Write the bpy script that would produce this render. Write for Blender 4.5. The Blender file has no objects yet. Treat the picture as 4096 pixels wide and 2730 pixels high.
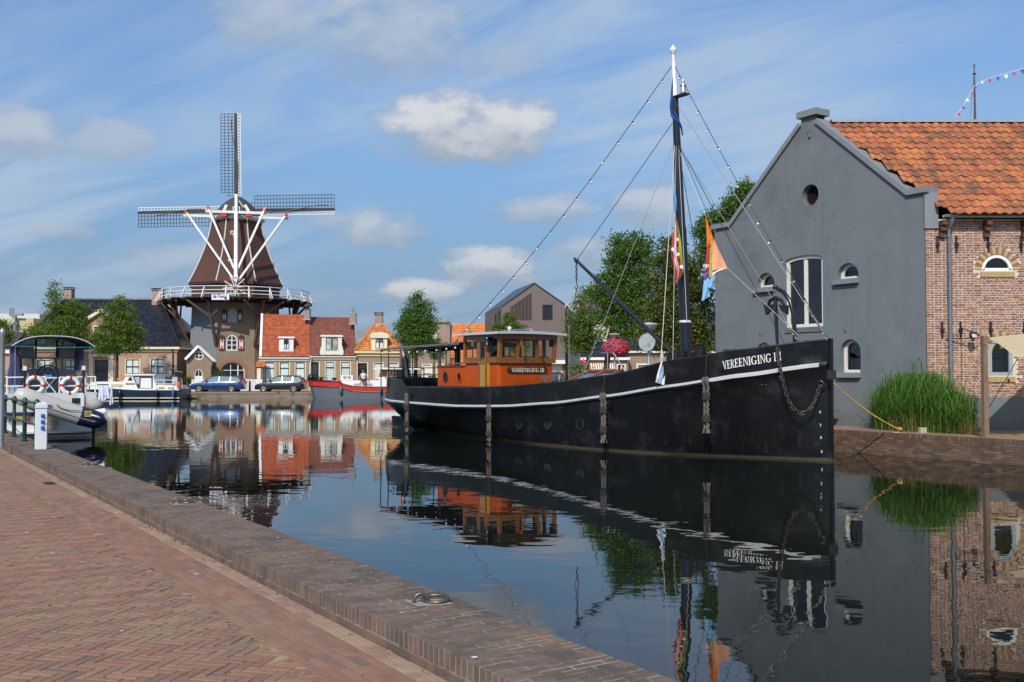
import bpy, bmesh,math,random
from mathutils import Vector,Matrix
from mathutils.geometry import tessellate_polygon
random.seed(7)
scene=bpy.context.scene
col=scene.collection
R=math.radians
# ---------------------------------------------------------------- camera
FPX,EYE,PIT=4000.0,2.05,math.atan(135/4000.0)
cam_data=bpy.data.cameras.new('camera')
cam_data.sensor_width=36.0
cam_data.lens=36.0*FPX/4096.0
cam_data.clip_start=0.1
cam_data.clip_end=3000
cam=bpy.data.objects.new('camera',cam_data)
cam.location=(0,0,EYE)
cam.rotation_euler=(R(90)+PIT,0,0)
col.objects.link(cam)
scene.camera=cam
# ---------------------------------------------------------------- light and exposure
SUN_AZ=math.atan2(-0.26,-0.966)
SUN_EL=R(40)
sun_dir=Vector((math.sin(SUN_AZ)*math.cos(SUN_EL),math.cos(SUN_AZ)*math.cos(SUN_EL),math.sin(SUN_EL)))
sl=bpy.data.lights.new('sun','SUN')
sl.energy=3.8
sl.angle=R(0.55)
sl.color=(1.0,0.93,0.82)
so=bpy.data.objects.new('sun',sl)
so.rotation_euler=sun_dir.to_track_quat('Z','Y').to_euler()
so.location=(0,0,60)
col.objects.link(so)
scene.view_settings.view_transform='Standard'
scene.view_settings.look='None'
scene.view_settings.exposure=0.0
scene.view_settings.gamma=1.0
# ---------------------------------------------------------------- sky
world=bpy.data.worlds.new('World')
scene.world=world
world.use_nodes=True
class NT:
 """small helper for writing node trees"""
 def __init__(s,nt):
  s.nt=nt
 def n(s,kind,**kw):
  nd=s.nt.nodes.new(kind)
  for k,v in kw.items():
   setattr(nd,k,v)
  return nd
 def l(s,a,b):
  s.nt.links.new(a,b)
 def setin(s,sock,v):
  if isinstance(v,bpy.types.NodeSocket):
   s.l(v,sock)
  else:
   sock.default_value=v
 def math(s,op,a,b=0.0,c=0.0,clamp=False):
  nd=s.n('ShaderNodeMath',operation=op,use_clamp=clamp)
  for i,v in enumerate((a,b,c)):
   s.setin(nd.inputs[i],v)
  return nd.outputs[0]
 def smooth(s,v,a,b):
  nd=s.n('ShaderNodeMapRange',interpolation_type='SMOOTHSTEP')
  s.setin(nd.inputs[0],v)
  nd.inputs[1].default_value=a
  nd.inputs[2].default_value=b
  return nd.outputs[0]
 def mix(s,f,a,b,mode='MIX'):
  nd=s.n('ShaderNodeMix',data_type='RGBA',blend_type=mode)
  s.setin(nd.inputs[0],f)
  s.setin(nd.inputs[6],a)
  s.setin(nd.inputs[7],b)
  return nd.outputs[2]
 def noise(s,vec,scale,detail=4,rough=0.55,dist=0.0):
  nd=s.n('ShaderNodeTexNoise')
  if vec is not None:
   s.l(vec,nd.inputs['Vector'])
  nd.inputs['Scale'].default_value=scale
  nd.inputs['Detail'].default_value=detail
  nd.inputs['Roughness'].default_value=rough
  nd.inputs['Distortion'].default_value=dist
  return nd.outputs[0]
 def comb(s,x,y,z=0.0):
  nd=s.n('ShaderNodeCombineXYZ')
  for i,v in enumerate((x,y,z)):
   s.setin(nd.inputs[i],v)
  return nd.outputs[0]
def rgba(c):
 return(c[0],c[1],c[2],1.0)
def build_sky():
 t=NT(world.node_tree)
 world.node_tree.nodes.clear()
 out=t.n('ShaderNodeOutputWorld')
 bg=t.n('ShaderNodeBackground')
 t.l(bg.outputs[0],out.inputs[0])
 sky=t.n('ShaderNodeTexSky',sky_type='NISHITA')
 sky.sun_disc=False
 sky.sun_elevation=SUN_EL
 sky.sun_rotation=SUN_AZ
 sky.air_density=1.0
 sky.dust_density=1.6
 sky.ozone_density=2.6
 tc=t.n('ShaderNodeTexCoord')
 sep=t.n('ShaderNodeSeparateXYZ')
 t.l(tc.outputs['Generated'],sep.inputs[0])
 x,y,z=sep.outputs
 zz=t.math('MAXIMUM',z,0.0)
 az=t.math('ARCTAN2',x,y)
 el=t.math('ARCSINE',z)
 skyc=t.mix(1.0,sky.outputs[0],(0.108,0.137,0.160,1),'MULTIPLY')
 inv=t.math('DIVIDE',1.0,t.math('ADD',zz,0.22))
 px,py=t.math('MULTIPLY',x,inv),t.math('MULTIPLY',y,inv)
 ca,sa=math.cos(R(-32)),math.sin(R(-32))
 pu=t.math('ADD',t.math('MULTIPLY',px,ca),t.math('MULTIPLY',py,sa))
 pv=t.math('SUBTRACT',t.math('MULTIPLY',py,ca),t.math('MULTIPLY',px,sa))
 st=t.noise(t.comb(t.math('MULTIPLY',pu,0.55),t.math('MULTIPLY',pv,2.1),3.1),1.5,7,0.62,0.6)
 st2=t.noise(t.comb(pu,pv,8.0),1.1,3,0.5)
 veil=t.math('MULTIPLY',t.smooth(st,0.36,0.68),t.smooth(st2,0.30,0.60))
 veil=t.math('MULTIPLY',veil,0.85)
 haze=t.math('MULTIPLY',t.math('SUBTRACT',1.0,t.smooth(el,0.0,0.40)),0.93)
 c1=t.mix(haze,skyc,(0.198,0.325,0.505,1))
 low=t.math('MULTIPLY',t.math('SUBTRACT',1.0,t.smooth(el,0.0,0.14)),0.7)
 c1=t.mix(low,c1,(0.305,0.395,0.505,1))
 c1=t.mix(veil,c1,(0.45,0.56,0.71,1))
 av=t.comb(t.math('MULTIPLY',az,1.0),t.math('MULTIPLY',el,2.2),0.0)
 fine=t.noise(av,14.0,8,0.62)
 finer=t.noise(t.comb(az,el,4.0),30.0,6,0.6)
 big=t.noise(t.comb(t.math('MULTIPLY',az,1.3),t.math('MULTIPLY',el,4.2),1.7),2.3,2,0.5)
 wob=t.math('ADD',t.math('MULTIPLY',t.math('SUBTRACT',fine,0.5),3.4),t.math('MULTIPLY',t.math('SUBTRACT',finer,0.5),1.6))
 gen=t.math('ADD',t.math('MULTIPLY',t.math('SUBTRACT',big,0.66),9.0),t.math('MULTIPLY',wob,0.8))
 gen=t.math('MULTIPLY',t.smooth(gen,0.0,1.4),t.smooth(t.math('ABSOLUTE',az),0.6,0.8))
 clouds=[(1760,520,270,150,.95),(1990,505,230,150,.95),(1850,450,200,110,.95),(1520,920,230,85,.7),(1950,1070,210,95,.85),(1690,1165,190,55,.85),(2180,845,250,70,.65),(2600,830,170,95,.7),(60,640,170,100,.65),(420,620,200,90,.5),(1570,130,330,210,.55),(1050,120,240,150,.5),(2350,1010,170,70,.6),(2020,240,200,100,.3),(260,980,140,40,.4),(1350,900,170,45,.5),(700,1060,260,60,.35)]
 mask,lit=None,None
 for cx,cy,hw,hh,op in clouds:
  a0=math.atan2((cx-2048)/FPX,1.0)
  e0=math.atan((1365-cy)/FPX)+PIT
  wa,we=hw/FPX,hh/FPX
  da=t.math('DIVIDE',t.math('SUBTRACT',az,a0),wa)
  de=t.math('DIVIDE',t.math('SUBTRACT',el,e0),we)
  r2=t.math('ADD',t.math('MULTIPLY',da,da),t.math('MULTIPLY',de,de))
  v=t.math('ADD',t.math('SUBTRACT',1.3,r2),t.math('MULTIPLY',wob,0.85))
  m=t.math('MULTIPLY',t.smooth(v,-0.05,1.25),op)
  li=t.math('MULTIPLY',m,t.smooth(t.math('ADD',de,t.math('MULTIPLY',wob,0.6)),-1.0,0.5))
  mask=m if mask is None else t.math('MAXIMUM',mask,m)
  lit=li if lit is None else t.math('MAXIMUM',lit,li)
 mask=t.math('MAXIMUM',mask,t.math('MULTIPLY',gen,0.8))
 lit=t.math('MAXIMUM',lit,t.math('MULTIPLY',gen,0.5))
 cc=t.mix(lit,(0.33,0.385,0.47,1),(0.70,0.72,0.75,1))
 c2=t.mix(mask,c1,cc)
 t.l(c2,bg.inputs[0])
 bg.inputs[1].default_value=1.0
build_sky()
# ---------------------------------------------------------------- pixel -> place
CP,SP=math.cos(PIT),math.sin(PIT)
def ray(px,py):
 x,z=(px-2048)/FPX,-(py-1365)/FPX
 return Vector((x,CP-z*SP,SP+z*CP))
def G(px,py,z=0.0):
 r=ray(px,py)
 t=(z-EYE)/r.z
 return Vector((r.x*t,r.y*t,z))
def D(px,py,Y):
 r=ray(px,py)
 t=Y/r.y
 return Vector((r.x*t,Y,EYE+r.z*t))
class Fr:
 """vertical plane: origin o, unit u along it, outward normal n"""
 def __init__(s,o,u,n):
  s.o,s.u,s.n=Vector(o),Vector(u).normalized(),Vector(n).normalized()
 def p(s,u,z,d=0.0):
  return s.o+s.u*u+Vector((0,0,z-s.o.z))+s.n*d
 def px(s,x,y):
  r=ray(x,y)
  t=(s.o-Vector((0,0,EYE))).dot(s.n)/r.dot(s.n)
  q=Vector((0,0,EYE))+r*t
  return((q-s.o).dot(s.u),q.z)
 def rect(s,x0,y0,x1,y1):
  a,b=s.px(x0,y0),s.px(x1,y1)
  return(min(a[0],b[0]),min(a[1],b[1]),max(a[0],b[0]),max(a[1],b[1]))
def CF(px,Y):
 """vertical plane through the point under column px at distance Y, square to the line of sight"""
 p=D(px,1500,Y)
 n=Vector((-p.x,-p.y,0)).normalized()
 return Fr((p.x,p.y,0),(-n.y,n.x,0),n)
def YF(Y):
 return Fr((0,Y,0),(1,0,0),(0,-1,0))
# ---------------------------------------------------------------- mesh building
class MB:
 def __init__(s):
  s.v,s.f,s.t,s.m=[],[],[],[]
 def add(s,vs,fs,tint=0.0,mi=0):
  n=len(s.v)
  s.v.extend([tuple(p)for p in vs])
  s.f.extend([tuple(i+n for i in f)for f in fs])
  s.t.extend([tint]*len(fs))
  s.m.extend([mi]*len(fs))
  return s
 def hexa(s,p,tint=0.0,mi=0):
  return s.add(p,[(3,2,1,0),(4,5,6,7),(0,1,5,4),(1,2,6,5),(2,3,7,6),(3,0,4,7)],tint,mi)
 def box(s,c,size,rz=0.0,tint=0.0,mi=0,M=None):
  hx,hy,hz=size[0]/2,size[1]/2,size[2]/2
  ps=[Vector(q)for q in((-hx,-hy,-hz),(hx,-hy,-hz),(hx,hy,-hz),(-hx,hy,-hz),(-hx,-hy,hz),(hx,-hy,hz),(hx,hy,hz),(-hx,hy,hz))]
  rot=M if M is not None else Matrix.Rotation(rz,3,'Z')
  return s.hexa([rot@q+Vector(c)for q in ps],tint,mi)
 def b2(s,a,b,tint=0.0,mi=0):
  return s.box([(a[i]+b[i])/2 for i in range(3)],[abs(a[i]-b[i])for i in range(3)],0,tint,mi)
 def fbox(s,fr,u0,z0,u1,z1,d0,d1,mi=0):
  p=[fr.p(u0,z0,d0),fr.p(u1,z0,d0),fr.p(u1,z0,d1),fr.p(u0,z0,d1)]
  q=[fr.p(u0,z1,d0),fr.p(u1,z1,d0),fr.p(u1,z1,d1),fr.p(u0,z1,d1)]
  return s.hexa(p+q,0,mi)
 def bar(s,a,b,w,h=None,up=(0,0,1),mi=0):
  a,b=Vector(a),Vector(b)
  h=w if h is None else h
  d=(b-a).normalized()
  up=Vector(up)
  if abs(d.dot(up))>0.98:
   up=Vector((1,0,0))
  x=d.cross(up).normalized()
  y=x.cross(d).normalized()
  x,y=x*w/2,y*h/2
  return s.hexa([a-x-y,a+x-y,a+x+y,a-x+y,b-x-y,b+x-y,b+x+y,b-x+y],0,mi)
 def tube(s,pts,r,n=6,cap=True,closed=False,mi=0,tint=0.0):
  pts=[Vector(p)for p in pts]
  k=len(pts)
  rs=r if isinstance(r,(list,tuple))else[r]*k
  rings=[]
  prev=None
  for i,p in enumerate(pts):
   if closed:
    d=pts[(i+1)%k]-pts[i-1]
   else:
    d=pts[min(i+1,k-1)]-pts[max(i-1,0)]
   d.normalize()
   if prev is None:
    up=Vector((0,0,1))if abs(d.z)<0.9 else Vector((1,0,0))
    x=d.cross(up).normalized()
   else:
    x=(prev-d*prev.dot(d)).normalized()
   prev=x
   y=d.cross(x)
   rings.append([p+(x*math.cos(2*math.pi*j/n)+y*math.sin(2*math.pi*j/n))*rs[i]for j in range(n)])
  return s.loft(rings,True,cap and not closed,closed,mi,tint)
 def loft(s,rings,ringclosed=True,cap=True,wrap=False,mi=0,tint=0.0):
  n=len(rings[0])
  vs=[p for r in rings for p in r]
  fs=[]
  k=len(rings)
  for i in range(k if wrap else k-1):
   i2=(i+1)%k
   for j in range(n if ringclosed else n-1):
    j2=(j+1)%n
    fs.append((i*n+j,i*n+j2,i2*n+j2,i2*n+j))
  if cap and ringclosed:
   fs.append(tuple(range(n-1,-1,-1)))
   fs.append(tuple((k-1)*n+j for j in range(n)))
  return s.add(vs,fs,tint,mi)
 def lathe(s,prof,n=16,o=(0,0,0),M=None,mi=0,tint=0.0):
  rings=[]
  for r,z in prof:
   ring=[Vector((r*math.cos(2*math.pi*j/n),r*math.sin(2*math.pi*j/n),z))for j in range(n)]
   if M is not None:
    ring=[M@q for q in ring]
   rings.append([q+Vector(o)for q in ring])
  return s.loft(rings,True,True,False,mi,tint)
 def prism(s,poly,vec,mi=0):
  a=[Vector(p)for p in poly]
  b=[p+Vector(vec)for p in a]
  n=len(a)
  tri=tessellate_polygon([a])
  fs=[tuple(f)for f in tri]+[tuple(i+n for i in reversed(f))for f in tri]
  fs+=[(j,(j+1)%n,(j+1)%n+n,j+n)for j in range(n)]
  return s.add(a+b,fs,0,mi)
 def poly(s,outer,holes=(),mi=0):
  loops=[[Vector(p)for p in outer]]+[[Vector(p)for p in h]for h in holes]
  tri=tessellate_polygon(loops)
  vs=[p for l in loops for p in l]
  return s.add(vs,[tuple(f)for f in tri],0,mi)
 def strip(s,a,b,mi=0,closed=False):
  n=len(a)
  fs=[(j,(j+1)%n,(j+1)%n+n,j+n)for j in range(n if closed else n-1)]
  return s.add(list(a)+list(b),fs,0,mi)
 def sphere(s,c,r,n=10,m=6,sc=(1,1,1),mi=0,tint=0.0):
  rings=[]
  for i in range(m+1):
   a=math.pi*(i+0.02)/(m+0.04)-math.pi/2
   rings.append([(c[0]+r*sc[0]*math.cos(a)*math.cos(2*math.pi*j/n),c[1]+r*sc[1]*math.cos(a)*math.sin(2*math.pi*j/n),c[2]+r*sc[2]*math.sin(a))for j in range(n)])
  return s.loft(rings,True,True,False,mi,tint)
 def merge(s,o,Mx,tint=0.0):
  return s.add([Mx@Vector(p)for p in o.v],o.f,tint)
 def mesh(s,name,mats,smooth=None):
  me=bpy.data.meshes.new(name)
  me.from_pydata(s.v,[],s.f)
  if any(s.t):
   at=me.attributes.new('tint','FLOAT','FACE')
   at.data.foreach_set('value',s.t)
  for m in(mats if isinstance(mats,(list,tuple))else[mats]):
   me.materials.append(m)
  if any(s.m):
   me.polygons.foreach_set('material_index',s.m)
  if smooth:
   me.polygons.foreach_set('use_smooth',[True]*len(me.polygons))
   me.update()
   me.set_sharp_from_angle(angle=R(smooth))
  me.update()
  return me
 def build(s,name,mats,parent=None,smooth=None,world=False,fix=True):
  if world and parent is not None:
   inv=wmat(parent).inverted()
   s.v=[tuple(inv@Vector(p))for p in s.v]
  me=s.mesh(name,mats,smooth)
  if fix:
   bm=bmesh.new()
   bm.from_mesh(me)
   bmesh.ops.recalc_face_normals(bm,faces=bm.faces)
   bm.to_mesh(me)
   bm.free()
   if smooth:
    me.set_sharp_from_angle(angle=R(smooth))
  o=bpy.data.objects.new(name,me)
  col.objects.link(o)
  if parent is not None:
   o.parent=parent
  return o
def wmat(o):
 m=o.matrix_basis.copy()
 while o.parent:
  o=o.parent
  m=o.matrix_basis@m
 return m
def tag(o,label=None,cat=None,group=None,kind=None):
 for k,v in(('label',label),('category',cat),('group',group),('kind',kind)):
  if v:
   o[k]=v
 return o
def thing(name,label,cat,loc=(0,0,0),rz=0.0,group=None):
 o=bpy.data.objects.new(name,None)
 o.empty_display_size=0.2
 o.location=loc
 o.rotation_euler=(0,0,rz)
 col.objects.link(o)
 return tag(o,label,cat,group)
def copy_tree(o,parent=None):
 c=o.copy()
 col.objects.link(c)
 c.parent=parent
 for ch in list(o.children):
  copy_tree(ch,c)
 return c
def seen(p):
 d=p.y*CP+(p.z-EYE)*SP
 if d<0.5:
  return 1e9
 u=-p.y*SP+(p.z-EYE)*CP
 x,y=2048+FPX*p.x/d,1365-FPX*u/d
 return p.length if(-40<x<4136 and-40<y<2770)else p.length+500
def pieces(name,protos,mats4,mat,parent,limit=300,smooth=None,tints=None):
 """alike pieces: the ones that show largest are parts of their own, the rest one part"""
 if not isinstance(protos,(list,tuple)):
  protos=[protos]
 rng=random.Random(len(mats4)+len(name))
 mes=[p.mesh(name,mat,smooth)for p in protos]
 order=sorted(range(len(mats4)),key=lambda i:seen(mats4[i].translation))
 inv=wmat(parent).inverted()
 rest=MB()
 for k,i in enumerate(order):
  tn=tints[i]if tints else 0.02+0.98*rng.random()
  j=rng.randrange(len(protos))
  if k<limit and seen(mats4[i].translation)<450:
   o=bpy.data.objects.new(name,mes[j])
   col.objects.link(o)
   o.parent=parent
   o.matrix_basis=inv@mats4[i]
   o['tint']=tn
  else:
   rest.merge(protos[j],inv@mats4[i],tn)
 if rest.v:
  o=rest.build(name+'_field',mat,parent,smooth,fix=False)
  o['kind']='stuff'
# ---------------------------------------------------------------- materials
MATS={}
def M(name,c,rough=0.7,metal=0.0,var=0.12,vs=2.0,bump=0.0,bs=40.0,c2=None,c2s=1.5,c2t=(0.5,0.7),ramp=None,coat=0.0,spec=0.5,kind=None,**kw):
 if name in MATS:
  return MATS[name]
 m=bpy.data.materials.new(name)
 m.use_nodes=True
 t=NT(m.node_tree)
 b=m.node_tree.nodes['Principled BSDF']
 geo=t.n('ShaderNodeNewGeometry')
 pos=geo.outputs['Position']
 base=rgba(c)
 if ramp:
  a1=t.n('ShaderNodeAttribute',attribute_type='GEOMETRY',attribute_name='tint')
  a2=t.n('ShaderNodeAttribute',attribute_type='OBJECT',attribute_name='tint')
  v=t.math('ADD',a1.outputs['Fac'],a2.outputs['Fac'])
  cr=t.n('ShaderNodeValToRGB')
  cr.color_ramp.interpolation='CONSTANT'
  els=cr.color_ramp.elements
  while len(els)<len(ramp):
   els.new(0.5)
  for i,rc in enumerate(ramp):
   els[i].position=i/len(ramp)
   els[i].color=rgba(rc)
  t.l(v,cr.inputs[0])
  base=cr.outputs[0]
 if kind=='brick':
  sp=t.n('ShaderNodeSeparateXYZ')
  t.l(pos,sp.inputs[0])
  vec=t.comb(t.math('ADD',sp.outputs[0],sp.outputs[1]),sp.outputs[2])
  bt=t.n('ShaderNodeTexBrick')
  t.l(vec,bt.inputs['Vector'])
  bt.inputs['Color1'].default_value=rgba(c)
  bt.inputs['Color2'].default_value=rgba(kw.get('cb',[q*0.7 for q in c]))
  bt.inputs['Mortar'].default_value=rgba(kw.get('cm',(0.38,0.34,0.29)))
  bt.inputs['Scale'].default_value=1.0
  bt.inputs['Mortar Size'].default_value=kw.get('ms',0.009)
  bt.inputs['Brick Width'].default_value=0.21
  bt.inputs['Row Height'].default_value=0.066
  base=bt.outputs['Color']
 if kind=='wood':
  mp=t.n('ShaderNodeMapping')
  t.l(pos,mp.inputs[0])
  mp.inputs['Scale'].default_value=kw.get('grain',(6,6,0.8))
  g=t.noise(mp.outputs[0],5.0,5,0.6,0.4)
  base=t.mix(t.smooth(g,0.35,0.7),base,rgba(kw.get('cb',[q*0.45 for q in c])))
 if kind=='stripe':
  sp=t.n('ShaderNodeSeparateXYZ')
  t.l(pos,sp.inputs[0])
  s1=t.math('FRACT',t.math('MULTIPLY',t.math('ADD',sp.outputs[0],sp.outputs[1]),kw.get('freq',4.0)))
  base=t.mix(t.math('GREATER_THAN',s1,kw.get('duty',0.5)),base,rgba(kw['cb']))
 if c2 is not None:
  n2=t.noise(pos,c2s,5,0.6)
  base=t.mix(t.smooth(n2,c2t[0],c2t[1]),base,rgba(c2))
 if var:
  n1=t.noise(pos,vs,5,0.65)
  br=t.math('ADD',t.math('MULTIPLY',t.math('SUBTRACT',n1,0.5),2.4*var),1.0)
  hs=t.n('ShaderNodeHueSaturation')
  t.setin(hs.inputs['Color'],base)
  t.l(br,hs.inputs['Value'])
  base=hs.outputs[0]
  if rough>0.12:
   rr=t.math('ADD',t.math('MULTIPLY',t.math('SUBTRACT',n1,0.5),0.35),rough,clamp=True)
   t.l(rr,b.inputs['Roughness'])
 t.setin(b.inputs['Base Color'],base)
 if not b.inputs['Roughness'].is_linked:
  b.inputs['Roughness'].default_value=rough
 b.inputs['Metallic'].default_value=metal
 b.inputs['Specular IOR Level'].default_value=spec
 if coat:
  b.inputs['Coat Weight'].default_value=coat
  b.inputs['Coat Roughness'].default_value=kw.get('coatr',0.08)
 if kw.get('trans'):
  b.inputs['Subsurface Weight'].default_value=0.0
 if bump:
  bn=t.n('ShaderNodeBump')
  bn.inputs['Strength'].default_value=bump
  bn.inputs['Distance'].default_value=kw.get('bd',0.02)
  t.l(t.noise(pos,bs,4,0.6),bn.inputs['Height'])
  t.l(bn.outputs[0],b.inputs['Normal'])
 MATS[name]=m
 return m
def glass_mat(name,tint=(0.75,0.8,0.8),rough=0.01,ior=1.5,refl=None):
 if name in MATS:
  return MATS[name]
 m=bpy.data.materials.new(name)
 m.use_nodes=True
 t=NT(m.node_tree)
 m.node_tree.nodes.clear()
 out=t.n('ShaderNodeOutputMaterial')
 tr=t.n('ShaderNodeBsdfTransparent')
 tr.inputs[0].default_value=rgba(tint)
 gl=t.n('ShaderNodeBsdfGlossy')
 gl.inputs['Roughness'].default_value=rough
 lw=t.n('ShaderNodeLayerWeight')
 lw.inputs[0].default_value=0.5
 fac=t.math('ADD',t.math('MULTIPLY',t.math('POWER',lw.outputs['Facing'],4.0),0.8),0.06+(refl or 0.0),clamp=True)
 mx=t.n('ShaderNodeMixShader')
 t.l(fac,mx.inputs[0])
 t.l(tr.outputs[0],mx.inputs[1])
 t.l(gl.outputs[0],mx.inputs[2])
 t.l(mx.outputs[0],out.inputs[0])
 MATS[name]=m
 return m
def leaf_mat(name,c,c2,tr=0.35):
 m=bpy.data.materials.new(name)
 m.use_nodes=True
 t=NT(m.node_tree)
 m.node_tree.nodes.clear()
 out=t.n('ShaderNodeOutputMaterial')
 a1=t.n('ShaderNodeAttribute',attribute_type='GEOMETRY',attribute_name='tint')
 geo=t.n('ShaderNodeNewGeometry')
 cc=t.mix(a1.outputs['Fac'],rgba(c),rgba(c2))
 d=t.n('ShaderNodeBsdfPrincipled')
 d.inputs['Roughness'].default_value=0.5
 d.inputs['Specular IOR Level'].default_value=0.35
 t.l(cc,d.inputs['Base Color'])
 tl=t.n('ShaderNodeBsdfTranslucent')
 t.l(t.mix(1.0,cc,(1.3,1.35,0.5,1),'MULTIPLY'),tl.inputs[0])
 mx=t.n('ShaderNodeMixShader')
 mx.inputs[0].default_value=tr
 t.l(d.outputs[0],mx.inputs[1])
 t.l(tl.outputs[0],mx.inputs[2])
 t.l(mx.outputs[0],out.inputs[0])
 MATS[name]=m
 return m
W_WHITE=M('white_paint',(0.78,0.77,0.74),0.45,var=0.05)
W_CREAM=M('cream_paint',(0.78,0.70,0.50),0.5,var=0.05)
W_BLACK=M('black_paint',(0.012,0.013,0.015),0.25,var=0.2)
W_DKGREEN=M('dark_green_paint',(0.012,0.035,0.028),0.3,var=0.1)
STEEL=M('galvanised_steel',(0.42,0.44,0.46),0.4,0.8,var=0.1)
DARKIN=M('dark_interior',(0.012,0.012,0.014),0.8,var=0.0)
BLIND=M('pale_blind',(0.72,0.79,0.77),0.8,var=0.03)
CURTAIN=M('white_curtain',(0.72,0.72,0.70),0.9,var=0.1,vs=12)
GLASS=glass_mat('window_glass',(0.96,0.97,0.96))
RED=M('red_paint',(0.55,0.03,0.025),0.4,var=0.08)
LEAD=M('lead_flashing',(0.33,0.36,0.40),0.5,0.2,var=0.15)
# ---------------------------------------------------------------- building pieces
def arc_top(u0,z0,u1,z1,rise,n=8):
 """rectangle with an arched top of given rise, counter-clockwise"""
 c,h=(u0+u1)/2,(u1-u0)/2
 pts=[(u0,z0),(u1,z0)]
 zs=z1-rise
 for i in range(n+1):
  a=math.pi*i/n
  pts.append((c+h*math.cos(a),zs+rise*math.sin(a)))
 return pts
def circ(u,z,r,n=20):
 return[(u+r*math.cos(2*math.pi*i/n),z+r*math.sin(2*math.pi*i/n))for i in range(n)]
def rc(u0,z0,u1,z1):
 return[(u0,z0),(u1,z0),(u1,z1),(u0,z1)]
def inset(pts,d):
 """inset a convex ccw outline by d"""
 n=len(pts)
 out=[]
 for i in range(n):
  p0,p1,p2=Vector(pts[i-1]),Vector(pts[i]),Vector(pts[(i+1)%n])
  e1,e2=(p1-p0),(p2-p1)
  if e1.length<1e-6:
   e1=e2
  if e2.length<1e-6:
   e2=e1
  n1,n2=Vector((-e1.y,e1.x)).normalized(),Vector((-e2.y,e2.x)).normalized()
  b=(n1+n2)
  b=b/max(0.3,b.length_squared)*2
  out.append(tuple(p1+b*d*1.0))
 return out
def facade(parent,fr,outer,holes,mat,depth=0.2,name='wall',thick=None):
 mb=MB()
 mb.poly([fr.p(u,z)for u,z in outer],[[fr.p(u,z)for u,z in h]for h in holes])
 for h in holes:
  mb.strip([fr.p(u,z)for u,z in h],[fr.p(u,z,-depth)for u,z in h],closed=True)
 if thick:
  mb.strip([fr.p(u,z)for u,z in outer],[fr.p(u,z,-thick)for u,z in outer],closed=True)
  mb.poly([fr.p(u,z,-thick)for u,z in outer])
 return mb.build(name,mat,parent,world=True,fix=False)
def ring(mb,fr,outer,inner,d0,d1):
 """flat ring between two outlines, from depth d0 (back) to d1 (front)"""
 a=[fr.p(u,z,d1)for u,z in outer]
 b=[fr.p(u,z,d1)for u,z in inner]
 mb.strip(a,b,closed=True)
 mb.strip([fr.p(u,z,d0)for u,z in outer],a,closed=True)
 mb.strip(b,[fr.p(u,z,d0)for u,z in inner],closed=True)
def window(parent,fr,pts,frame=W_WHITE,fw=0.09,sash=None,sw=0.05,bars=(),back=DARKIN,d=-0.06,backd=0.12,glass=GLASS,name='window',curtain=None):
 """window part with frame, sash, bars and pane; bars: list of (u0,z0,u1,z1,width)"""
 mb=MB()
 inn=inset(pts,fw)
 ring(mb,fr,pts,inn,d-0.05,d+0.03)
 w=mb.build(name,frame,parent,world=True)
 cur=inn
 bm_=sash or frame
 if sash:
  s2=inset(inn,sw)
  mb=MB()
  ring(mb,fr,inn,s2,d-0.05,d+0.005)
  mb.build('sash',sash,w,world=True)
  cur=s2
 for(u0,z0,u1,z1,bw)in bars:
  mb=MB()
  if abs(u1-u0)<abs(z1-z0):
   mb.fbox(fr,u0-bw/2,z0,u1+bw/2,z1,d-0.04,d-0.002)
  else:
   mb.fbox(fr,u0,z0-bw/2,u1,z1+bw/2,d-0.04,d-0.003)
  mb.build('glazing_bar',bm_,w,world=True)
 mb=MB()
 mb.poly([fr.p(u,z,d-0.03)for u,z in cur])
 mb.build('pane',glass,w,world=True)
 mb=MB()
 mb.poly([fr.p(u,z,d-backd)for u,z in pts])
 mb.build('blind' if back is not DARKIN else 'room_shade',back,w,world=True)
 if curtain:
  us=[p[0]for p in cur]
  zs=[p[1]for p in cur]
  mb=MB()
  zt=max(zs)-(max(zs)-min(zs))*(1-curtain)
  mb.fbox(fr,min(us),min(zs),max(us),zt,d-backd+0.02,d-backd+0.03)
  mb.build('curtain',CURTAIN,w,world=True)
 return w
def grid_bars(pts,nx,ny,bw=0.04,fw=0.1,zmax=None):
 us=[p[0]for p in pts]
 zs=[p[1]for p in pts]
 u0,u1,z0,z1=min(us)+fw,max(us)-fw,min(zs)+fw,(zmax or max(zs))-fw
 out=[]
 for i in range(1,nx):
  u=u0+(u1-u0)*i/nx
  out.append((u,z0,u,z1,bw))
 for j in range(1,ny):
  z=z0+(z1-z0)*j/ny
  out.append((u0,z,u1,z,bw))
 return out
def pantile(w,l,amp,segs=6,th=0.015):
 """S-shaped roof tile, local x across, y up the slope, z out"""
 mb=MB()
 rows=[]
 for y,zo in((0.0,0.035),(l*1.12,0.0)):
  r=[]
  for i in range(segs+1):
   q=i/segs
   r.append((w*q*1.03-w*0.015,y,zo+amp*(0.5+0.5*math.cos(2*math.pi*(q-0.28)))+0.004*q))
  rows.append(r)
 n=segs+1
 lip=[(x,y,z-th-0.012)for x,y,z in rows[0]]
 mb.add(rows[0]+rows[1]+lip,[(i,i+1,n+i+1,n+i)for i in range(segs)]+[(2*n+i,2*n+i+1,i+1,i)for i in range(segs)])
 return mb
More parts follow.
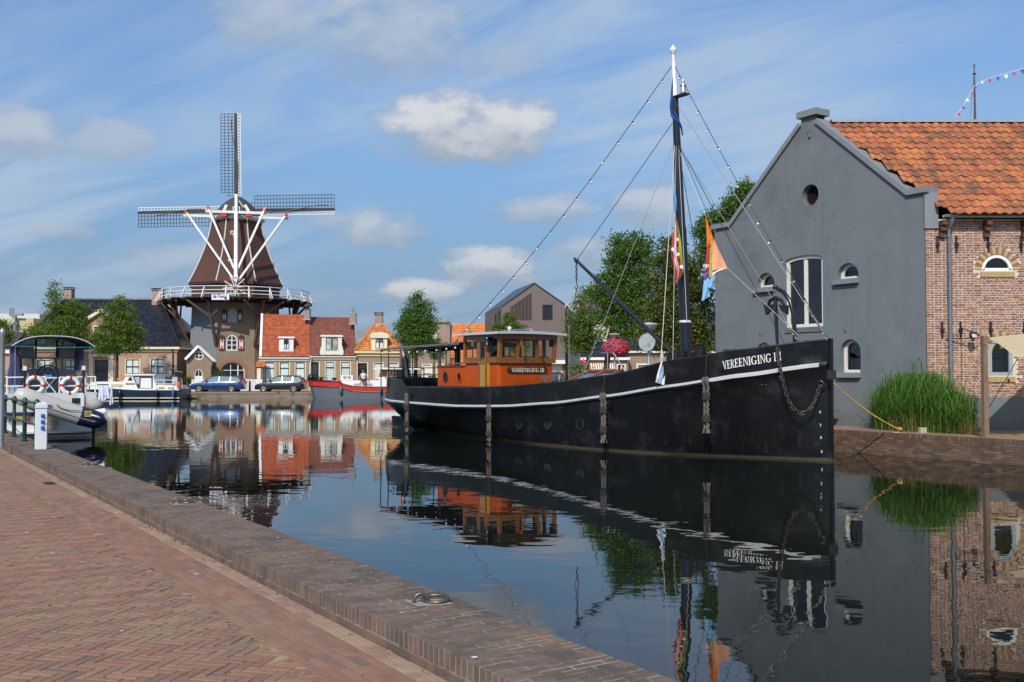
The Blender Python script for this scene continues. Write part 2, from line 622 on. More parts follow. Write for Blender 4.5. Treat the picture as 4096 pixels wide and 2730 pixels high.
def tile_roof(parent,O,U,S,width,length,mat,tw=0.25,tl=0.33,amp=0.03,clip=None,deck=True,limit=300,deckmat=None,segs=5,name='roof_tile',poly=None,jitter=0.004):
 """tiled slope: O eave corner, U along the eave, S up the slope; clip(u,s)->bool"""
 O,U,S=Vector(O),Vector(U).normalized(),Vector(S).normalized()
 N=U.cross(S).normalized()
 mb=MB()
 pl=poly or[(0,0),(width,0),(width,length),(0,length)]
 mb.prism([O+U*u+S*s-N*0.01 for u,s in pl],-N*0.1)
 rf=mb.build('roof',deckmat or mat,parent,world=True)
 nx,ny=max(1,round(width/tw)),max(1,round(length/tl))
 tw,tl=width/nx,length/ny
 ms=[]
 rng=random.Random(nx*ny)
 for j in range(ny):
  for i in range(nx):
   u,s=i*tw,j*tl
   if clip and not clip(u+tw/2,s+tl/2):
    continue
   p=O+U*u+S*(s-0.02)+N*(0.01+rng.uniform(-jitter,jitter))
   a=rng.uniform(-0.012,0.012)
   U2=(U+S*a).normalized()
   S2=N.cross(U2)
   ms.append(Matrix(((U2.x,S2.x,N.x,p.x),(U2.y,S2.y,N.y,p.y),(U2.z,S2.z,N.z,p.z),(0,0,0,1))))
 pieces(name,pantile(tw,tl,amp,segs),ms,mat,rf,limit,smooth=60)
 return rf
def chimney(parent,c,w,d,h,mat,cap=None):
 mb=MB()
 mb.box((c[0],c[1],c[2]+h/2),(w,d,h))
 ch=mb.build('chimney',mat,parent,world=True)
 mb=MB()
 mb.box((c[0],c[1],c[2]+0.02),(w*1.2,d*1.2,0.12))
 mb.build('flashing',LEAD,ch,world=True)
 mb=MB()
 mb.box((c[0],c[1],c[2]+h+0.05),(w*1.12,d*1.12,0.08))
 if cap=='plate':
  for sx in(-1,1):
   for sy in(-1,1):
    mb.box((c[0]+sx*w*.4,c[1]+sy*d*.4,c[2]+h+0.15),(0.06,0.06,0.14))
  mb.box((c[0],c[1],c[2]+h+0.25),(w*1.3,d*1.3,0.05))
 if cap=='cowl':
  mb.lathe([(0.18,0),(0.2,0.25),(0.42,0.26),(0.3,0.4),(0.05,0.6),(0.02,0.8)],10,(c[0],c[1],c[2]+h+0.09))
 if cap=='pipe':
  mb.lathe([(0.1,0),(0.1,0.4),(0.14,0.42),(0.14,0.5),(0.02,0.52)],10,(c[0],c[1],c[2]+h+0.09))
 mb.build('chimney_cap',M('chimney_cap_dark',(0.05,0.055,0.06),0.6)if cap!='pipe' else STEEL,ch,world=True)
 return ch
# ================================================================ the setting
GZ=0.52
PAVE=0.335
COP=0.5
def water_mat():
 m=bpy.data.materials.new('canal_water')
 m.use_nodes=True
 t=NT(m.node_tree)
 b=m.node_tree.nodes['Principled BSDF']
 b.inputs['Base Color'].default_value=(0.007,0.009,0.007,1)
 b.inputs['Roughness'].default_value=0.004
 b.inputs['IOR'].default_value=1.36
 b.inputs['Specular IOR Level'].default_value=0.62
 geo=t.n('ShaderNodeNewGeometry')
 sp=t.n('ShaderNodeSeparateXYZ')
 t.l(geo.outputs['Position'],sp.inputs[0])
 v1=t.comb(sp.outputs[0],t.math('MULTIPLY',sp.outputs[1],1.35))
 n1=t.noise(v1,1.15,2,0.5,0.2)
 n2=t.noise(v1,5.5,2,0.5,0.2)
 pat=t.smooth(t.noise(v1,0.13,2,0.5),0.36,0.62)
 h=t.math('ADD',t.math('MULTIPLY',n1,1.0),t.math('MULTIPLY',t.math('MULTIPLY',n2,pat),0.17))
 bn=t.n('ShaderNodeBump')
 bn.inputs['Strength'].default_value=1.0
 bn.inputs['Distance'].default_value=0.0034
 t.l(h,bn.inputs['Height'])
 t.l(bn.outputs[0],b.inputs['Normal'])
 return m
mb=MB()
mb.add([(-1500,-60,0),(400,-60,0),(400,400,0),(-1500,400,0)],[(0,1,2,3)])
tag(mb.build('water',water_mat()),'still dark canal water mirroring the boats and houses','water',kind='structure')
BR_FAR=dict(kind='brick',var=0.16,vs=0.9)
mb=MB()
far_edge=88.0
bank=[(24.2,3.0),(-1.5,42.8),(-3.0,far_edge),(-1500,far_edge),(-1500,2500),(2500,2500),(2500,3.0)]
mb.poly([(x,y,GZ)for x,y in bank])
ground=mb.build('ground',M('street_paving',(0.25,0.16,0.11),0.85,c2=(0.30,0.24,0.18),c2s=0.6,bump=0.4,bs=18,var=0.22,vs=3),None)
tag(ground,'brick paved ground of the far and right banks','ground',kind='structure')
mb=MB()
mb.add([(-1500,far_edge+2.6,GZ+.004),(-4,far_edge+2.6,GZ+.004),(-4,far_edge+6.5,GZ+.004),(-1500,far_edge+6.5,GZ+.004)],[(0,1,2,3)])
tag(mb.build('road',M('far_road',(0.12,0.10,0.09),0.85,var=0.2)),'grey road behind the far quay','road',kind='structure')
fq=thing('far_quay_wall','long mossy brick quay wall below the parked cars','quay wall',(-25,far_edge,0))
mb=MB()
mb.b2((-400,far_edge-.02,-.8),(-3,far_edge+.5,GZ-.12))
mb.build('wall',M('far_quay_brick',(0.16,0.105,0.07),0.85,c2=(0.10,0.085,0.04),c2s=0.8,cb=(0.11,0.07,0.05),**BR_FAR),fq,world=True)
mb=MB()
mb.b2((-400,far_edge-.06,GZ-.118),(-3,far_edge+.42,GZ+.03))
mb.build('coping',M('far_coping',(0.26,0.185,0.125),0.85,var=0.3,vs=6),fq,world=True)
# ---------------------------------------------------------------- near quay: coping and pavement
E1=Vector((-0.546,0.838,0)).normalized()
N1=Vector((0.838,0.546,0)).normalized()
Q0=Vector((3.33-0.652*5.0,5.0,0))
def NQ(s,t,z):
 return Q0+E1*s+N1*t+Vector((0,0,z))
def brick_proto(lx,ly,lz,ch=0.004):
 """brick with softened top edge, origin at the middle of its top"""
 mb=MB()
 x,y=lx/2,ly/2
 top=[(-x+ch,-y+ch,0),(x-ch,-y+ch,0),(x-ch,y-ch,0),(-x+ch,y-ch,0)]
 mid=[(-x,-y,-ch),(x,-y,-ch),(x,y,-ch),(-x,y,-ch)]
 bot=[(-x,-y,-lz),(x,-y,-lz),(x,y,-lz),(-x,y,-lz)]
 fs=[(0,1,2,3)]
 for i in range(4):
  j=(i+1)%4
  fs.append((4+i,4+j,j,i))
  fs.append((8+i,8+j,4+j,4+i))
 return mb.add(top+mid+bot,fs)
def frame_m(p,X,Y,Z):
 return Matrix(((X.x,Y.x,Z.x,p.x),(X.y,Y.y,Z.y,p.y),(X.z,Y.z,Z.z,p.z),(0,0,0,1)))
ZU=Vector((0,0,1))
rng=random.Random(3)
paver_ramp=[(0.262,0.132,0.08),(0.24,0.121,0.074),(0.267,0.144,0.092),(0.231,0.116,0.08),(0.248,0.135,0.085),(0.271,0.124,0.078),(0.217,0.121,0.089),(0.262,0.148,0.095),(0.244,0.128,0.083),(0.184,0.116,0.089),(0.276,0.16,0.098),(0.248,0.129,0.082)]
PAVER=M('clay_paver',(0.2,0.1,0.08),0.78,ramp=paver_ramp,var=0.22,vs=6,bump=0.35,bs=140,bd=0.004,c2=(0.25,0.165,0.098),c2s=0.9,c2t=(0.46,0.74))
mb=MB()
mb.add([NQ(-9,0.3,PAVE-.0055),NQ(120,0.3,PAVE-.0055),NQ(120,-60,PAVE-.0055),NQ(-9,-60,PAVE-.0055)],[(0,1,2,3)])
pavement=mb.build('pavement',M('joint_sand',(0.33,0.25,0.12),0.95,c2=(0.10,0.075,0.05),c2s=2.6,c2t=(0.42,0.58),var=0.4,vs=30))
tag(pavement,'herringbone clay brick pavement of the near quay','pavement',kind='structure')
ms,tn=[],[]
LB,WB=0.213,0.071
SR,TR=(-2.5,34.0),(-6.5,-0.44)
A1=(E1*math.cos(R(43))-N1*math.sin(R(43))).normalized()
A2=ZU.cross(A1).normalized()
o0=NQ(0,-0.66,PAVE)
k0,k1=-900,900
def hb_ok(p):
 q=p-Q0
 s,t=q.dot(E1),q.dot(N1)
 if not(SR[0]<s<SR[1]and t<TR[1]and t>-7):
  return False
 lim=-1.9-0.16*max(0,20-s)if s>6 else-7
 return t>lim
rowmax=int(14/(2*LB))+90
for k in range(k0,k1):
 for j in range(-rowmax,rowmax):
  bx,by=k*WB+j*2*LB,k*WB
  for v in(0,1):
   if v==0:
    cx,cy,ax,ay=bx+LB/2,by+WB/2,A1,A2
   else:
    cx,cy,ax,ay=bx+LB+WB/2,by+WB-LB/2,A2,-A1
   p=o0+A1*cx+A2*cy
   if abs(p.x)>24 or p.y>36 or p.y<1.5 or not hb_ok(p):
    continue
   tilt=Vector((rng.uniform(-.008,.008),rng.uniform(-.008,.008),1)).normalized()
   X=(ax-tilt*ax.dot(tilt)).normalized()
   dz=-.004 if(p-Q0).dot(N1)>-.70 else 0
   ms.append(frame_m(p+ZU*(dz+rng.uniform(-.0015,.0015)),X,tilt.cross(X),tilt))
rows=[(-0.036-0.0715*i)for i in range(8)]
for i,t in enumerate(rows):
 s=SR[0]+(0.105 if i%2 else 0)
 while s<SR[1]:
  p=NQ(s,t,PAVE+.002+rng.uniform(-.002,.002))
  tilt=Vector((rng.uniform(-.01,.01),rng.uniform(-.01,.01),1)).normalized()
  X=(E1-tilt*E1.dot(tilt)).normalized()
  Y=tilt.cross(X)
  ms.append(frame_m(p+ZU*.002,X,Y*(2.0 if i>1 else 4.0),tilt))
  s+=0.212+rng.uniform(-.004,.004)
hb,bd,sd=[],[],[]
for m in ms:
 k=m.to_scale().y
 q=1 if k<1.5 else(2 if k<3 else 4)
 m2=Matrix([[m[r][0],m[r][1]/q,m[r][2],m[r][3]]for r in range(3)]+[[0,0,0,1]])
 (hb if q==1 else(bd if q==2 else sd)).append(m2)
pieces('paving_brick',brick_proto(LB-.008,WB-.008,0.04,.003),hb,PAVER,pavement,300)
pieces('border_brick',brick_proto(0.205,0.064,0.04,.003),bd,PAVER,pavement,300)
SANDY=M('sandy_paver',(0.3,0.2,0.14),0.8,ramp=[(0.30,0.195,0.14),(0.28,0.175,0.13),(0.31,0.21,0.15),(0.265,0.16,0.12),(0.295,0.195,0.14)],var=0.2,vs=7,bump=0.35,bs=120,bd=0.004,c2=(0.35,0.255,0.17),c2s=2.2,c2t=(0.48,0.72))
pieces('gutter_brick',brick_proto(0.205,0.064,0.04,.003),sd,SANDY,pavement,120)
cop=thing('quay_coping','low brick coping edging the near herringbone pavement','quay wall',NQ(4,0,0))
mb=MB()
MORTAR=M('lime_mortar',(0.33,0.30,0.25),0.95,var=0.3,vs=14)
for(t0,t1,z0,z1)in((0.006,0.714,PAVE+.055,COP-.006),(0.012,0.70,-0.8,PAVE+.055)):
 a=[NQ(-9,t0,z0),NQ(60,t0,z0),NQ(60,t1,z0),NQ(-9,t1,z0)]
 mb.hexa(a+[p+ZU*(z1-z0)for p in a])
mb.build('mortar_bed',MORTAR,cop,world=True)
COPB=M('coping_brick',(0.2,0.11,0.08),0.8,ramp=[(0.158,0.107,0.082),(0.135,0.092,0.072),(0.169,0.114,0.086),(0.123,0.089,0.073),(0.172,0.107,0.08),(0.147,0.102,0.078)],var=0.25,vs=11,bump=0.5,bs=90,bd=0.005,c2=(0.08,0.068,0.055),c2s=3.0,c2t=(0.44,0.68))
ms=[]
s,i=-2.5,0
while s<32:
 off=0.103*(i%2)
 t=0.0
 lens=[0.205,0.205,0.205,0.1]if i%2==0 else[0.1,0.205,0.205,0.205]
 for L in lens:
  p=NQ(s,t+L/2,COP+rng.uniform(-.004,.004))
  a=rng.uniform(-.012,.012)
  X=(N1+E1*a).normalized()
  f=frame_m(p,X,ZU.cross(X),ZU)
  ms.append((f,L))
  t+=L
 s+=0.0635
 i+=1
long_=[f for f,L in ms if L>.15]
short=[f for f,L in ms if L<.15]
pieces('coping_brick',brick_proto(0.198,0.053,0.105,.005),long_,COPB,cop,300)
pieces('coping_header',brick_proto(0.094,0.053,0.105,.005),short,COPB,cop,150)
ms=[]
s=-2.5
while s<32:
 ms.append(frame_m(NQ(s,0.05,PAVE+.055+rng.uniform(-.002,.002)),E1,ZU.cross(E1),ZU))
 s+=.215
pieces('footing_brick',brick_proto(0.205,0.1,0.06,.005),ms,COPB,cop,100)
IRON=M('worn_iron',(0.15,0.13,0.105),0.42,0.75,var=0.3,vs=18,c2=(0.16,0.07,0.03),c2s=25,c2t=(0.55,0.75))
CONC=M('concrete_plate',(0.27,0.26,0.24),0.9,var=0.2,vs=20,bump=0.3,bs=120,bd=.003)
def mooring_ring(p,along,across,label,lean=0.0):
 t=thing('mooring_ring',label,'mooring ring',p,0,'iron mooring rings along the quays')
 mb=MB()
 a,c=along*.09,across*.12
 q=[p-a-c,p+a-c,p+a+c,p-a+c]
 mb.hexa([v+ZU*.0 for v in q]+[v+ZU*.007 for v in q])
 mb.build('base_plate',CONC,t,world=True)
 mb=MB()
 mb.tube([p-across*.055+across*(.05*math.cos(x))+ZU*(.008+.058*math.sin(x))for x in[math.pi*i/10 for i in range(11)]],.014,8)
 mb.build('eye',IRON,t,smooth=50,world=True)
 mb=MB()
 cen=p+across*.045+ZU*.024
 mb.tube([cen+across*(.078*math.cos(x))+along*(.078*math.sin(x))+ZU*(.012*math.sin(x+1))for x in[2*math.pi*i/24 for i in range(24)]],.0135,8,closed=True)
 mb.build('ring',IRON,t,smooth=50,world=True)
AC=(N1*.96-E1*.28).normalized()
for(px,py,lb)in((1715,2412,'large iron mooring ring on a pale concrete plate in the near coping'),(727,2016,'iron mooring ring between two others, on the near coping'),(358,1866,'small looking iron mooring ring on the coping nearest the white power pedestal')):
 mooring_ring(G(px,py,COP+.002),E1,AC,lb)
p=G(198,1936,PAVE)
mb=MB()
mb.box((0,0,.004),(.42,.16,.012),0)
for i in range(5):
 mb.box((-.16+i*.08,0,.012),(.02,.12,.006))
o=mb.build('drain_cover',M('drain_iron',(0.06,0.055,0.05),0.6,0.3))
o.location=p
o.rotation_euler=(0,0,math.atan2(E1.y,E1.x))
tag(o,'rusty rectangular drain cover in the brick pavement','drain')
WEED=leaf_mat('weed_leaf',(0.08,0.12,0.02),(0.16,0.19,0.03),0.25)
def tuft(mb,p,r,h,n,rg):
 for _ in range(n):
  a=rg.uniform(0,6.28)
  b=Vector((math.cos(a),math.sin(a),0))
  o=p+b*rg.uniform(0,r*.4)
  w=ZU.cross(b)*rg.uniform(.002,.005)
  tip=o+b*rg.uniform(.3,1)*r+ZU*h*rg.uniform(.4,1)
  mid=(o+tip)/2+ZU*h*.2
  mb.add([o-w,o+w,mid+w,mid-w,tip],[(0,1,2,3),(3,2,4)],rg.random())
mb=MB()
rg=random.Random(11)
for _ in range(260):
 s=rg.uniform(-1,17)
 t=-0.04-abs(rg.gauss(0,.9))-(0.55 if rg.random()<.6 else 0)
 tuft(mb,NQ(s,t,PAVE-.008),rg.uniform(.012,.035),rg.uniform(.006,.02),rg.randint(5,12),rg)
mb.build('joint_weeds',WEED,pavement,world=True,fix=False)['kind']='stuff'
for(px,py,r,h,n,lb)in((262,1912,.09,.16,60,'green weed growing against the near coping'),(388,1975,.10,.08,50,'low drying weed at the foot of the coping'),(118,1833,.06,.06,26,'tiny weed near the drain cover by the coping')):
 p=G(px,py,PAVE)
 mb=MB()
 tuft(mb,p,r,h,n,rg)
 o=mb.build('weed',WEED,None,fix=False)
 tag(o,lb,'weed')
DRY=M('dry_leaf',(0.42,0.27,0.09),0.9,var=0.3,vs=30,ramp=[(0.40,0.26,0.10),(0.30,0.19,0.08),(0.48,0.34,0.14),(0.22,0.14,0.06)])
mb=MB()
for _ in range(420):
 s=rg.uniform(0,22)
 t=-abs(rg.gauss(0,.05))-.005
 if rg.random()<.25:
  t=-rg.uniform(0,1.2)
 if rg.random()<.5:
  s=rg.choice([5.2,6.3,7.5,8.8,11,13.5])+rg.gauss(0,.18)
 p=NQ(s,t,PAVE+.008)
 a=rg.uniform(0,6.28)
 l=rg.uniform(.006,.02)
 X=Vector((math.cos(a),math.sin(a),rg.uniform(-.3,.5)))*l
 Y=Vector((-math.sin(a),math.cos(a),rg.uniform(-.2,.4)))*l*.6
 mb.add([p-X,p-Y+ZU*.004,p+X,p+Y+ZU*.004],[(0,1,2,3)],rg.uniform(.02,.98))
o=mb.build('dry_leaves',DRY,None,fix=False)
tag(o,'scattered dry leaves and husks lying along the near coping','leaves',kind='stuff')
mb=MB()
for _ in range(16):
 p=NQ(rg.uniform(.5,9),rg.choice([rg.uniform(.02,.7),-rg.uniform(.2,2.2)]),0)
 t=(p-Q0).dot(N1)
 p.z=(COP if t>0 else PAVE)+.006
 r=rg.uniform(.006,.018)
 mb.add([p+Vector((math.cos(a)*r*1.3,math.sin(a)*r,0))for a in[k*.9 for k in range(7)]],[tuple(range(7))])
o=mb.build('droppings',M('bird_lime',(0.75,0.74,0.7),0.9,var=0.2),None,fix=False)
tag(o,'small white bird droppings on the bricks','droppings',kind='stuff')
GRN=M('railing_green',(0.010,0.04,0.026),0.35,var=0.15)
rl=thing('quay_railing','dark green tubular railing standing on the near coping','railing',G(105,1764,COP))
posts=[]
for i in range(9):
 posts.append(NQ(19.75+i*1.9,0.45,COP))
for p in posts:
 mb=MB()
 mb.lathe([(.075,0),(.075,.03),(.05,.05),(.046,.42),(.055,.44),(.055,.48),(.044,.50),(.04,.84),(.06,.86),(.07,.93),(.05,.99),(.015,1.02)],10,p)
 mb.build('post',GRN,rl,smooth=40,world=True)
for zr in(.93,.46):
 for a,b in zip(posts,posts[1:]):
  mb=MB()
  mb.tube([a+ZU*zr,b+ZU*zr],.028,8)
  mb.build('rail',GRN,rl,smooth=50,world=True)
p=G(166,1797,COP)
pd=thing('power_pedestal','white shore power pedestal with three blue sockets on the coping','pedestal',p,R(20))
PEDW=M('pedestal_white',(0.60,0.63,0.66),0.4,var=0.04)
mb=MB()
mb.box((0,0,.44),(.205,.2,.88))
mb.box((-.113,0,.44),(.022,.17,.86))
mb.build('body',PEDW,pd)
mb=MB()
hc=[(-.125,-.12,.86),(.115,-.12,.86),(.115,.12,.86),(-.125,.12,.86)]
mb.hexa([Vector(v)for v in hc]+[Vector(v)+ZU*.07 for v in hc])
tp=[Vector(v)+ZU*.07 for v in hc]
mb.add(tp+[Vector((-.08,0,.97)),Vector((.08,0,.97))],[(0,1,5,4),(1,2,5),(2,3,4,5),(3,0,4)])
mb.build('cap',PEDW,pd)
SOCK=M('socket_blue',(0.02,0.16,0.55),0.35,var=0.05)
for z in(.70,.575,.45):
 mb=MB()
 mb.box((.02,-.112,z),(.06,.03,.075))
 mb.lathe([(.03,0),(.034,.03),(.02,.05)],10,(.02,-.12,z+.005),Matrix.Rotation(R(90),3,'X'))
 mb.build('socket',SOCK,pd)
p=G(6,1790,COP)
mb=MB()
mb.lathe([(.07,0),(.06,.1),(.055,2.4),(.06,2.42),(.06,2.5),(.05,2.52),(.01,2.56)],12)
o=mb.build('lamp_post',STEEL,None,smooth=40)
o.location=p+Vector((-.02,0,0))
tag(o,'plain galvanised steel post beside the green railing','post')
# ---------------------------------------------------------------- right quay wall
RQ0=Vector((8.6,27.1,0))
RU=Vector((0.543,-0.84,0)).normalized()
RN=Vector((-0.84,-0.543,0)).normalized()
def RQ(u,d,z):
 return RQ0+RU*u+RN*d+Vector((0,0,z))
rq=thing('right_quay_wall','weathered brick quay wall under the grass clump and grey warehouse','quay wall',RQ(4,0,0))
mb=MB()
a=[RQ(-19,-.4,-.8),RQ(26,-.4,-.8),RQ(26,-.006,-.8),RQ(-19,-.006,-.8)]
mb.hexa(a+[p+ZU*(.8+GZ+.045)for p in a])
mb.build('mortar_core',M('old_mortar',(0.20,0.165,0.12),0.95,var=0.3,vs=9),rq,world=True)
QB=M('old_quay_brick',(0.15,0.09,0.06),0.85,ramp=[(0.132,0.08,0.054),(0.108,0.064,0.044),(0.144,0.092,0.06),(0.096,0.062,0.044),(0.12,0.068,0.046),(0.16,0.112,0.076)],var=0.3,vs=6,bump=0.5,bs=60,bd=.006,c2=(0.09,0.06,0.03),c2s=1.3,c2t=(0.5,0.7))
ms=[]
u=-3.0
while u<12:
 ms.append(frame_m(RQ(u,-.09+rng.uniform(-.008,.004),GZ+.055+rng.uniform(-.004,.004)),RU,ZU.cross(RU),ZU))
 u+=.0635
pieces('coping_brick',brick_proto(.053,.2,.105,.006),ms,QB,rq,160)
ms=[]
for k in range(9):
 z=GZ-.058-k*.062
 u=-3.0+(0.105 if k%2 else 0)
 while u<12:
  ms.append(frame_m(RQ(u,-.045+rng.uniform(-.004,.006),z),RU,ZU.cross(RU),ZU))
  u+=.212
pieces('wall_brick',brick_proto(.202,.1,.052,.004),ms,QB,rq,300)
RING_U=(G(3650,1728,GZ+.06)-RQ0).dot(RU)
mooring_ring(RQ(RING_U,-.25,GZ+.062),RU,RN,'mooring ring on the right quay holding the yellow line')
for(px,py,r,h,n,lb)in((3345,1690,.16,.3,70,'leafy weed beside the grey bench'),(4060,1742,.14,.06,40,'low weeds on the paving by the wooden post'),(3960,1737,.12,.06,30,'small weeds between the wooden post and the quay edge'),):
 p=G(px,py,GZ)
 mb=MB()
 tuft(mb,p,r,h,n,rg)
 tag(mb.build('weed',WEED,None,fix=False),lb,'weed')
# ================================================================ grey warehouse on the right bank
def stucco_mat():
 m=M('grey_stucco',(0.155,0.172,0.188),0.85,var=0.10,vs=1.1,bump=0.55,bs=55,bd=0.006,c2=(0.125,0.14,0.155),c2s=0.7,c2t=(0.45,0.75))
 t=NT(m.node_tree)
 b=m.node_tree.nodes['Principled BSDF']
 lk=b.inputs['Base Color'].links[0].from_socket
 geo=t.n('ShaderNodeNewGeometry')
 mp=t.n('ShaderNodeMapping')
 t.l(geo.outputs['Position'],mp.inputs[0])
 n1=t.noise(mp.outputs[0],0.55,7,0.62)
 cr=t.math('LESS_THAN',t.math('ABSOLUTE',t.math('SUBTRACT',n1,0.5)),0.0028)
 msk=t.smooth(t.noise(mp.outputs[0],0.35,2),0.45,0.6)
 t.l(t.mix(t.math('MULTIPLY',t.math('MULTIPLY',cr,msk),0.6),lk,(0.07,0.075,0.085,1)),b.inputs['Base Color'])
 sp=t.n('ShaderNodeMapping')
 sp.inputs['Scale'].default_value=(2.6,2.6,0.16)
 t.l(geo.outputs['Position'],sp.inputs[0])
 dr=t.smooth(t.noise(sp.outputs[0],1.6,4,.6),.52,.72)
 lk2=b.inputs['Base Color'].links[0].from_socket
 c3=t.mix(t.math('MULTIPLY',dr,.35),lk2,(0.115,0.125,0.135,1))
 sz=t.n('ShaderNodeSeparateXYZ')
 t.l(geo.outputs['Position'],sz.inputs[0])
 base_=t.math('MULTIPLY',t.smooth(t.math('ADD',sz.outputs[2],t.math('MULTIPLY',t.noise(geo.outputs['Position'],3.0,4),.7)),1.5,.8),.55)
 c3=t.mix(base_,c3,(0.10,0.105,0.095,1))
 pt=t.smooth(t.noise(geo.outputs['Position'],1.3,1,.4,1.2),.66,.69)
 c3=t.mix(t.math('MULTIPLY',pt,.35),c3,(0.185,0.20,0.215,1))
 t.l(c3,b.inputs['Base Color'])
 return m
STUC=stucco_mat()
COPING=M('grey_coping',(0.20,0.215,0.23),0.7,var=0.15,vs=2.5,bump=0.4,bs=40,bd=.006)
A0=Vector((11.44,27.6,0))
GF=Fr(A0,(0.529,-0.8486,0),(-0.8486,-0.529,0))
BF=Fr(A0,(1,0,0),(0,-1,0))
wh=thing('warehouse','grey stuccoed warehouse with shouldered gable and orange pantile roof','building',(14,30,GZ))
def z3(x,y):
 return(2800+x/1.8156,400+y/1.8156)
def z3b(x,y):
 return(3000+x/3.1357,1000+y/3.1357)
def z4(x,y):
 return(3300+x/1.7425,1000+y/1.7425)
def gpx(f,x,y):
 return GF.px(*f(x,y))
uL=gpx(z3,107,1000)[0]
sR,sL=gpx(z3,1628,672),gpx(z3,105,955)
zsh=7.10
top=[(0,zsh),(gpx(z3,1508,700)[0],zsh)]
ap=gpx(z3,838,168)
ap2=gpx(z3,825,95)
ap3=gpx(z3,752,110)
ap4=gpx(z3,768,168)
zt=10.12
uc=(ap2[0]+ap3[0])/2
hw=0.30
outline=[(uL,GZ-.1),(0,GZ-.1),(0,zsh),(gpx(z3,1508,700)[0],zsh),(uc+hw,ap[1]),(uc+hw,zt),(uc-hw,zt),(uc-hw,ap[1]),(gpx(z3,225,935)[0],zsh),(uL,zsh)]
big_r=GF.rect(*z3b(440,100),*z3b(918,958))
big=arc_top(big_r[0],big_r[1],big_r[2],big_r[3],0.14,8)
def halfwin(x0,y0,x1,y1):
 r=GF.rect(*z3b(x0,y0),*z3b(x1,y1))
 return arc_top(r[0],r[1],r[2],r[3],min(r[3]-r[1]-0.06,(r[2]-r[0])*.5),10)
h1=halfwin(88,300,308,462)
h2=halfwin(1092,180,1362,352)
w1=halfwin(1130,1125,1390,1540)
w2=halfwin(78,1165,275,1540)
cz=gpx(z3,800,692)
vent=circ(cz[0],cz[1],0.335,22)
facade(wh,GF,outline,[big,h1,h2,w1,w2,vent],STUC,0.30,'wall',thick=None)
mb=MB()
mb.poly([GF.p(u,z,-.38)for u,z in outline[2:]if z>6.9])
mb.build('parapet_back',STUC,wh,world=True)
cp=outline[2:]
mb=MB()
def cope(a,b,th,d0=-.42,d1=.09,ext=0.0):
 a,b=Vector(a),Vector(b)
 dd=(b-a).normalized()
 nn=Vector((-dd.y,dd.x))
 if nn.y<0 or(abs(nn.y)<.01):
  nn=-nn if nn.y<-.01 else nn
 a,b=a-dd*ext,b+dd*ext
 q=[GF.p(a.x,a.y,d0),GF.p(b.x,b.y,d0),GF.p(b.x,b.y,d1),GF.p(a.x,a.y,d1)]
 e=[GF.p(v.x,v.y,d)for v,d in((a+nn*th,d0),(b+nn*th,d0),(b+nn*th,d1),(a+nn*th,d1))]
 m_=MB()
 m_.hexa(q+e)
 m_.build('coping_stone',COPING,wh,world=True)
cope(cp[1],(cp[0][0]+.12,zsh),.17,d1=.10)
cope(cp[2],cp[1],.14,d1=.08,ext=.02)
cope((uc-hw-.1,zt),(uc+hw+.1,zt),.2,d0=-.5,d1=.12)
cope(cp[6],cp[5],.14,d1=.08,ext=.02)
cope((uL-.1,zsh),cp[6],.16,d1=.1)
mb=MB()
q=[GF.p(0,5.75,0.03),GF.p(.05,5.75,-.0),GF.p(.05,5.9,-.42),GF.p(0,5.9,-.42)]
mb.b2((A0.x-.02,A0.y-.06,6.1),(A0.x+.36,A0.y+.5,zsh+.0))
mb.build('shoulder_block',COPING,wh,world=True)
mb=MB()
ring(mb,GF,circ(cz[0],cz[1],.335,22),circ(cz[0],cz[1],.29,22),-.3,-.2)
vv=mb.build('round_vent',M('vent_frame',(0.05,0.05,0.06),0.6),wh,world=True)
for i in range(11):
 z=cz[1]-.27+i*.054
 hwid=math.sqrt(max(0,.29**2-(z-cz[1])**2))
 if hwid<.05:
  continue
 mb=MB()
 p=[GF.p(cz[0]-hwid,z,-.2),GF.p(cz[0]+hwid,z,-.2),GF.p(cz[0]+hwid,z+.045,-.26),GF.p(cz[0]-hwid,z+.045,-.26)]
 mb.prism(p,GF.n*-.012)
 mb.build('louvre',M('louvre_brown',(0.05,0.028,0.028),0.5),vv,world=True)
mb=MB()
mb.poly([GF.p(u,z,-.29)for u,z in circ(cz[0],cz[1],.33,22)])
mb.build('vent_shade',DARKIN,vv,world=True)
WG=glass_mat('dark_glass',(0.45,0.5,0.55),0.01,1.5,0.03)
FR2=M('cream_white_frame',(0.70,0.68,0.62),0.45,var=0.05)
ub=(big_r[0]+big_r[2])/2
window(wh,GF,big,FR2,.10,None,bars=[(ub,big_r[1]+.1,ub,big_r[3]-.09,.14)],d=-.1,backd=.5,glass=WG)
for pts in(h1,h2,w1,w2):
 window(wh,GF,pts,FR2,.085,None,d=-.2,backd=.5,glass=WG)
for pts,ov in((h1,.09),(h2,.09),(w1,.06),(w2,.06)):
 us=[p[0]for p in pts]
 zb=min(p[1]for p in pts)
 mb=MB()
 mb.fbox(GF,min(us)-ov,zb-.15,max(us)+ov*.3,zb-.002,-.2,.13)
 mb.build('window_sill',COPING,wh,world=True)
mb=MB()
mb.fbox(GF,big_r[0]-.02,big_r[1]-.16,big_r[2]+.02,big_r[1]-.003,-.2,.035)
mb.build('window_sill',M('weathered_sill',(0.13,0.135,0.14),0.8,var=0.35,vs=12),wh,world=True)
IRONB=M('black_iron',(0.012,0.012,0.013),0.5,var=0.1)
TIE=M('grey_tie',(0.17,0.18,0.19),0.6,var=0.1)
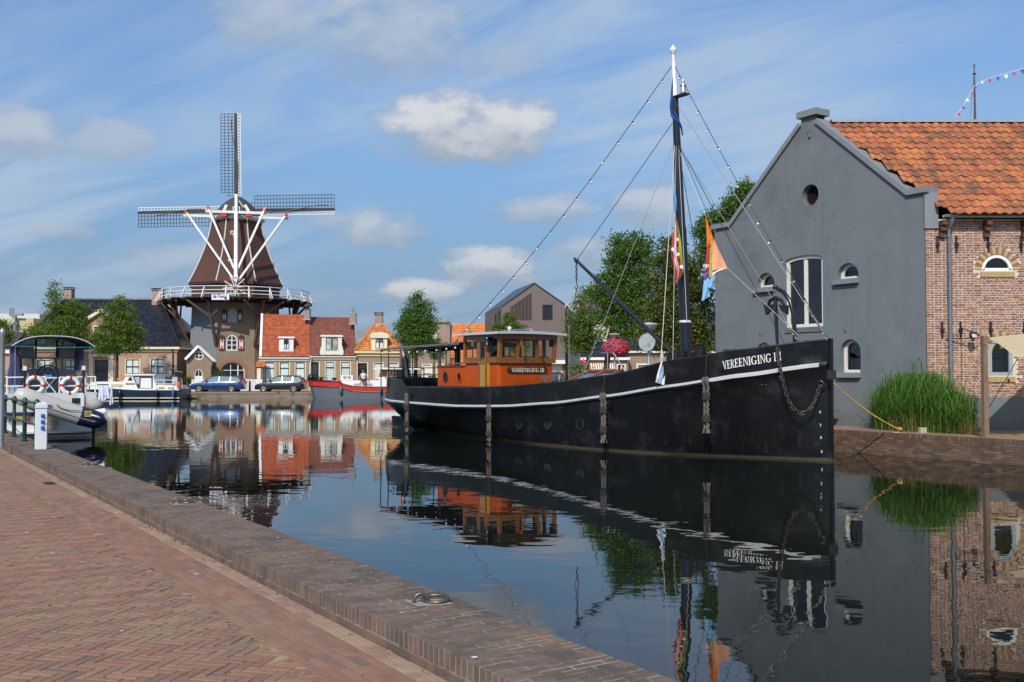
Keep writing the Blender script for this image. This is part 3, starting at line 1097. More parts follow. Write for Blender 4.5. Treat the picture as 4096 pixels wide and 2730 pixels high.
for(x,y0,y1)in((1204,915,1022),(728,1072,1160),(135,960,1065)):
 a,b=gpx(z3b,x,y0),gpx(z3b,x,y1)
 mb=MB()
 mb.fbox(GF,a[0]-.018,b[1],a[0]+.018,a[1],.01,.05)
 mb.fbox(GF,a[0]-.05,(a[1]+b[1])/2-.03,a[0]+.01,(a[1]+b[1])/2+.02,0,.045)
 mb.build('wall_tie',TIE,wh,world=True)
a,b=gpx(z3,800,175),gpx(z3,800,272)
mb=MB()
mb.fbox(GF,a[0]-.025,b[1],a[0]+.025,a[1],.01,.07)
mb.fbox(GF,a[0]-.045,a[1]-.22,a[0]+.03,a[1]-.16,.01,.09)
mb.build('wall_tie',TIE,wh,world=True)
# brick side wall -------------------------------------------------
BW=7.4
zpl,zev=1.44,6.36
MORT2=M('white_mortar',(0.58,0.53,0.46),0.95,var=0.18,vs=8,bump=.3,bs=90,bd=.004)
b1=BF.rect(*z4(1092,35),*z4(1306,147))
bw1=arc_top(b1[0],b1[1],b1[2],b1[3],b1[3]-b1[1]-.03,12)
bl=(BF.px(3955,1500)[0],BF.px(3955,1504)[1],BF.px(4051,1400)[0],3.05)
bw2=arc_top(bl[0],bl[1],bl[2],bl[3],.42,12)
b1s=[(u+2.9,z)for u,z in bw1]
bl2=[(u+2.9,z)for u,z in bw2]
facade(wh,BF,rc(0.02,zpl,BW,zev),[bw1,bw2,b1s,bl2],MORT2,.22,'mortar_wall')
mb=MB()
mb.fbox(BF,.02,GZ-.05,BW,zpl,-.3,.03)
mb.build('plinth',STUC,wh,world=True)
def pin(pts,u,z,m=0.0):
 """inside the (convex) outline grown by m"""
 c=Vector((sum(p[0]for p in pts)/len(pts),sum(p[1]for p in pts)/len(pts)))
 n=len(pts)
 for i in range(n):
  a,b=Vector(pts[i]),Vector(pts[(i+1)%n])
  e=b-a
  if e.length<1e-6:
   continue
  nn=Vector((e.y,-e.x)).normalized()
  if(Vector((u,z))-a).dot(nn)>m:
   return False
 return True
WBR=M('warehouse_brick',(0.3,0.15,0.1),0.85,ramp=[(0.29,0.135,0.085),(0.25,0.11,0.075),(0.33,0.165,0.105),(0.21,0.095,0.075),(0.30,0.145,0.095),(0.36,0.18,0.10),(0.245,0.125,0.10),(0.175,0.085,0.075),(0.30,0.16,0.12)],var=0.22,vs=9,bump=0.5,bs=70,bd=.006)
mat_s,mat_h=[],[]
rb=random.Random(5)
k=0
z=zpl+.033
while z<zev-.03:
 u=.022
 header=bool(k%2)
 first=True
 while u<BW-.05:
  L=.1 if(header and rb.random()<.8)else .205
  if rb.random()<.18:
   L=.1
  if first:
   L=.1 if k%2 else .205
   first=False
  uc_,ok=u+L/2,True
  if uc_-L/2<.0:
   L2=L
  for of_ in(0,2.9):
   for pts,r_,mg in((bw1,b1,.20),(bw2,bl,.19)):
    pu=uc_-of_
    if z>=r_[1]:
     if pin(pts,pu,z,mg if z>r_[3]-(r_[2]-r_[0])*.5-.02 else .0+L/2):
      ok=False
    elif z>r_[1]-.18 and r_[0]-.06-L/2<pu<r_[2]+.06+L/2:
     ok=False
  if ok:
   m_=frame_m(BF.p(uc_,z+rb.uniform(-.003,.003),rb.uniform(.004,.014)),Vector((1,0,0)),ZU,Vector((0,-1,0)))
   (mat_s if L>.15 else mat_h).append(m_)
  u+=L+.013
 z+=.066
 k+=1
pieces('brick',brick_proto(.203,.052,.05,.006),mat_s,WBR,wh,300)
pieces('half_brick',brick_proto(.098,.052,.05,.006),mat_h,WBR,wh,200)
YBR=M('yellow_brick',(0.45,0.34,0.16),0.8,var=0.25,vs=10,ramp=[(0.44,0.33,0.155),(0.25,0.12,0.085)])
def arch_bricks(pts,rad_c,rw,rh,zbase,full=True):
 ms,tn=[],[]
 n=19 if full else 15
 for i in range(n):
  a=math.pi*(i+.5)/n if full else math.pi*(i+.5)/n
  p=BF.p(rad_c[0]+(rw+.11)*math.cos(a),rad_c[1]+(rh+.11)*math.sin(a),.02)
  X=Vector((math.cos(a)*rw,0,math.sin(a)*rw)).normalized()
  Zn=Vector((0,-1,0))
  ms.append(frame_m(p,X,Zn.cross(X),Zn))
  tn.append(.25 if i%2==0 else .75)
 pieces('arch_brick',brick_proto(.19,.085,.05,.006),ms,YBR,wh,60,tints=tn)
for off in(0,2.9):
 arch_bricks(bw1,((b1[0]+b1[2])/2+off,b1[1]+.03),(b1[2]-b1[0])/2,b1[3]-b1[1]-.03,b1[1])
 arch_bricks(bw2,((bl[0]+bl[2])/2+off,bl[3]-.42),(bl[2]-bl[0])/2,.42,bl[1],False)
 ms=[]
 for r_,zz in((b1,b1[1]),(bl,bl[1])):
  nn=int((r_[2]-r_[0]+.12)/.06)
  for i in range(nn):
   ms.append(frame_m(BF.p(r_[0]-.06+off+i*.06+.03,zz-.10,.05),Vector((1,0,0)),ZU,Vector((0,-1,0))))
 pieces('sill_brick',brick_proto(.052,.15,.1,.006),ms,YBR,wh,60,tints=[.25]*len(ms))
for pts in(bw1,b1s):
 window(wh,BF,pts,W_WHITE,.08,None,d=-.04,backd=.4,glass=WG)
for pts in(bw2,bl2):
 window(wh,BF,pts,M('shadow_grey_frame',(.30,.34,.38),.5),.10,None,d=-.04,backd=.5,glass=WG)  # frame colour greyed to stand for the shade sail's shadow
for xs,y0,y1,f in(((1720,1857,2088,2327),990,1105,z3),((812,940,1150,1384),500,612,z4)):
 for x in xs:
  a,b=BF.px(*f(x,y0)),BF.px(*f(x,y1))
  mb=MB()
  mb.fbox(BF,a[0]-.022,b[1],a[0]+.022,a[1],.012,.065)
  mb.fbox(BF,a[0]-.045,a[1]-.28,a[0]+.045,a[1]-.2,.012,.085)
  mb.build('wall_anchor',IRONB,wh,world=True)
WOODC=M('console_wood',(0.13,0.05,0.035),0.7,kind='wood',grain=(3,3,12))
for x in(1748,2070,2345):
 u=BF.px(*z3(x,900))[0]
 for i,(dz,dd,hh)in enumerate(((0,.30,.13),(.15,.22,.13),(.30,.13,.15))):
  mb=MB()
  mb.fbox(BF,u-.07,zev-.06-dz-hh,u+.07,zev-.06-dz,.012,dd)
  mb.build('console',WOODC,wh,world=True)
GUT=M('zinc_gutter',(0.20,0.24,0.27),0.45,0.4,var=0.15)
mb=MB()
ye=27.6-.34
prof=[(ye+.08*math.cos(a),zev+.06+.08*math.sin(a))for a in[math.pi*i/8+math.pi for i in range(9)]]
mb.loft([[(x,y,z)for y,z in prof]+[(x,y*1.0,z+.012)for y,z in reversed(prof)]for x in(A0.x+.38,A0.x+BW)],True,True)
mb.build('gutter',GUT,wh,smooth=40,world=True)
u=BF.px(3793,1200)[0]
mb=MB()
mb.tube([BF.p(u,zev,.34),BF.p(u,zev-.12,.30),BF.p(u,zev-.30,.10),BF.p(u,.75,.10)],.055,10)
for z in(5.9,4.4,2.9,1.9):
 mb.lathe([(.066,-.02),(.066,.02)],10,BF.p(u,z,.10))
mb.build('downpipe',GUT,wh,smooth=40,world=True)
pL=BF.px(*z4(995,598))
fl=thing('floodlight','black floodlight on an arm fixed to the brick wall','floodlight',BF.p(pL[0],pL[1],.3))
mb=MB()
mb.box(BF.p(pL[0],pL[1],.34),(.17,.10,.15),M=Matrix.Rotation(R(-20),3,'X'))
mb.box(BF.p(pL[0],pL[1]-.13,.32),(.07,.07,.06))
mb.build('lamp_housing',IRONB,fl,world=True)
mb=MB()
mb.box(BF.p(pL[0],pL[1]-.018,.395),(.13,.012,.10),M=Matrix.Rotation(R(-20),3,'X'))
mb.build('lens',M('lamp_lens',(0.5,0.5,0.47),0.2),fl,world=True)
mb=MB()
mb.tube([BF.p(pL[0]-.62,pL[1]-.08,.05),BF.p(pL[0]-.15,pL[1]-.09,.2),BF.p(pL[0],pL[1]-.08,.3)],.018,6)
mb.build('arm',IRONB,fl,world=True)
# roof ------------------------------------------------------------
TILE=M('orange_pantile',(0.45,0.13,0.05),0.8,ramp=[(0.40,0.135,0.052),(0.35,0.11,0.045),(0.45,0.16,0.06),(0.31,0.095,0.042),(0.42,0.145,0.055),(0.37,0.125,0.055),(0.26,0.085,0.045),(0.43,0.15,0.055),(0.36,0.115,0.048)],var=0.28,vs=3.5,bump=.4,bs=50,bd=.006,c2=(0.14,0.08,0.045),c2s=2.2,c2t=(0.47,0.70))
t_=NT(TILE.node_tree)
b_=TILE.node_tree.nodes['Principled BSDF']
src=b_.inputs['Base Color'].links[0].from_socket
g_=t_.n('ShaderNodeNewGeometry')
ns=t_.math('MULTIPLY',t_.smooth(t_.noise(g_.outputs['Position'],5.5,5,.7),.62,.70),t_.smooth(t_.noise(g_.outputs['Position'],.6,2),.42,.6))
t_.l(t_.mix(ns,src,(0.30,0.24,0.03,1)),b_.inputs['Base Color'])
yr,zr,ye2,ze2=30.85,9.86,27.16,6.42
sv=Vector((0,yr-ye2,zr-ze2))
SL_=sv.length
O_=Vector((A0.x-3.6,ye2,ze2))
def roof_clip(u,s):
 p=O_+Vector((u,0,0))+sv.normalized()*s
 return(p-GF.o).dot(GF.n)<-.22
def pl_clip():
 def ux(s):
  p=O_+sv.normalized()*s
  return(-.42-(p-GF.o).dot(GF.n))/GF.n.x
 return[(ux(0),0),(A0.x+BW-O_.x,0),(A0.x+BW-O_.x,SL_),(ux(SL_),SL_)]
tile_roof(wh,O_,(1,0,0),sv,A0.x+BW-O_.x,SL_,TILE,.272,.325,.055,roof_clip,poly=pl_clip(),segs=8,deckmat=M('roof_underlay',(0.06,0.03,0.02),0.9),jitter=.009)
mb=MB()
bk=Vector((0,3.7,-3.45))
L0,R0=O_+sv+Vector((pl_clip()[3][0],0,0)),Vector((A0.x+BW,yr,zr))
mb.add([L0,R0,R0+bk,L0+bk+Vector((-2.3,0,0))],[(0,1,2,3)])
mb.build('back_roof',TILE,wh,world=True)
mb=MB()
mb.b2((A0.x+BW-.02,27.62,GZ),(A0.x+BW,34.3,6.4))
mb.add([(A0.x+BW,27.4,6.4),(A0.x+BW,34.4,6.4),(A0.x+BW,yr,zr-.02)],[(0,1,2)])
mb.build('end_wall',STUC,wh,world=True)
mb=MB()
pb=GF.p(uL,0,-.02)
mb.add([pb+ZU*GZ,pb+ZU*zsh,Vector((A0.x+BW,34.3,6.4)),Vector((A0.x+BW,34.3,GZ))],[(0,1,2,3)])
mb.build('back_wall',STUC,wh,world=True)
RIDGE=M('ridge_tile_grey',(0.24,0.27,0.30),0.6,var=0.2,vs=3)
mb=MB()
prof=[(.13*math.cos(a),.11*math.sin(a))for a in[math.pi*i/6 for i in range(7)]]
r0=[(0,y,z)for y,z in prof]
r1=[(.5,y*.92,z*.92-.004)for y,z in prof]
mb.loft([[Vector(p)for p in r0],[Vector(p)for p in r1]],False,False)
mb.add([(0,y*s_,z*s_)for s_ in(1,.8)for y,z in prof],[(i,i+1,8+i,7+i)for i in range(6)])
ms=[]
x=L0.x+.0
while x<A0.x+BW-.1:
 ms.append(Matrix.Translation((x,yr,zr+.02))@Matrix.Rotation(rb.uniform(-.01,.01),4,'Y'))
 x+=.44
pieces('ridge_tile',mb,ms,RIDGE,wh,60,smooth=50)
GREYP=M('bench_grey',(0.10,0.115,0.13),0.6,var=0.15)
q0,q1=G(3335,1693,GZ),G(3490,1702,GZ)
bn_=thing('bench','low grey bench against the grey warehouse wall','bench',q0)
du=GF.u
c0=GF.p((q0-GF.o).dot(GF.u)-.15,GZ,.42)
mb=MB()
for d_ in(-.13,.0,.13):
 a=c0+GF.n*d_+ZU*.46
 mb.bar(a,a+du*1.55,.11,.04)
mb.build('seat',GREYP,bn_,world=True)
for uu in(.25,1.3):
 mb=MB()
 a=c0+du*uu
 mb.bar(a,a+ZU*.44,.08,.28,up=du)
 mb.build('leg',GREYP,bn_,world=True)
mb=MB()
mb.bar(c0+du*.25+ZU*.40,c0+du*1.3+ZU*.40,.05,.06)
mb.build('stretcher',GREYP,bn_,world=True)
GRASS=leaf_mat('reed_grass',(0.026,0.10,0.013),(0.15,0.28,0.045),.3)
STRAW=leaf_mat('straw_grass',(0.28,0.20,0.07),(0.42,0.30,0.12),.2)
gc=thing('grass_clump','big clump of arching ornamental grass against the brick wall','grass',G(3720,1735,GZ))
gr=random.Random(21)
def blade(mb,o,az,reach,h,w,tn):
 b=Vector((math.cos(az),math.sin(az),0))
 sd=ZU.cross(b)
 pts=[]
 for i in range(6):
  q=i/5
  pts.append(o+b*reach*(q**1.9)+ZU*h*(math.sin(min(1.0,q*1.08)*math.pi*.58)/math.sin(math.pi*.58))*(1-.28*max(0,q-.62)/.38*(reach/.6)))
 ws=[w*.7,w,w,w*.85,w*.55,0]
 vs=[]
 for p,ww in zip(pts,ws):
  vs+=[p-sd*ww/2,p+sd*ww/2+b*.002]
 mb.add(vs,[(2*i,2*i+1,2*i+3,2*i+2)for i in range(5)],tn)
mb,ms_=MB(),MB()
ca,cb_=G(3525,1720,GZ),G(3915,1742,GZ)
ca,cb_=ca+Vector((.1,.25,0)),cb_+Vector((0,.75,0))
for i in range(3600):
 q=gr.random()
 c=ca.lerp(cb_,q)+Vector((gr.gauss(0,.1),gr.gauss(0,.28),0))
 edge=abs(q-.5)*2
 az=gr.uniform(0,6.28)
 if gr.random()<.35:
  az=-1.57+gr.gauss(0,.7)
 h=gr.uniform(.65,1.62)*(1-.35*edge**3)*(1.25 if gr.random()<.06 else 1)*(1.05 if q<.75 else .85)
 blade(mb,c,az,gr.uniform(.2,1.0),h,gr.uniform(.010,.021),gr.random())
for i in range(700):
 q=gr.random()
 c=ca.lerp(cb_,q)+Vector((gr.gauss(0,.08),gr.uniform(-.55,-.2),0))
 blade(ms_,c,-1.57+gr.gauss(0,.8),gr.uniform(.1,.35),gr.uniform(.12,.5),gr.uniform(.01,.02),gr.random())
mb.build('blades',GRASS,gc,world=True,fix=False)['kind']='stuff'
ms_.build('dry_stalks',STRAW,gc,world=True,fix=False)['kind']='stuff'
for i,(px,py,w,lb)in enumerate(((3800,1728,.22,'pale broken stone at the foot of the grass clump'),(3925,1722,.2,'white stone block between grass clump and wooden post'),(3690,1732,.18,'sandy stone under the front of the grass'))):
 p=G(px,py,GZ)
 mb=MB()
 mb.box((0,0,.07),(w,.12,.14),R(i*9-8))
 mb.box((w*.3,.02,.05),(w*.5,.1,.1),R(20))
 o=mb.build('stone_block',M('pale_stone',(0.42,0.36,0.27),0.9,var=0.25,vs=14,bump=.5,bs=40),None)
 o.location=p
 tag(o,lb,'stone')
p=G(3942,1751,GZ)
pw=thing('wooden_post','tall weathered square wooden post on the quay holding the cream shade sail','post',p)
PW=M('weathered_wood',(0.26,0.175,0.115),0.85,kind='wood',grain=(9,9,.7),var=.15)
hz=D(3942,1345,p.y).z-GZ
mb=MB()
mb.box((0,0,hz/2),(.125,.125,hz),R(12))
mb.build('shaft',PW,pw)
for z in(.75,hz-.2):
 mb=MB()
 mb.lathe([(.018,0),(.018,.02),(.008,.03)],8,(-.0,-.064,z),Matrix.Rotation(R(90),3,'X'))
 mb.build('bolt',STEEL,pw)
top_p=p+ZU*(hz-.02)
SAIL=leaf_mat('sail_cloth',(0.72,0.60,0.40),(0.76,0.64,0.44),.35)
c1,c2_,c3,c4=top_p+Vector((.12,-.0,-.02)),D(4072,1432,p.y-.9),Vector((16.4,23.9,3.0)),Vector((15.6,27.45,3.35))
mb=MB()
nu,nv=14,10
gridp=[]
for j in range(nv+1):
 for i in range(nu+1):
  a,b=i/nu,j/nv
  q=(c1*(1-a)+c4*a)*(1-b)+(c2_*(1-a)+c3*a)*b
  gridp.append(q-ZU*.22*math.sin(math.pi*b)*math.sin(math.pi*a)+ZU*.05*math.sin(9*a+4*b)*b*(1-b))
mb.add(gridp,[(j*(nu+1)+i,j*(nu+1)+i+1,(j+1)*(nu+1)+i+1,(j+1)*(nu+1)+i)for j in range(nv)for i in range(nu)],.5)
o=mb.build('shade_sail',SAIL,None,smooth=80)
tag(o,'cream shade sail stretched from the wooden post in front of the brick wall','shade sail')
o['label']='cream shade sail stretched from the wooden post in front of the brick wall'
BLKROPE=M('black_rope',(0.015,0.015,0.016),0.7,var=0.1)
an=BF.p(BF.px(*z4(945,545))[0],BF.px(*z4(945,545))[1],.06)
mb=MB()
mb.tube([an,top_p+Vector((0,.05,0))],.013,5)
tag(mb.build('wall_cable',BLKROPE),'black cable from the brick wall anchor to the wooden post','cable')
mb=MB()
mb.tube([c2_,c2_.lerp(p+Vector((.1,0,.75)),.5)+Vector((.02,0,0)),p+Vector((.09,0,.72))],.009,5)
mb.lathe([(.02,-.05),(.03,0),(.02,.05)],8,c2_.lerp(p,.28))
tag(mb.build('tension_rope',BLKROPE),'dark tension rope between shade sail corner and post foot','rope')
ls_=thing('bulb_cable','black festoon cable with bare bulbs under the shade sail','light string',top_p)
a_,b_2=top_p-ZU*.12,c3-ZU*.3
pts=[a_.lerp(b_2,i/12)-ZU*.25*math.sin(math.pi*i/12)for i in range(13)]
mb=MB()
mb.tube(pts,.008,5)
mb.build('cable',BLKROPE,ls_,world=True)
BULB=M('clear_bulb',(0.75,0.75,0.72),0.15,var=0)
for i in(1,4,7,10):
 mb=MB()
 mb.sphere(pts[i]-ZU*.06,.035,8,6)
 mb.build('bulb',BULB,ls_,smooth=60,world=True)
YP=33.2
PB=M('brown_pole',(0.10,0.045,0.035),0.5,var=0.1)
b0=D(3900,470,YP)
fp=thing('flagpole','brown wooden flagpole rising behind the orange roof ridge','flagpole',(b0.x,b0.y,6.0))
mb=MB()
ztop=D(3897,262,YP).z
mb.lathe([(.05,6.0),(.038,b0.z),(.022,ztop-.32),(.06,ztop-.30),(.06,ztop-.27),(.016,ztop-.26),(.014,ztop-.06),(.032,ztop-.03),(.02,ztop+.03),(.004,ztop+.06)],10,(b0.x,b0.y,0))
mb.build('pole',PB,fp,smooth=40,world=True)
mb=MB()
mb.tube([D(3893,310,YP),D(3882,470,YP)],.006,5)
mb.build('halyard',PB,fp,world=True)
path=[(3822,468),(3855,420),(3882,375),(3893,350),(3915,332),(3962,313),(4010,298),(4060,285),(4100,272),(4180,246),(4300,190)]
bt=thing('bunting','string of red white and blue triangular pennants across the roof','bunting',D(3893,350,YP-.3))
P3=[D(x,y,YP-.3)for x,y in path]
mb=MB()
mb.tube(P3,.008,5)
mb.build('cord',M('bunting_cord',(0.7,0.7,0.7),.8,var=0),bt,world=True)
PEN={'r':M('pennant_red',(0.62,0.06,0.07),.8,var=.08),'w':M('pennant_white',(0.75,0.76,0.8),.8,var=.05),'b':M('pennant_blue',(0.05,0.13,0.45),.8,var=.08)}
pens=[((3838,448),(3826,462),(3845,463),'r'),((3852,421),(3845,434),(3863,437),'b'),((3869,392),(3861,406),(3878,406),'w'),((3887,365),(3879,378),(3897,378),'r'),((3901,343),(3896,350),(3909,354),'b'),((3921,327),(3934,323),(3931,338),'w'),((3950,319),(3966,315),(3963,334),'r'),((3984,310),(3998,307),(3995,326),'b'),((4014,303),(4031,298),(4028,317),'w'),((4047,293),(4063,288),(4061,307),'r'),((4080,283),(4096,277),(4095,298),'b'),((4112,268),(4128,263),(4126,283),'w')]
for i,(a,b,c,k_)in enumerate(pens):
 mb=MB()
 q=[D(*a,YP-.3),D(*b,YP-.3),D(*c,YP-.3+.04*math.sin(i*2.1))]
 mb.prism(q,Vector((0,.006,0)))
 mb.build('pennant',PEN[k_],bt,world=True)
# ================================================================ the black ship
SA=Vector((0.62,-0.785,0)).normalized()
SB=Vector((7.58,23.93,0))
SO=SB-SA*10.0
SRZ=math.atan2(SA.y,SA.x)
ship=thing('motor_ship','long black ship with orange deckhouse, tall mast and white stripe along the hull','ship',SO,SRZ)
SHIPM=wmat(ship)
SHI=SHIPM.inverted()
def lerpt(tab,x):
 if x<=tab[0][0]:
  return tab[0][1]
 for(a,va),(b,vb)in zip(tab,tab[1:]):
  if x<=b:
   q=(x-a)/(b-a)
   q=q*q*(3-2*q)*.35+q*.65
   return va+(vb-va)*q
 return tab[-1][1]
T_WL=[(0,.04),(.8,.36),(1.7,.80),(3.3,1.52),(4.8,1.88),(6.5,2.0),(8.2,1.95),(11.3,1.6),(13.5,1.12),(15.5,.62),(17.3,.16),(18,.05)]
T_ST=[(0,.06),(.4,.50),(.8,.85),(1.7,1.38),(3.3,1.95),(4.8,2.14),(6.5,2.2),(9,2.2),(11.3,2.16),(13.5,2.08),(15.5,1.92),(17.3,1.6),(18.4,1.18),(19.2,.66),(19.55,.30),(19.7,.04)]
T_ZS=[(0,2.34),(1.5,2.08),(3.3,1.79),(5.25,1.52),(7.5,1.28),(10,1.12),(12.5,1.07),(15,1.10),(17.5,1.13),(19.7,1.19)]
T_ZT=[(0,2.86),(1.5,2.64),(3.0,2.42),(5.2,2.02),(7.5,1.80),(10,1.66),(12.5,1.60),(15.9,1.60),(16.35,1.86),(17.5,1.87),(19.7,1.93)]
def z_bot(s):
 return-.6 if s<=16.8 else-.6+(s-16.8)/2.9*1.55
def station(s):
 zs,zt=lerpt(T_ZS,s),lerpt(T_ZT,s)
 hs,hw=lerpt(T_ST,s),lerpt(T_WL,s)
 zb=z_bot(s)
 pts=[]
 if s<=17.0:
  pts.append((hw*.55,zb))
  pts.append((hw,0.0))
  for q in(.2,.45,.7):
   zz=zs*q
   b=hw+(hs-hw)*(q**.8)
   pts.append((b,zz))
 else:
  hb_=.02
  for q in(0,.2,.42,.65,.85):
   zz=zb+(zs-.12-zb)*q
   pts.append((hb_+(hs-hb_)*q**.75,zz))
 pts.append((hs*.995,zs-.14))
 pts.append((hs+.035,zs-.10))
 pts.append((hs+.035,zs-.02))
 pts.append((hs+.005,zs+.02))
 flare=.02 if s>4 else .06
 tum=-.05 if s>17 else flare
 for q in(.5,1.0):
  pts.append((max(.03,hs+tum*q),zs+(zt-zs)*q))
 return pts
def hb_at(s,z):
 pts=station(s)
 for(a,za),(b,zb_)in zip(pts,pts[1:]):
  if za<=z<=zb_:
   return a+(b-a)*(z-za)/max(1e-6,zb_-za)
 return pts[-1][0]
SS=[0,.12,.3,.5,.65,.8,1.0,1.2,1.45,1.7,1.95,2.2,2.5,2.8,3.05,3.3,3.6,4.0,4.4,4.8,5.2,5.6,6.0,6.5,7,7.5,8,8.5,9.5,10.5,11.3,12.4,13.5,14.5,15.3,15.9,16.1,16.35,16.8,17.3,17.9,18.4,18.8,19.2,19.4,19.55,19.7]
def hull_paint():
 m=M('black_hull_paint',(0.0065,0.0068,0.0078),0.30,var=0.35,vs=1.6,bump=0.28,bs=3.0,bd=.03,c2=(0.024,0.024,0.026),c2s=1.5,c2t=(.5,.72),spec=.40)
 t=NT(m.node_tree)
 b=m.node_tree.nodes['Principled BSDF']
 src=b.inputs['Base Color'].links[0].from_socket
 g=t.n('ShaderNodeNewGeometry')
 sp=t.n('ShaderNodeSeparateXYZ')
 t.l(g.outputs['Position'],sp.inputs[0])
 n1=t.noise(g.outputs['Position'],2.2,4,.6)
 wl=t.smooth(t.math('ADD',sp.outputs[2],t.math('MULTIPLY',t.math('SUBTRACT',n1,.5),.06)),.085,.02)
 c=t.mix(t.math('MULTIPLY',wl,.85),src,(.085,.075,.048,1))
 mp=t.n('ShaderNodeMapping')
 mp.inputs['Scale'].default_value=(3.2,3.2,.35)
 t.l(g.outputs['Position'],mp.inputs[0])
 stn=t.smooth(t.noise(mp.outputs[0],3.0,4,.65),.56,.78)
 low=t.smooth(sp.outputs[2],1.3,.3)
 c=t.mix(t.math('MULTIPLY',t.math('MULTIPLY',stn,low),.6),c,(.045,.042,.038,1))
 t.l(c,b.inputs['Base Color'])
 return m
HULL=hull_paint()
mb=MB()
ringsR=[[Vector((10-s,-y,z))for y,z in station(s)]for s in SS]
ringsL=[[Vector((10-s,y,z))for y,z in station(s)]for s in SS]
mb.loft(ringsR,False,False)
mb.loft(ringsL,False,False)
inner=.06
for sgn in(-1,1):
 tops=[Vector((10-s,sgn*station(s)[-1][0],station(s)[-1][1]))for s in SS]
 ins=[Vector((10-s,sgn*max(.01,station(s)[-1][0]-.07),station(s)[-1][1]))for s in SS]
 low=[Vector((10-s,sgn*max(.01,station(s)[-1][0]-.08),lerpt(T_ZS,s)+.02))for s in SS]
 mb.strip(tops,ins)
 mb.strip(ins,low)
mb.strip([r[0]for r in ringsR],[r[0]for r in ringsL])
hull=mb.build('hull',HULL,ship,smooth=32)
STRP=M('stripe_white',(0.48,0.49,0.50),0.5,var=0.12,vs=5,c2=(.35,.35,.34),c2s=3,c2t=(.62,.8))
mb=MB()
for sgn in(-1,1):
 up,lo,bk=[],[],[]
 for s in SS:
  h,z=lerpt(T_ST,s)+.04,lerpt(T_ZS,s)
  tw_=.075 if s<2.5 else .042
  up.append(Vector((10-s,sgn*(h+.012),z-.012)))
  lo.append(Vector((10-s,sgn*(h+.012),z-.012-tw_)))
  bk.append(Vector((10-s,sgn*(h-.03),z+.012)))
 mb.strip(lo[1:],up[1:])
 mb.strip(up[1:],bk[1:])
mb.build('stripe',STRP,hull)
DECK=M('deck_paint',(0.045,0.022,0.014),0.6,var=.25,vs=3)
mb=MB()
ds=[s for s in SS if .2<s<19.4]
mb.strip([Vector((10-s,lerpt(T_ST,s)-.05,lerpt(T_ZS,s)-.05+.12*(s<5)))for s in ds],[Vector((10-s,-lerpt(T_ST,s)+.05,lerpt(T_ZS,s)-.05+.12*(s<5)))for s in ds])
mb.build('deck',DECK,ship)
mb=MB()
mb.bar((10.03,0,-.5),(10.05,0,2.92),.09,.10)
mb.build('stem',HULL,hull)
mb=MB()
for sgn in(-1,1):
 mb.tube([Vector((10-s,sgn*(station(s)[-1][0]-.035),station(s)[-1][1]+.012))for s in SS],.038,6)
mb.build('rail_cap',W_BLACK,hull,smooth=50)
SEAM=M('seam_black',(0.006,0.006,0.007),.5,var=0)
def on_hull(s,z,off=.006,side=-1):
 return Vector((10-s,side*(hb_at(s,z)+off),z))
for zz,s0,s1 in((.30,.1,10),(.62,.1,13),(1.0,.1,4.5)):
 mb=MB()
 seg=[]
 s=s0
 while s<s1:
  z=zz+.55*max(0,1-s/9)**2*zz
  seg.append(on_hull(s,z,.001))
  s+=.4
 mb.tube(seg,.008,4)
 mb.build('plate_seam',HULL,hull)
mb=MB()
s=9.0
while s<15.8:
 for dz in(.10,.145):
  p=on_hull(s,lerpt(T_ZS,s)+dz+.06,.0)
  mb.box(p,(.018,.012,.018))
 s+=.075
for s in[.35+.07*i for i in range(60)]:
 p=on_hull(s,lerpt(T_ZS,s)+.20,.0)
 mb.box(p,(.018,.012,.018))
mb.build('rivets',HULL,hull)['kind']='stuff'
mb=MB()
mb.b2((-9.75,-.07,-.5),(-8.1,.07,.42))
mb.b2((-9.75,-.09,.30),(-8.3,.09,.44))
mb.build('rudder',HULL,ship)
CHR=M('porthole_rim',(0.07,0.07,0.07),.35,.6,var=.1)
PGL=glass_mat('porthole_glass',(.35,.38,.36),.02,1.5,.1)
def sl_y(px,py,yl):
 """ship local (x,z) where the pixel ray meets the plane y=yl"""
 o=SHI@Vector((0,0,EYE))
 d=SHI.to_3x3()@ray(px,py)
 t=(yl-o.y)/d.y
 q=o+d*t
 return q.x,q.z
def sl_x(px,py,xl):
 o=SHI@Vector((0,0,EYE))
 d=SHI.to_3x3()@ray(px,py)
 t=(xl-o.x)/d.x
 q=o+d*t
 return q.y,q.z
def sl_hull(px,py):
 y=-2.0
 for _ in range(6):
  x,z=sl_y(px,py,y)
  y=-hb_at(10-x,z)
 return x,y,z
for(px,py)in((2077,1697),(2191,1697),(2320,1697)):
 x,y,z=sl_hull(px,py)
 s=10-x
 tx=(on_hull(s-.05,z)-on_hull(s+.05,z)).normalized()
 nn=Vector((tx.y,-tx.x,0))
 if nn.y>0:
  nn=-nn
 mtx=Matrix((tx,ZU,nn)).transposed()
 c=Vector((x,y,z))
 mb=MB()
 mb.loft([[mtx@Vector((r*math.cos(a),r*math.sin(a),h))+c for a in[2*math.pi*i/18 for i in range(18)]]for r,h in((.165,-.03),(.165,.012),(.14,.016),(.135,-.02))],True,False)
 ph=mb.build('porthole',CHR,hull,smooth=40)
 mb=MB()
 mb.add([mtx@Vector((.14*math.cos(2*math.pi*i/18),.14*math.sin(2*math.pi*i/18),.008))+c for i in range(18)],[tuple(range(18))])
 mb.build('pane',M('porthole_dark',(.01,.011,.012),.08,var=0),ph)
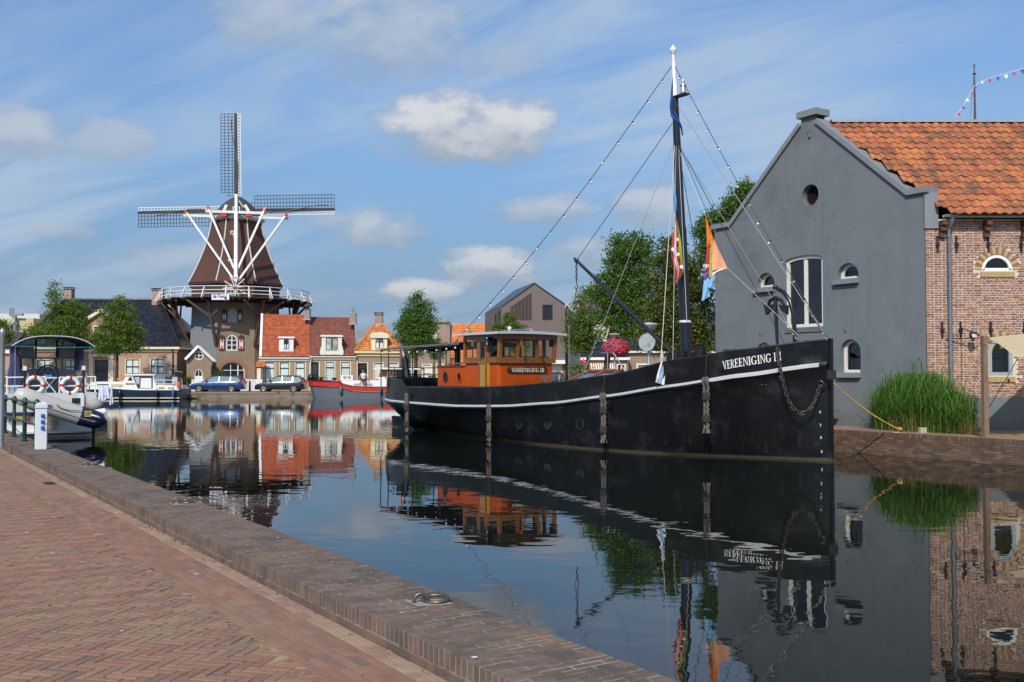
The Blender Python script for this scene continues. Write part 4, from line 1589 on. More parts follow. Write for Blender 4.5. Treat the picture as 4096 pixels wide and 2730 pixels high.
# ---------------------------------------------------------------- lettering built from strokes with serifs
def letter(ch):
 """list of convex quads/polys in a unit-high box, and the advance"""
 q,t=[],.17
 def box_(x0,y0,x1,y1):
  q.append([(x0,y0),(x1,y0),(x1,y1),(x0,y1)])
 def ser(x,y,w=.16):
  box_(x-w,y-.035,x+w,y+.035)
 if ch=='I':
  box_(.12,0,.12+t,1)
  ser(.205,.035)
  ser(.205,.965)
  return q,.42
 if ch=='V':
  q.append([(.0+.08,1),(.26,1),(.53,.0),(.40,.0)])
  q.append([(.70,1),(.79,1),(.53,.0),(.45,.0)])
  ser(.16,.965,.15)
  ser(.75,.965,.13)
  return q,.86
 if ch=='E':
  box_(.10,0,.10+t,1)
  box_(.02,0,.62,.07)
  box_(.02,.93,.60,1)
  box_(.2,.47,.46,.54)
  q.append([(.55,.07),(.62,.07),(.64,.27),(.59,.27)])
  q.append([(.55,.93),(.57,.74),(.61,.74),(.60,.93)])
  box_(.44,.38,.49,.63)
  return q,.70
 if ch=='N':
  box_(.10,0,.17,1)
  box_(.66,0,.73,1)
  q.append([(.06,1),(.24,1),(.73,0),(.66,0)])
  ser(.135,.035,.12)
  ser(.70,.965,.12)
  return q,.84
 if ch=='R':
  box_(.10,0,.10+t,1)
  ser(.185,.035)
  ser(.12,.965,.1)
  n=8
  for i in range(n):
   a0,a1=math.pi/2-math.pi*i/n,math.pi/2-math.pi*(i+1)/n
   ro,ri=(.29,.26),(.14,.20)
   c=(.36,.74)
   q.append([(c[0]+ri[0]*math.cos(a0),c[1]+ri[1]*math.sin(a0)),(c[0]+ro[0]*math.cos(a0),c[1]+ro[1]*math.sin(a0)),(c[0]+ro[0]*math.cos(a1),c[1]+ro[1]*math.sin(a1)),(c[0]+ri[0]*math.cos(a1),c[1]+ri[1]*math.sin(a1))])
  box_(.2,.94,.38,1)
  box_(.2,.48,.38,.54)
  q.append([(.34,.50),(.50,.50),(.78,0),(.60,0)])
  ser(.72,.035,.11)
  return q,.80
 if ch=='G':
  n=14
  c=(.46,.5)
  for i in range(n):
   a0,a1=R(45)+R(285)*i/n,R(45)+R(285)*(i+1)/n
   w0,w1=[.09+.10*abs(math.cos(a))for a in(a0,a1)]
   q.append([(c[0]+(.42-w0)*math.cos(a0),c[1]+(.52-w0*.7)*math.sin(a0)),(c[0]+.42*math.cos(a0),c[1]+.52*math.sin(a0)),(c[0]+.42*math.cos(a1),c[1]+.52*math.sin(a1)),(c[0]+(.42-w1)*math.cos(a1),c[1]+(.52-w1*.7)*math.sin(a1))])
  box_(.66,.05,.66+t*.9,.42)
  box_(.56,.38,.90,.45)
  box_(.74,.70,.79,1)
  return q,.96
 return q,.34
def lettering(text,place,h,mat,parent,name='letter',th=.006,width=None):
 """place(u, v) -> point and normal; u along in metres, v up in metres"""
 adv=[letter(c)[1]for c in text]
 k=h if width is None else width/sum(adv)
 u=0.0
 for c in text:
  qs,a=letter(c)
  if qs:
   mb=MB()
   for li,poly in enumerate(qs):
    pts=[]
    for x,y in poly:
     p,n=place(u+x*k,y*h)
     pts.append(p+n*(th+.0006*li))
    mb.add(pts,[tuple(range(len(pts)))])
   mb.build(name,mat,parent,fix=False)
  u+=a*k
 return u
LETW=M('letter_white',(0.80,0.80,0.78),.5,var=.04)
x0,y0,z0=sl_hull(2893,1480)
x1,y1,z1=sl_hull(3146,1442)
sA,sB=10-x0,10-x1
def bow_place(u,v):
 q=u/LN
 s=sA+(sB-sA)*q
 z=z0+(z1-z0)*q+v
 p=on_hull(s,z,.014)
 tx=(on_hull(s-.05,z)-on_hull(s+.05,z)).normalized()
 nn=Vector((tx.y,-tx.x,0))
 return p,(nn if nn.y<0 else-nn)
LN=1.0
path_len=sum((on_hull(sA+(sB-sA)*(i+1)/20,2.2)-on_hull(sA+(sB-sA)*i/20,2.2)).length for i in range(20))
LN=path_len
lettering('VEREENIGING III',bow_place,.205,LETW,hull,width=path_len)
for px,py,txt in((3312,1655,'VI'),(3314,1708,'V'),(3316,1758,'III'),(3318,1815,'II')):
 xx,zz=sl_y(px,py,-.12)
 s_=.16
 def dm(u,v,zz=zz):
  p=on_hull(.10+.0-u*.5+.06,zz+v,.012)
  return p,Vector((.5,-.85,0))
 lettering(txt,dm,.062,LETW,hull,'draught_mark',width=.07)
# ---------------------------------------------------------------- deckhouse and wheelhouse
ORG=M('orange_varnish',(0.42,0.068,0.004),.34,var=.14,vs=1.5,coat=.1,c2=(.34,.046,.004),c2s=1.2,c2t=(.4,.8),spec=.35)
VARN=M('varnished_wood',(0.26,0.105,0.022),.3,kind='wood',grain=(2,2,7),cb=(.13,.045,.010),coat=.4,var=.15)
VARNV=M('varnished_upright',(0.30,0.125,0.025),.3,kind='wood',grain=(8,8,.9),cb=(.14,.05,.012),coat=.4,var=.15)
ROOFG=M('wheelhouse_roof_grey',(0.46,0.49,0.52),.4,var=.06)
WX0,WX1,WYH=-1.45-1.85,-1.45,1.15
ZD,ZS1,ZR=1.0,2.44,3.36
wh2=MB()
rr=.10
poly=[(WX0,-WYH),(WX1-rr,-WYH),(WX1-rr*.3,-WYH+rr*.3),(WX1,-WYH+rr),(WX1,WYH-rr),(WX1-rr*.3,WYH-rr*.3),(WX1-rr,WYH),(WX0,WYH)]
wh2.prism([(x,y,ZD)for x,y in poly],(0,0,ZS1-ZD))
wheel=wh2.build('wheelhouse',ORG,ship)
AFT=-5.0
mb=MB()
mb.prism([(AFT+.0,-1.12,ZD),(WX0-.002,-1.12,ZD),(WX0-.002,1.12,ZD),(AFT,1.12,ZD)],(0,0,2.33-ZD))
dkh=mb.build('deckhouse',ORG,ship)
mb=MB()
mb.b2((AFT-.04,-1.16,2.33),(WX0-.004,1.16,2.37))
mb.build('deckhouse_roof',M('deckhouse_roof_red',(.20,.03,.02),.5,var=.15),dkh)
BRS=M('brass_rim',(.55,.40,.14),.3,.8,var=.1)
for px,py in((1783,1509),(1838,1510)):
 x,z=sl_y(px,py,-1.12)
 c=Vector((x,-1.122,z))
 mb=MB()
 mb.loft([[Vector((c.x+r*math.cos(a),c.y-h,c.z+r*1.35*math.sin(a)))for a in[2*math.pi*i/18 for i in range(18)]]for r,h in((.14,0),(.14,.03),(.105,.03),(.10,.0))],True,False)
 o_=mb.build('porthole',ORG if px>1800 else CHR,dkh,smooth=40)
 mb=MB()
 mb.add([Vector((c.x+.11*math.cos(2*math.pi*i/18),c.y-.004,c.z+.15*math.sin(2*math.pi*i/18)))for i in range(18)],[tuple(range(18))])
 mb.build('pane',M('porthole_dark',(.01,.011,.012),.08,var=0),o_)
TILT=.07
PW_=.10
bandz0,bandz1=ZS1,ZR
def post(p0,p1,w,d,nm='window_post',mat=VARNV):
 mb=MB()
 mb.bar(p0,p1,w,d,up=(1,0,0))
 mb.build(nm,mat,wheel)
fx0,fx1=WX1+.02,WX1+.02+TILT
oy=WYH+.03
mb=MB()
mb.bar((fx0,-oy-.02,bandz0+.09),(fx0,oy+.02,bandz0+.09),.11,.19)
mb.build('window_sill',VARN,wheel)
mb=MB()
mb.bar((fx1,-oy-.02,bandz1-.07),(fx1,oy+.02,bandz1-.07),.11,.15)
mb.build('window_head',VARN,wheel)
for sy in(-1,1):
 mb=MB()
 mb.bar((WX0-.02,sy*oy,bandz0+.09),(fx0-.06,sy*oy,bandz0+.09),.09,.19)
 mb.build('window_sill',VARN,wheel)
 mb=MB()
 mb.bar((WX0-.02,sy*oy,bandz1-.07),(fx1-.06,sy*oy,bandz1-.07),.09,.15)
 mb.build('window_head',VARN,wheel)
mb=MB()
mb.bar((WX0,-oy,bandz0+.09),(WX0,oy,bandz0+.09),.09,.19)
mb.bar((WX0,-oy,bandz1-.07),(WX0,oy,bandz1-.07),.09,.15)
mb.build('aft_beams',VARN,wheel)
zA,zB=bandz0+.18,bandz1-.14
for yy in(-oy+.02,-.42,.42,oy-.02):
 post((fx0+.005,yy,zA-.02),(fx1-.005,yy,zB+.02),.12 if abs(yy)>1 else .09,.10)
xd0,xd1=sl_y(1918,1400,-oy)[0],sl_y(1953,1400,-oy)[0]
side_posts=[WX0+.02,xd0-.02,xd1+.02]
for xx in side_posts:
 for sy in(-1,1):
  post((xx,sy*oy,zA-.02),(xx,sy*oy,zB+.02),.10,.085)
for yy in(-.45,.45):
 post((WX0,yy,zA-.02),(WX0,yy,zB+.02),.09,.085)
WGL=glass_mat('wheelhouse_glass',(.86,.88,.86),.01,1.45,.0)
fy=[-oy+.08,-.46,-.38,.38,.46,oy-.08]
for a,b in((0,1),(4,5)):
 mb=MB()
 mb.add([(fx0,fy[a],zA),(fx0,fy[b],zA),(fx1,fy[b],zB),(fx1,fy[a],zB)],[(0,1,2,3)])
 mb.build('front_pane',WGL,wheel)
mb=MB()
hx,hz=fx1+.06,zB-.01
for yy in(-.38,.38):
 mb.bar((hx,yy,hz),(hx+.17,yy,hz-.52),.05,.05,up=(0,1,0))
mb.bar((hx,-.40,hz+.03),(hx,.40,hz+.03),.05,.08)
ow=mb.build('opened_window',M('reddish_wood',(.33,.10,.03),.4,kind='wood',grain=(5,5,2),coat=.3),wheel)
mb=MB()
mb.add([(hx+.01,-.36,hz),(hx+.01,.36,hz),(hx+.19,.36,hz-.56),(hx+.19,-.36,hz-.56)],[(0,1,2,3)])
mb.build('pane',WGL,ow)
sx_=[WX0+.07,xd0-.07,xd1+.07,fx0-.05]
for sy in(-1,1):
 for a,b in((0,1),(2,3)):
  mb=MB()
  xb=sx_[b]+(TILT*.6 if b==3 else 0)
  mb.add([(sx_[a],sy*oy,zA),(sx_[b],sy*oy,zA),(xb,sy*oy,zB),(sx_[a],sy*oy,zB)],[(0,1,2,3)])
  mb.build('side_pane',WGL,wheel)
for a,b in((-oy+.06,-.5),(-.4,.4),(.5,oy-.06)):
 mb=MB()
 mb.add([(WX0,a,zA),(WX0,b,zA),(WX0,b,zB),(WX0,a,zB)],[(0,1,2,3)])
 mb.build('aft_pane',WGL,wheel)
mb=MB()
dy=-oy-.045
xda,xdb=xd0+.03,xd1-.03
zd0=sl_y(1930,1550,dy)[1]-.15
mb.b2((xda,dy-.02,zd0),(xda+.07,dy+.02,ZR-.08))
mb.b2((xdb-.07,dy-.02,zd0),(xdb,dy+.02,ZR-.08))
mb.b2((xda+.07,dy-.02,ZR-.22),(xdb-.07,dy+.02,ZR-.08))
mb.b2((xda+.07,dy-.02,2.40),(xdb-.07,dy+.02,2.56))
mb.b2((xda+.07,dy-.02,zd0),(xdb-.07,dy+.02,zd0+.12))
door=mb.build('door',VARNV,wheel)
mb=MB()
mb.b2((xda+.07,dy-.006,zd0+.12),(xdb-.07,dy+.01,2.40))
mb.build('panel',M('door_panel_wood',(.42,.24,.07),.45,kind='wood',grain=(14,14,.8),cb=(.30,.15,.04)),door)
mb=MB()
mb.add([(xda+.07,dy,2.56),(xdb-.07,dy,2.56),(xdb-.07,dy,ZR-.22),(xda+.07,dy,ZR-.22)],[(0,1,2,3)])
mb.build('pane',WGL,door)
mb=MB()
mb.tube([(xda+.03,dy-.04,2.56),(xda+.16,dy-.05,2.56)],.012,6)
mb.build('handle',STEEL,door)
mb=MB()
mb.b2((xdb+.02,-oy-.04,1.3),(xdb+.11,-oy+.02,ZS1))
mb.build('door_post',M('yellow_varnish',(.48,.22,.02),.3,coat=.4),wheel)
mb=MB()
rx0,rx1,ry=WX0-.32,WX1+.34,WYH+.32
prof=[]
for xx,dz in((rx0,-.02),(WX0+.6,.03),(rx1,.02)):
 pass
nseg=8
ringr=[]
for xx in(rx0,rx0+.5,(rx0+rx1)/2,rx1):
 upz=[Vector((xx,-ry+2*ry*i/nseg,ZR+.07+.05*math.cos((i/nseg-.5)*math.pi)))for i in range(nseg+1)]
 loz=[Vector((p.x,p.y,ZR-.005+.03*math.cos((i/nseg-.5)*math.pi)))for i,p in enumerate(upz)]
 ringr.append(upz+loz[::-1])
mb.loft(ringr,True,True)
wroof=mb.build('wheelhouse_roof',ROOFG,wheel,smooth=35)
mb=MB()
mb.tube([(rx0+.05,.6,ZR+.10),(rx0+.05,.6,ZR+.2),(rx0+.15,.6,ZR+.24),(WX1-.5,.6,ZR+.24),(WX1-.4,.6,ZR+.12)],.02,6)
mb.build('roof_rail',STEEL,wroof)
mb=MB()
mb.lathe([(.03,0),(.03,.12),(.07,.14),(.07,.19),(.03,.22)],10,(WX0+.55,.3,ZR+.12))
mb.build('antenna',W_WHITE,wroof)
mb=MB()
mb.b2((WX0+.3,-.9,ZS1),(WX0+.7,-.1,ZS1+.5))
mb.b2((WX1-.35,-1.0,ZS1),(WX1-.05,1.0,ZS1+.22))
mb.build('console',DARKIN,wheel)
mb=MB()
cw=Vector((WX1-.5,.0,ZS1+.15))
mb.tube([cw+Vector((0,.38*math.cos(a),.38*math.sin(a)))for a in[2*math.pi*i/24 for i in range(24)]],.018,6,closed=True)
for k in range(6):
 a=math.pi*k/3
 mb.tube([cw,cw+Vector((0,.46*math.cos(a),.46*math.sin(a)))],.012,5)
mb.build('steering_wheel',BRS,wheel)
NBW=M('name_board_brown',(.045,.018,.012),.45,var=.1)
yb0,zb0=sl_x(2027,1495,WX1)
yb1,zb1=sl_x(2187,1468,WX1)
hh_=.105
zc_=(zb0+zb1)/2
pts=[]
for i in range(9):
 a=math.pi/2+math.pi*i/8
 pts.append((yb0+hh_+hh_*math.cos(a),zc_+hh_*math.sin(a)))
for i in range(9):
 a=-math.pi/2+math.pi*i/8
 pts.append((yb1-hh_+hh_*math.cos(a),zc_+hh_*math.sin(a)))
mb=MB()
mb.prism([(WX1+.003,y,z)for y,z in pts],(.03,0,0))
nb=mb.build('name_board',NBW,wheel)
def board_place(u,v):
 return Vector((WX1+.034,yb0+.16+u,zc_-.065+v)),Vector((1,0,0))
lettering('VEREENIGING III',board_place,.135,M('letter_cream',(.80,.72,.52),.5,var=.05),nb,width=(yb1-yb0)-.30)
for(x,y)in((WX1-.38,-oy-.16),(WX1-.2,oy+.16)):
 mb=MB()
 mb.lathe([(.09,-.15),(.10,-.13),(.085,-.11),(.085,.07),(.105,.08),(.09,.12),(.03,.15)],12,(x,y,ZR-.22))
 mb.b2((x-.1,y+(.09 if y<0 else-.12),ZR-.36),(x+.1,y+(.12 if y<0 else-.09),ZR-.08))
 mb.build('navigation_lamp',W_BLACK,wheel,smooth=40)
mb=MB()
mb.lathe([(.045,-.12),(.055,-.1),(.05,.03),(.055,.05),(.02,.09)],10,(WX0+.62,-oy-.12,ZR-.26))
mb.build('cage_lamp',BRS,wheel,smooth=40)
mb=MB()
for yy in(.30,.62):
 mb.lathe([(.02,0),(.03,.1),(.05,.2),(.10,.28),(.105,.29)],12,(WX1+.28,yy,1.95),Matrix.Rotation(R(90),3,'Y'))
mb.bar((WX1+.3,.46,1.2),(WX1+.3,.46,1.95),.06)
mb.build('horn',STEEL,ship,smooth=40)
mb=MB()
pts=[]
rgx=random.Random(2)
for i in range(60):
 a=i*.5
 pts.append((WX1+.75+.32*math.cos(a)+rgx.uniform(-.03,.03),.2+.62*math.sin(a*.9),1.60+.09*abs(math.sin(a*1.7))+i*.0012))
mb.tube(pts,.026,6)
tag(mb.build('rope_coil',M('manila_rope',(.42,.34,.2),.9,var=.2,vs=30),None,smooth=60),'pale coiled rope heap in front of the orange wheelhouse','rope')
rc_=bpy.data.objects['rope_coil']
rc_.location,rc_.rotation_euler=SO,(0,0,SRZ)
mb=MB()
vx,vz=sl_y(1830,1455,0.0)
mb.tube([(vx,0,2.3),(vx,0,2.9),(vx-.02,0,3.02)],[.11,.11,.13],12)
mb.sphere((vx-.03,-.02,3.05),.165,12,8,(1,1,1.15))
mb.build('ventilator_cowl',W_BLACK,ship,smooth=45)
ex=sl_y(1759,1400,.3)
mb=MB()
mb.tube([(ex[0],.3,2.3),(ex[0],.3,ex[1]+.1)],.055,10)
mb.build('exhaust_pipe',STEEL,ship,smooth=45)
mb=MB()
mb.tube([(AFT+.3,-.9,2.42),(WX0-.1,-.9,2.46)],.03,6)
mb.build('boat_hook',STEEL,ship)
mb=MB()
mb.sphere((WX0-.5,-.5,2.43),.22,10,5,(1.2,1,.35))
mb.build('orange_float',M('float_orange',(.65,.10,.02),.5),ship,smooth=50)
mb=MB()
sa_,sb_=sl_y(1728,1548,-1.9),sl_y(1865,1553,-1.9)
mb.b2((sa_[0],-2.0,1.63),(sb_[0],-1.5,1.67))
mb.build('side_bench',DECK,ship)
AWN=M('awning_black',(.02,.021,.025),.75,var=.15)
aw=thing('stern_awning','flat black awning laced to a frame over the ship stern','awning',SHIPM@Vector((-7,0,1.9)),SRZ)
corners=[sl_y(1552,1368,-1.2),sl_y(1860,1357,-1.2)]
ax0,ax1=-8.75,WX0-.05
za=3.02
mb=MB()
n_=10
rings_=[]
for i in range(n_+1):
 x=ax0+(ax1-ax0)*i/n_
 half=1.35 if i else 1.2
 rings_.append([Vector((x,-half+2*half*j/8,za+.12*math.cos((j/8-.5)*math.pi)+.10*(i/n_)-.02*math.sin(i*2.2)*abs(j/8-.5)))for j in range(9)])
mb.loft(rings_,False,False)
mb.strip([r[0]for r in rings_],[r[0]-ZU*.06 for r in rings_])
mb.strip([r[-1]for r in rings_],[r[-1]-ZU*.06 for r in rings_])
mb.strip(rings_[0],[p-ZU*.06 for p in rings_[0]])
mb.v=[tuple(Vector(p)-Vector((-7,0,1.9)))for p in mb.v]
mb.build('canvas',AWN,aw,smooth=50)
for(x,y)in((ax0+.05,-1.2),(ax0+.05,1.2),(-8.0,-1.3),(-8.0,1.3),(-6.3,-1.33),(-6.3,1.33)):
 mb=MB()
 mb.tube([(x+7,y,1.05-1.9),(x+7,y,za-1.9)],.022,6)
 mb.build('post',W_BLACK,aw)
LACE=M('lacing_cord',(.6,.58,.52),.8,var=.1)
mb=MB()
for i in range(46):
 x=ax0+(ax1-ax0)*i/46
 zz=za+.10*(i/46)
 mb.bar((x+7,-1.36,zz-.05-1.9),(x+7+.05,-1.355,zz+.02-1.9),.012)
for i in range(18):
 y=-1.2+2.4*i/18
 mb.bar((ax0-.01+7,y,za-.05-1.9),(ax0-.01+7,y+.04,za+.05-1.9),.012)
mb.build('lacing',LACE,aw)['kind']='stuff'
BOLL=M('bollard_black',(.012,.012,.014),.22,var=.2)
def drum(x,y,z0_,r,h,nm='bollard'):
 mb=MB()
 mb.lathe([(r*.96,0),(r,.02),(r,h*.3),(r*1.02,h*.31),(r*1.02,h*.34),(r,h*.35),(r,h*.6),(r*1.02,h*.61),(r*1.02,h*.64),(r,h*.65),(r,h-.03),(r*1.05,h-.025),(r*1.05,h),(r*.9,h+.002)],18,(x,y,z0_))
 return mb.build(nm,BOLL,ship,smooth=40)
xb_,zb_=sl_y(1608,1500,-1.2)
drum(xb_,-1.25,zb_-.16,.16,.36)
drum(xb_,1.25,zb_-.16,.16,.36)
mb=MB()
rail=[Vector((-8.9+.1*math.cos(a),1.0*math.sin(a),0))for a in(-1.2,-.6,0,.6,1.2)]
for zz in(2.05,2.32):
 mb.tube([(-8.0,-1.05,zz),(-8.8,-.8,zz),(-9.15,0,zz),(-8.8,.8,zz),(-8.0,1.05,zz)],.02,6)
for(x,y)in((-8.0,-1.05),(-8.8,-.8),(-9.15,0),(-8.8,.8),(-8.0,1.05)):
 mb.tube([(x,y,1.3),(x,y,2.32)],.018,6)
mb.build('stern_rail',W_BLACK,ship)
FLR,FLW,FLB=M('flag_red',(.52,.03,.03),.8,var=.06),M('flag_white',(.75,.75,.75),.8,var=.04),M('flag_blue',(.02,.045,.22),.8,var=.06)
def drape(name,label,left,right,cols,Y,parts=16,amp=.05,cat='flag',n=None,waves=3.2,thick=None):
 """hanging cloth between two pixel polylines at distance Y (metres); cols: colours across"""
 def samp(pl,q):
  L=[0]
  for a,b in zip(pl,pl[1:]):
   L.append(L[-1]+math.dist(a,b))
  d=q*L[-1]
  for i in range(len(pl)-1):
   if d<=L[i+1]or i==len(pl)-2:
    w=(d-L[i])/max(1e-6,L[i+1]-L[i])
    return(pl[i][0]+(pl[i+1][0]-pl[i][0])*w,pl[i][1]+(pl[i+1][1]-pl[i][1])*w)
 k=len(cols)
 m=n or k*3
 m=max(k,round(m/k)*k)
 t=thing(name,label,cat,D(*left[0],Y))
 per=m//k
 for c in range(k):
  mb=MB()
  for i in range(parts+1):
   q=i/parts
   a,b=samp(left,q),samp(right,q)
   for j in range(per+1):
    w=(c*per+j)/m
    px,py=a[0]+(b[0]-a[0])*w,a[1]+(b[1]-a[1])*w
    dy=amp*math.sin(waves*2*math.pi*w+q*3)*(0.25+q*.75)
    mb.v.append(tuple(D(px,py,Y+dy)))
  for i in range(parts):
   for j in range(per):
    mb.f.append((i*(per+1)+j,i*(per+1)+j+1,(i+1)*(per+1)+j+1,(i+1)*(per+1)+j))
    mb.t.append(0.0)
    mb.m.append(0)
  mb.build('cloth_band',cols[c],t,smooth=80,world=True,fix=False)
 return t
stern_y=(SHIPM@Vector((-9.0,0,0))).y
drape('national_flag','red white and blue flag hanging at the stern of the black ship',[(1604,1380),(1606,1430),(1612,1500)],[(1607,1380),(1634,1450),(1642,1520)],[FLR,FLW,FLB],stern_y,amp=.04)
mb=MB()
mb.tube([D(1603,1376,stern_y),D(1622,1520,stern_y)],.016,6)
mb.build('flag_staff',STEEL,bpy.data.objects['national_flag'],world=True)
for i,yy in enumerate((-.55,.45)):
 ch=thing('garden_chair',('dark slatted chair on the stern deck next to the rail','dark slatted chair on the stern deck away from the rail')[i],'chair',SHIPM@Vector((-7.2,yy,1.05)),SRZ+(.4 if i else-.3))
 for x in(-.2,.2):
  for y in(-.2,.2):
   mb=MB()
   mb.bar((x,y,0),(x*.8,y,.45),.03)
   mb.build('leg',W_BLACK,ch)
 mb=MB()
 mb.b2((-.24,-.24,.44),(.24,.24,.47))
 mb.build('seat',W_BLACK,ch)
 mb=MB()
 for k in range(5):
  mb.bar((-.22,-.22+k*.11,.47),(-.34,-.22+k*.11,.95),.03)
 mb.bar((-.34,-.24,.95),(-.34,.24,.95),.04)
 mb.build('backrest',W_BLACK,ch)
hx0,hz0=sl_y(2262,1525,-.8)
hx1=sl_y(2425,1520,-.55)[0]
sk=MB()
ha,hb2,zr_,ze_=hx0+.15,hx1+.1,2.14,1.92
SKW=M('skylight_wood',(.24,.085,.03),.4,kind='wood',grain=(3,3,6),coat=.3)
sk.prism([(hb2,-.75,ze_-.5),(hb2,-.75,ze_),(hb2,0,zr_+.04),(hb2,.75,ze_),(hb2,.75,ze_-.5)],(-.04,0,0))
sk.prism([(ha,-.75,ze_-.5),(ha,-.75,ze_),(ha,0,zr_+.04),(ha,.75,ze_),(ha,.75,ze_-.5)],(.04,0,0))
sk.b2((ha,-.75,ze_-.5),(hb2,-.71,ze_))
sk.b2((ha,.71,ze_-.5),(hb2,.75,ze_))
for xx in(ha+.06,(ha+hb2)/2,hb2-.06):
 for sy in(-1,1):
  sk.bar((xx,sy*.77,ze_-.005),(xx,0,zr_+.03),.12,.05)
sk.bar((ha,0,zr_+.04),(hb2,0,zr_+.04),.12,.06)
for sy in(-1,1):
 sk.bar((ha,sy*.75,ze_),(hb2,sy*.75,ze_),.1,.05)
sky_=sk.build('skylight',SKW,ship)
mb=MB()
mb.prism([(hb2+.003,-.70,ze_-.45),(hb2+.003,-.70,ze_-.02),(hb2+.003,0,zr_-.02),(hb2+.003,.7,ze_-.02),(hb2+.003,.7,ze_-.45)],(.006,0,0))
mb.build('end_board',M('orange_wood',(.50,.17,.02),.35,kind='wood',grain=(2,2,8),cb=(.33,.10,.015),coat=.4),sky_)
for sy in(-1,1):
 mb=MB()
 mb.add([(ha,sy*.74,ze_+.01),(hb2,sy*.74,ze_+.01),(hb2,0,zr_+.02),(ha,0,zr_+.02)],[(0,1,2,3)])
 mb.build('pane',glass_mat('skylight_glass',(.3,.33,.35),.03,1.6,.35),sky_)
mb=MB()
hx_,hz_=sl_y(2448,1500,.2)
mb.tube([(hx_-.5,.5,1.5),(hx_-.5,.5,2.72),(hx_-.25,.5,2.72),(hx_+.45,.5,1.95)],.022,6)
mb.tube([(hx_-.5,.5,2.72),(hx_-.8,.5,2.72)],.022,6)
mb.build('companion_rail',STEEL,ship)
mb=MB()
mb.box((hx_-.25,.3,2.0),(.05,.4,.5),M=Matrix.Rotation(R(28),3,'Y'))
mb.build('hatch_lid',STEEL,ship)
# mast ------------------------------------------------------------
MX=10-4.5
mz0=1.9
mx_,mtop=sl_y(2692,205,0.0)
mrake=mx_-MX
mast_top=Vector((mx_,0,mtop))
def on_mast(z):
 q=(z-2.6)/(mtop-2.6)
 return Vector((MX+mrake*q,0,z))
def mast_px(py):
 lo,hi=1.0,14.0
 for _ in range(40):
  mid=(lo+hi)/2
  w=SHIPM@on_mast(mid)
  d=w.y*CP+(w.z-EYE)*SP
  y=1365-FPX*(-w.y*SP+(w.z-EYE)*CP)/d
  if y>py:
   lo=mid
  else:
   hi=mid
 return lo
MASTB=M('mast_black',(.009,.010,.013),.16,var=.15,vs=4,spec=.6)
zj,zw=mast_px(912),mast_px(388)
zbnd=mast_px(1287)
zt2=mast_px(215)
mb=MB()
mb.tube([on_mast(1.5),on_mast(zj-.01),on_mast(zj),on_mast(zj+.02),on_mast(zw)],[.155,.150,.150,.132,.088],20)
mast=mb.build('mast',MASTB,ship,smooth=40)
mb=MB()
zs_=[zw-.002,mast_px(322),mast_px(320),mast_px(252),mast_px(250),mast_px(220)]
mb.tube([on_mast(z)for z in zs_],[.085,.078,.062,.058,.042,.040],14)
zc1=mast_px(218)
mb.lathe([(.04,0),(.10,.10),(.105,.13),(.004,.27)],14,on_mast(zc1))
mb.build('topmast',W_WHITE,mast,smooth=40)
mb=MB()
mb.lathe([(.165,-.03),(.168,-.03),(.168,.03),(.16,.03)],20,on_mast(zbnd))
mb.build('mast_band',W_WHITE,mast,smooth=40)
zl=mast_px(390)
pm=on_mast(zl)
br=MB()
br.b2((pm.x+.02,-.10,zl-.02),(pm.x+.46,.10,zl+.02))
br.build('lantern_bracket',W_BLACK,mast)
mb=MB()
mb.lathe([(.10,.02),(.11,.05),(.085,.10),(.075,.22),(.10,.25),(.09,.30),(.04,.36),(.05,.40),(.02,.46)],14,(pm.x+.30,0,zl))
mb.build('masthead_lantern',M('bright_metal',(.62,.63,.64),.25,.8,var=.1),mast,smooth=40)
mb=MB()
for y in(-.24,.24):
 mb.b2((MX-.5,y-.03,1.6),(MX+.42,y+.03,2.66))
mb.b2((MX-.5,-.24,1.6),(MX-.44,.24,2.66))
mb.b2((MX+.1,-.3,1.6),(MX+.42,.3,2.5))
mb.build('tabernacle',W_BLACK,ship)
bx1,bz1=sl_y(2727,1430,-1.55)
drum(bx1,-1.55,lerpt(T_ZT,10-bx1)-.03,.155,.30)
bx2,bz2=sl_y(2801,1415,-1.35)
drum(bx2,-1.35,lerpt(T_ZT,10-bx2)-.02,.155,.32)
drum(bx1,1.55,lerpt(T_ZT,10-bx1)-.03,.155,.30)
drum(bx2,1.4,lerpt(T_ZT,10-bx2)-.02,.155,.32)
dtx,dtz=sl_y(2306,1043,0.0)
tip=Vector((dtx,0,dtz))
foot=Vector((MX-.25,0,2.45))
mb=MB()
mb.tube([foot,foot.lerp(tip,.35),foot.lerp(tip,.8),tip+(tip-foot).normalized()*.12],[.045,.062,.055,.042],10)
mb.lathe([(.06,-.05),(.075,0),(.06,.05)],10,tip)
boom=mb.build('derrick_boom',M('derrick_black',(.014,.016,.022),.35,var=.5,vs=8),ship,smooth=40)
def chain_mesh(mb,pts,link=.09,r=.012):
 """alternating oval links along a polyline"""
 P=[Vector(p)for p in pts]
 L=[0]
 for a,b in zip(P,P[1:]):
  L.append(L[-1]+(b-a).length)
 n=max(2,int(L[-1]/(link*.72)))
 for k in range(n):
  d=L[-1]*(k+.5)/n
  for i in range(len(P)-1):
   if d<=L[i+1]:
    break
  w=(d-L[i])/max(1e-6,L[i+1]-L[i])
  c=P[i].lerp(P[i+1],w)
  t=(P[i+1]-P[i]).normalized()
  s1=t.cross(Vector((.3,.9,.3))).normalized()
  s2=t.cross(s1)
  sd=s1 if k%2 else s2
  lo=[]
  for j in range(10):
   a=2*math.pi*j/10
   lo.append(c+t*(link*.5*math.cos(a))+sd*(link*.30*math.sin(a)))
  mb.tube(lo,r,5,closed=True)
RUST=M('rusty_chain',(.075,.05,.035),.7,.4,var=.4,vs=14,c2=(.12,.115,.10),c2s=6)
mb=MB()
chain_mesh(mb,[tip,tip-ZU*.62],.10,.013)
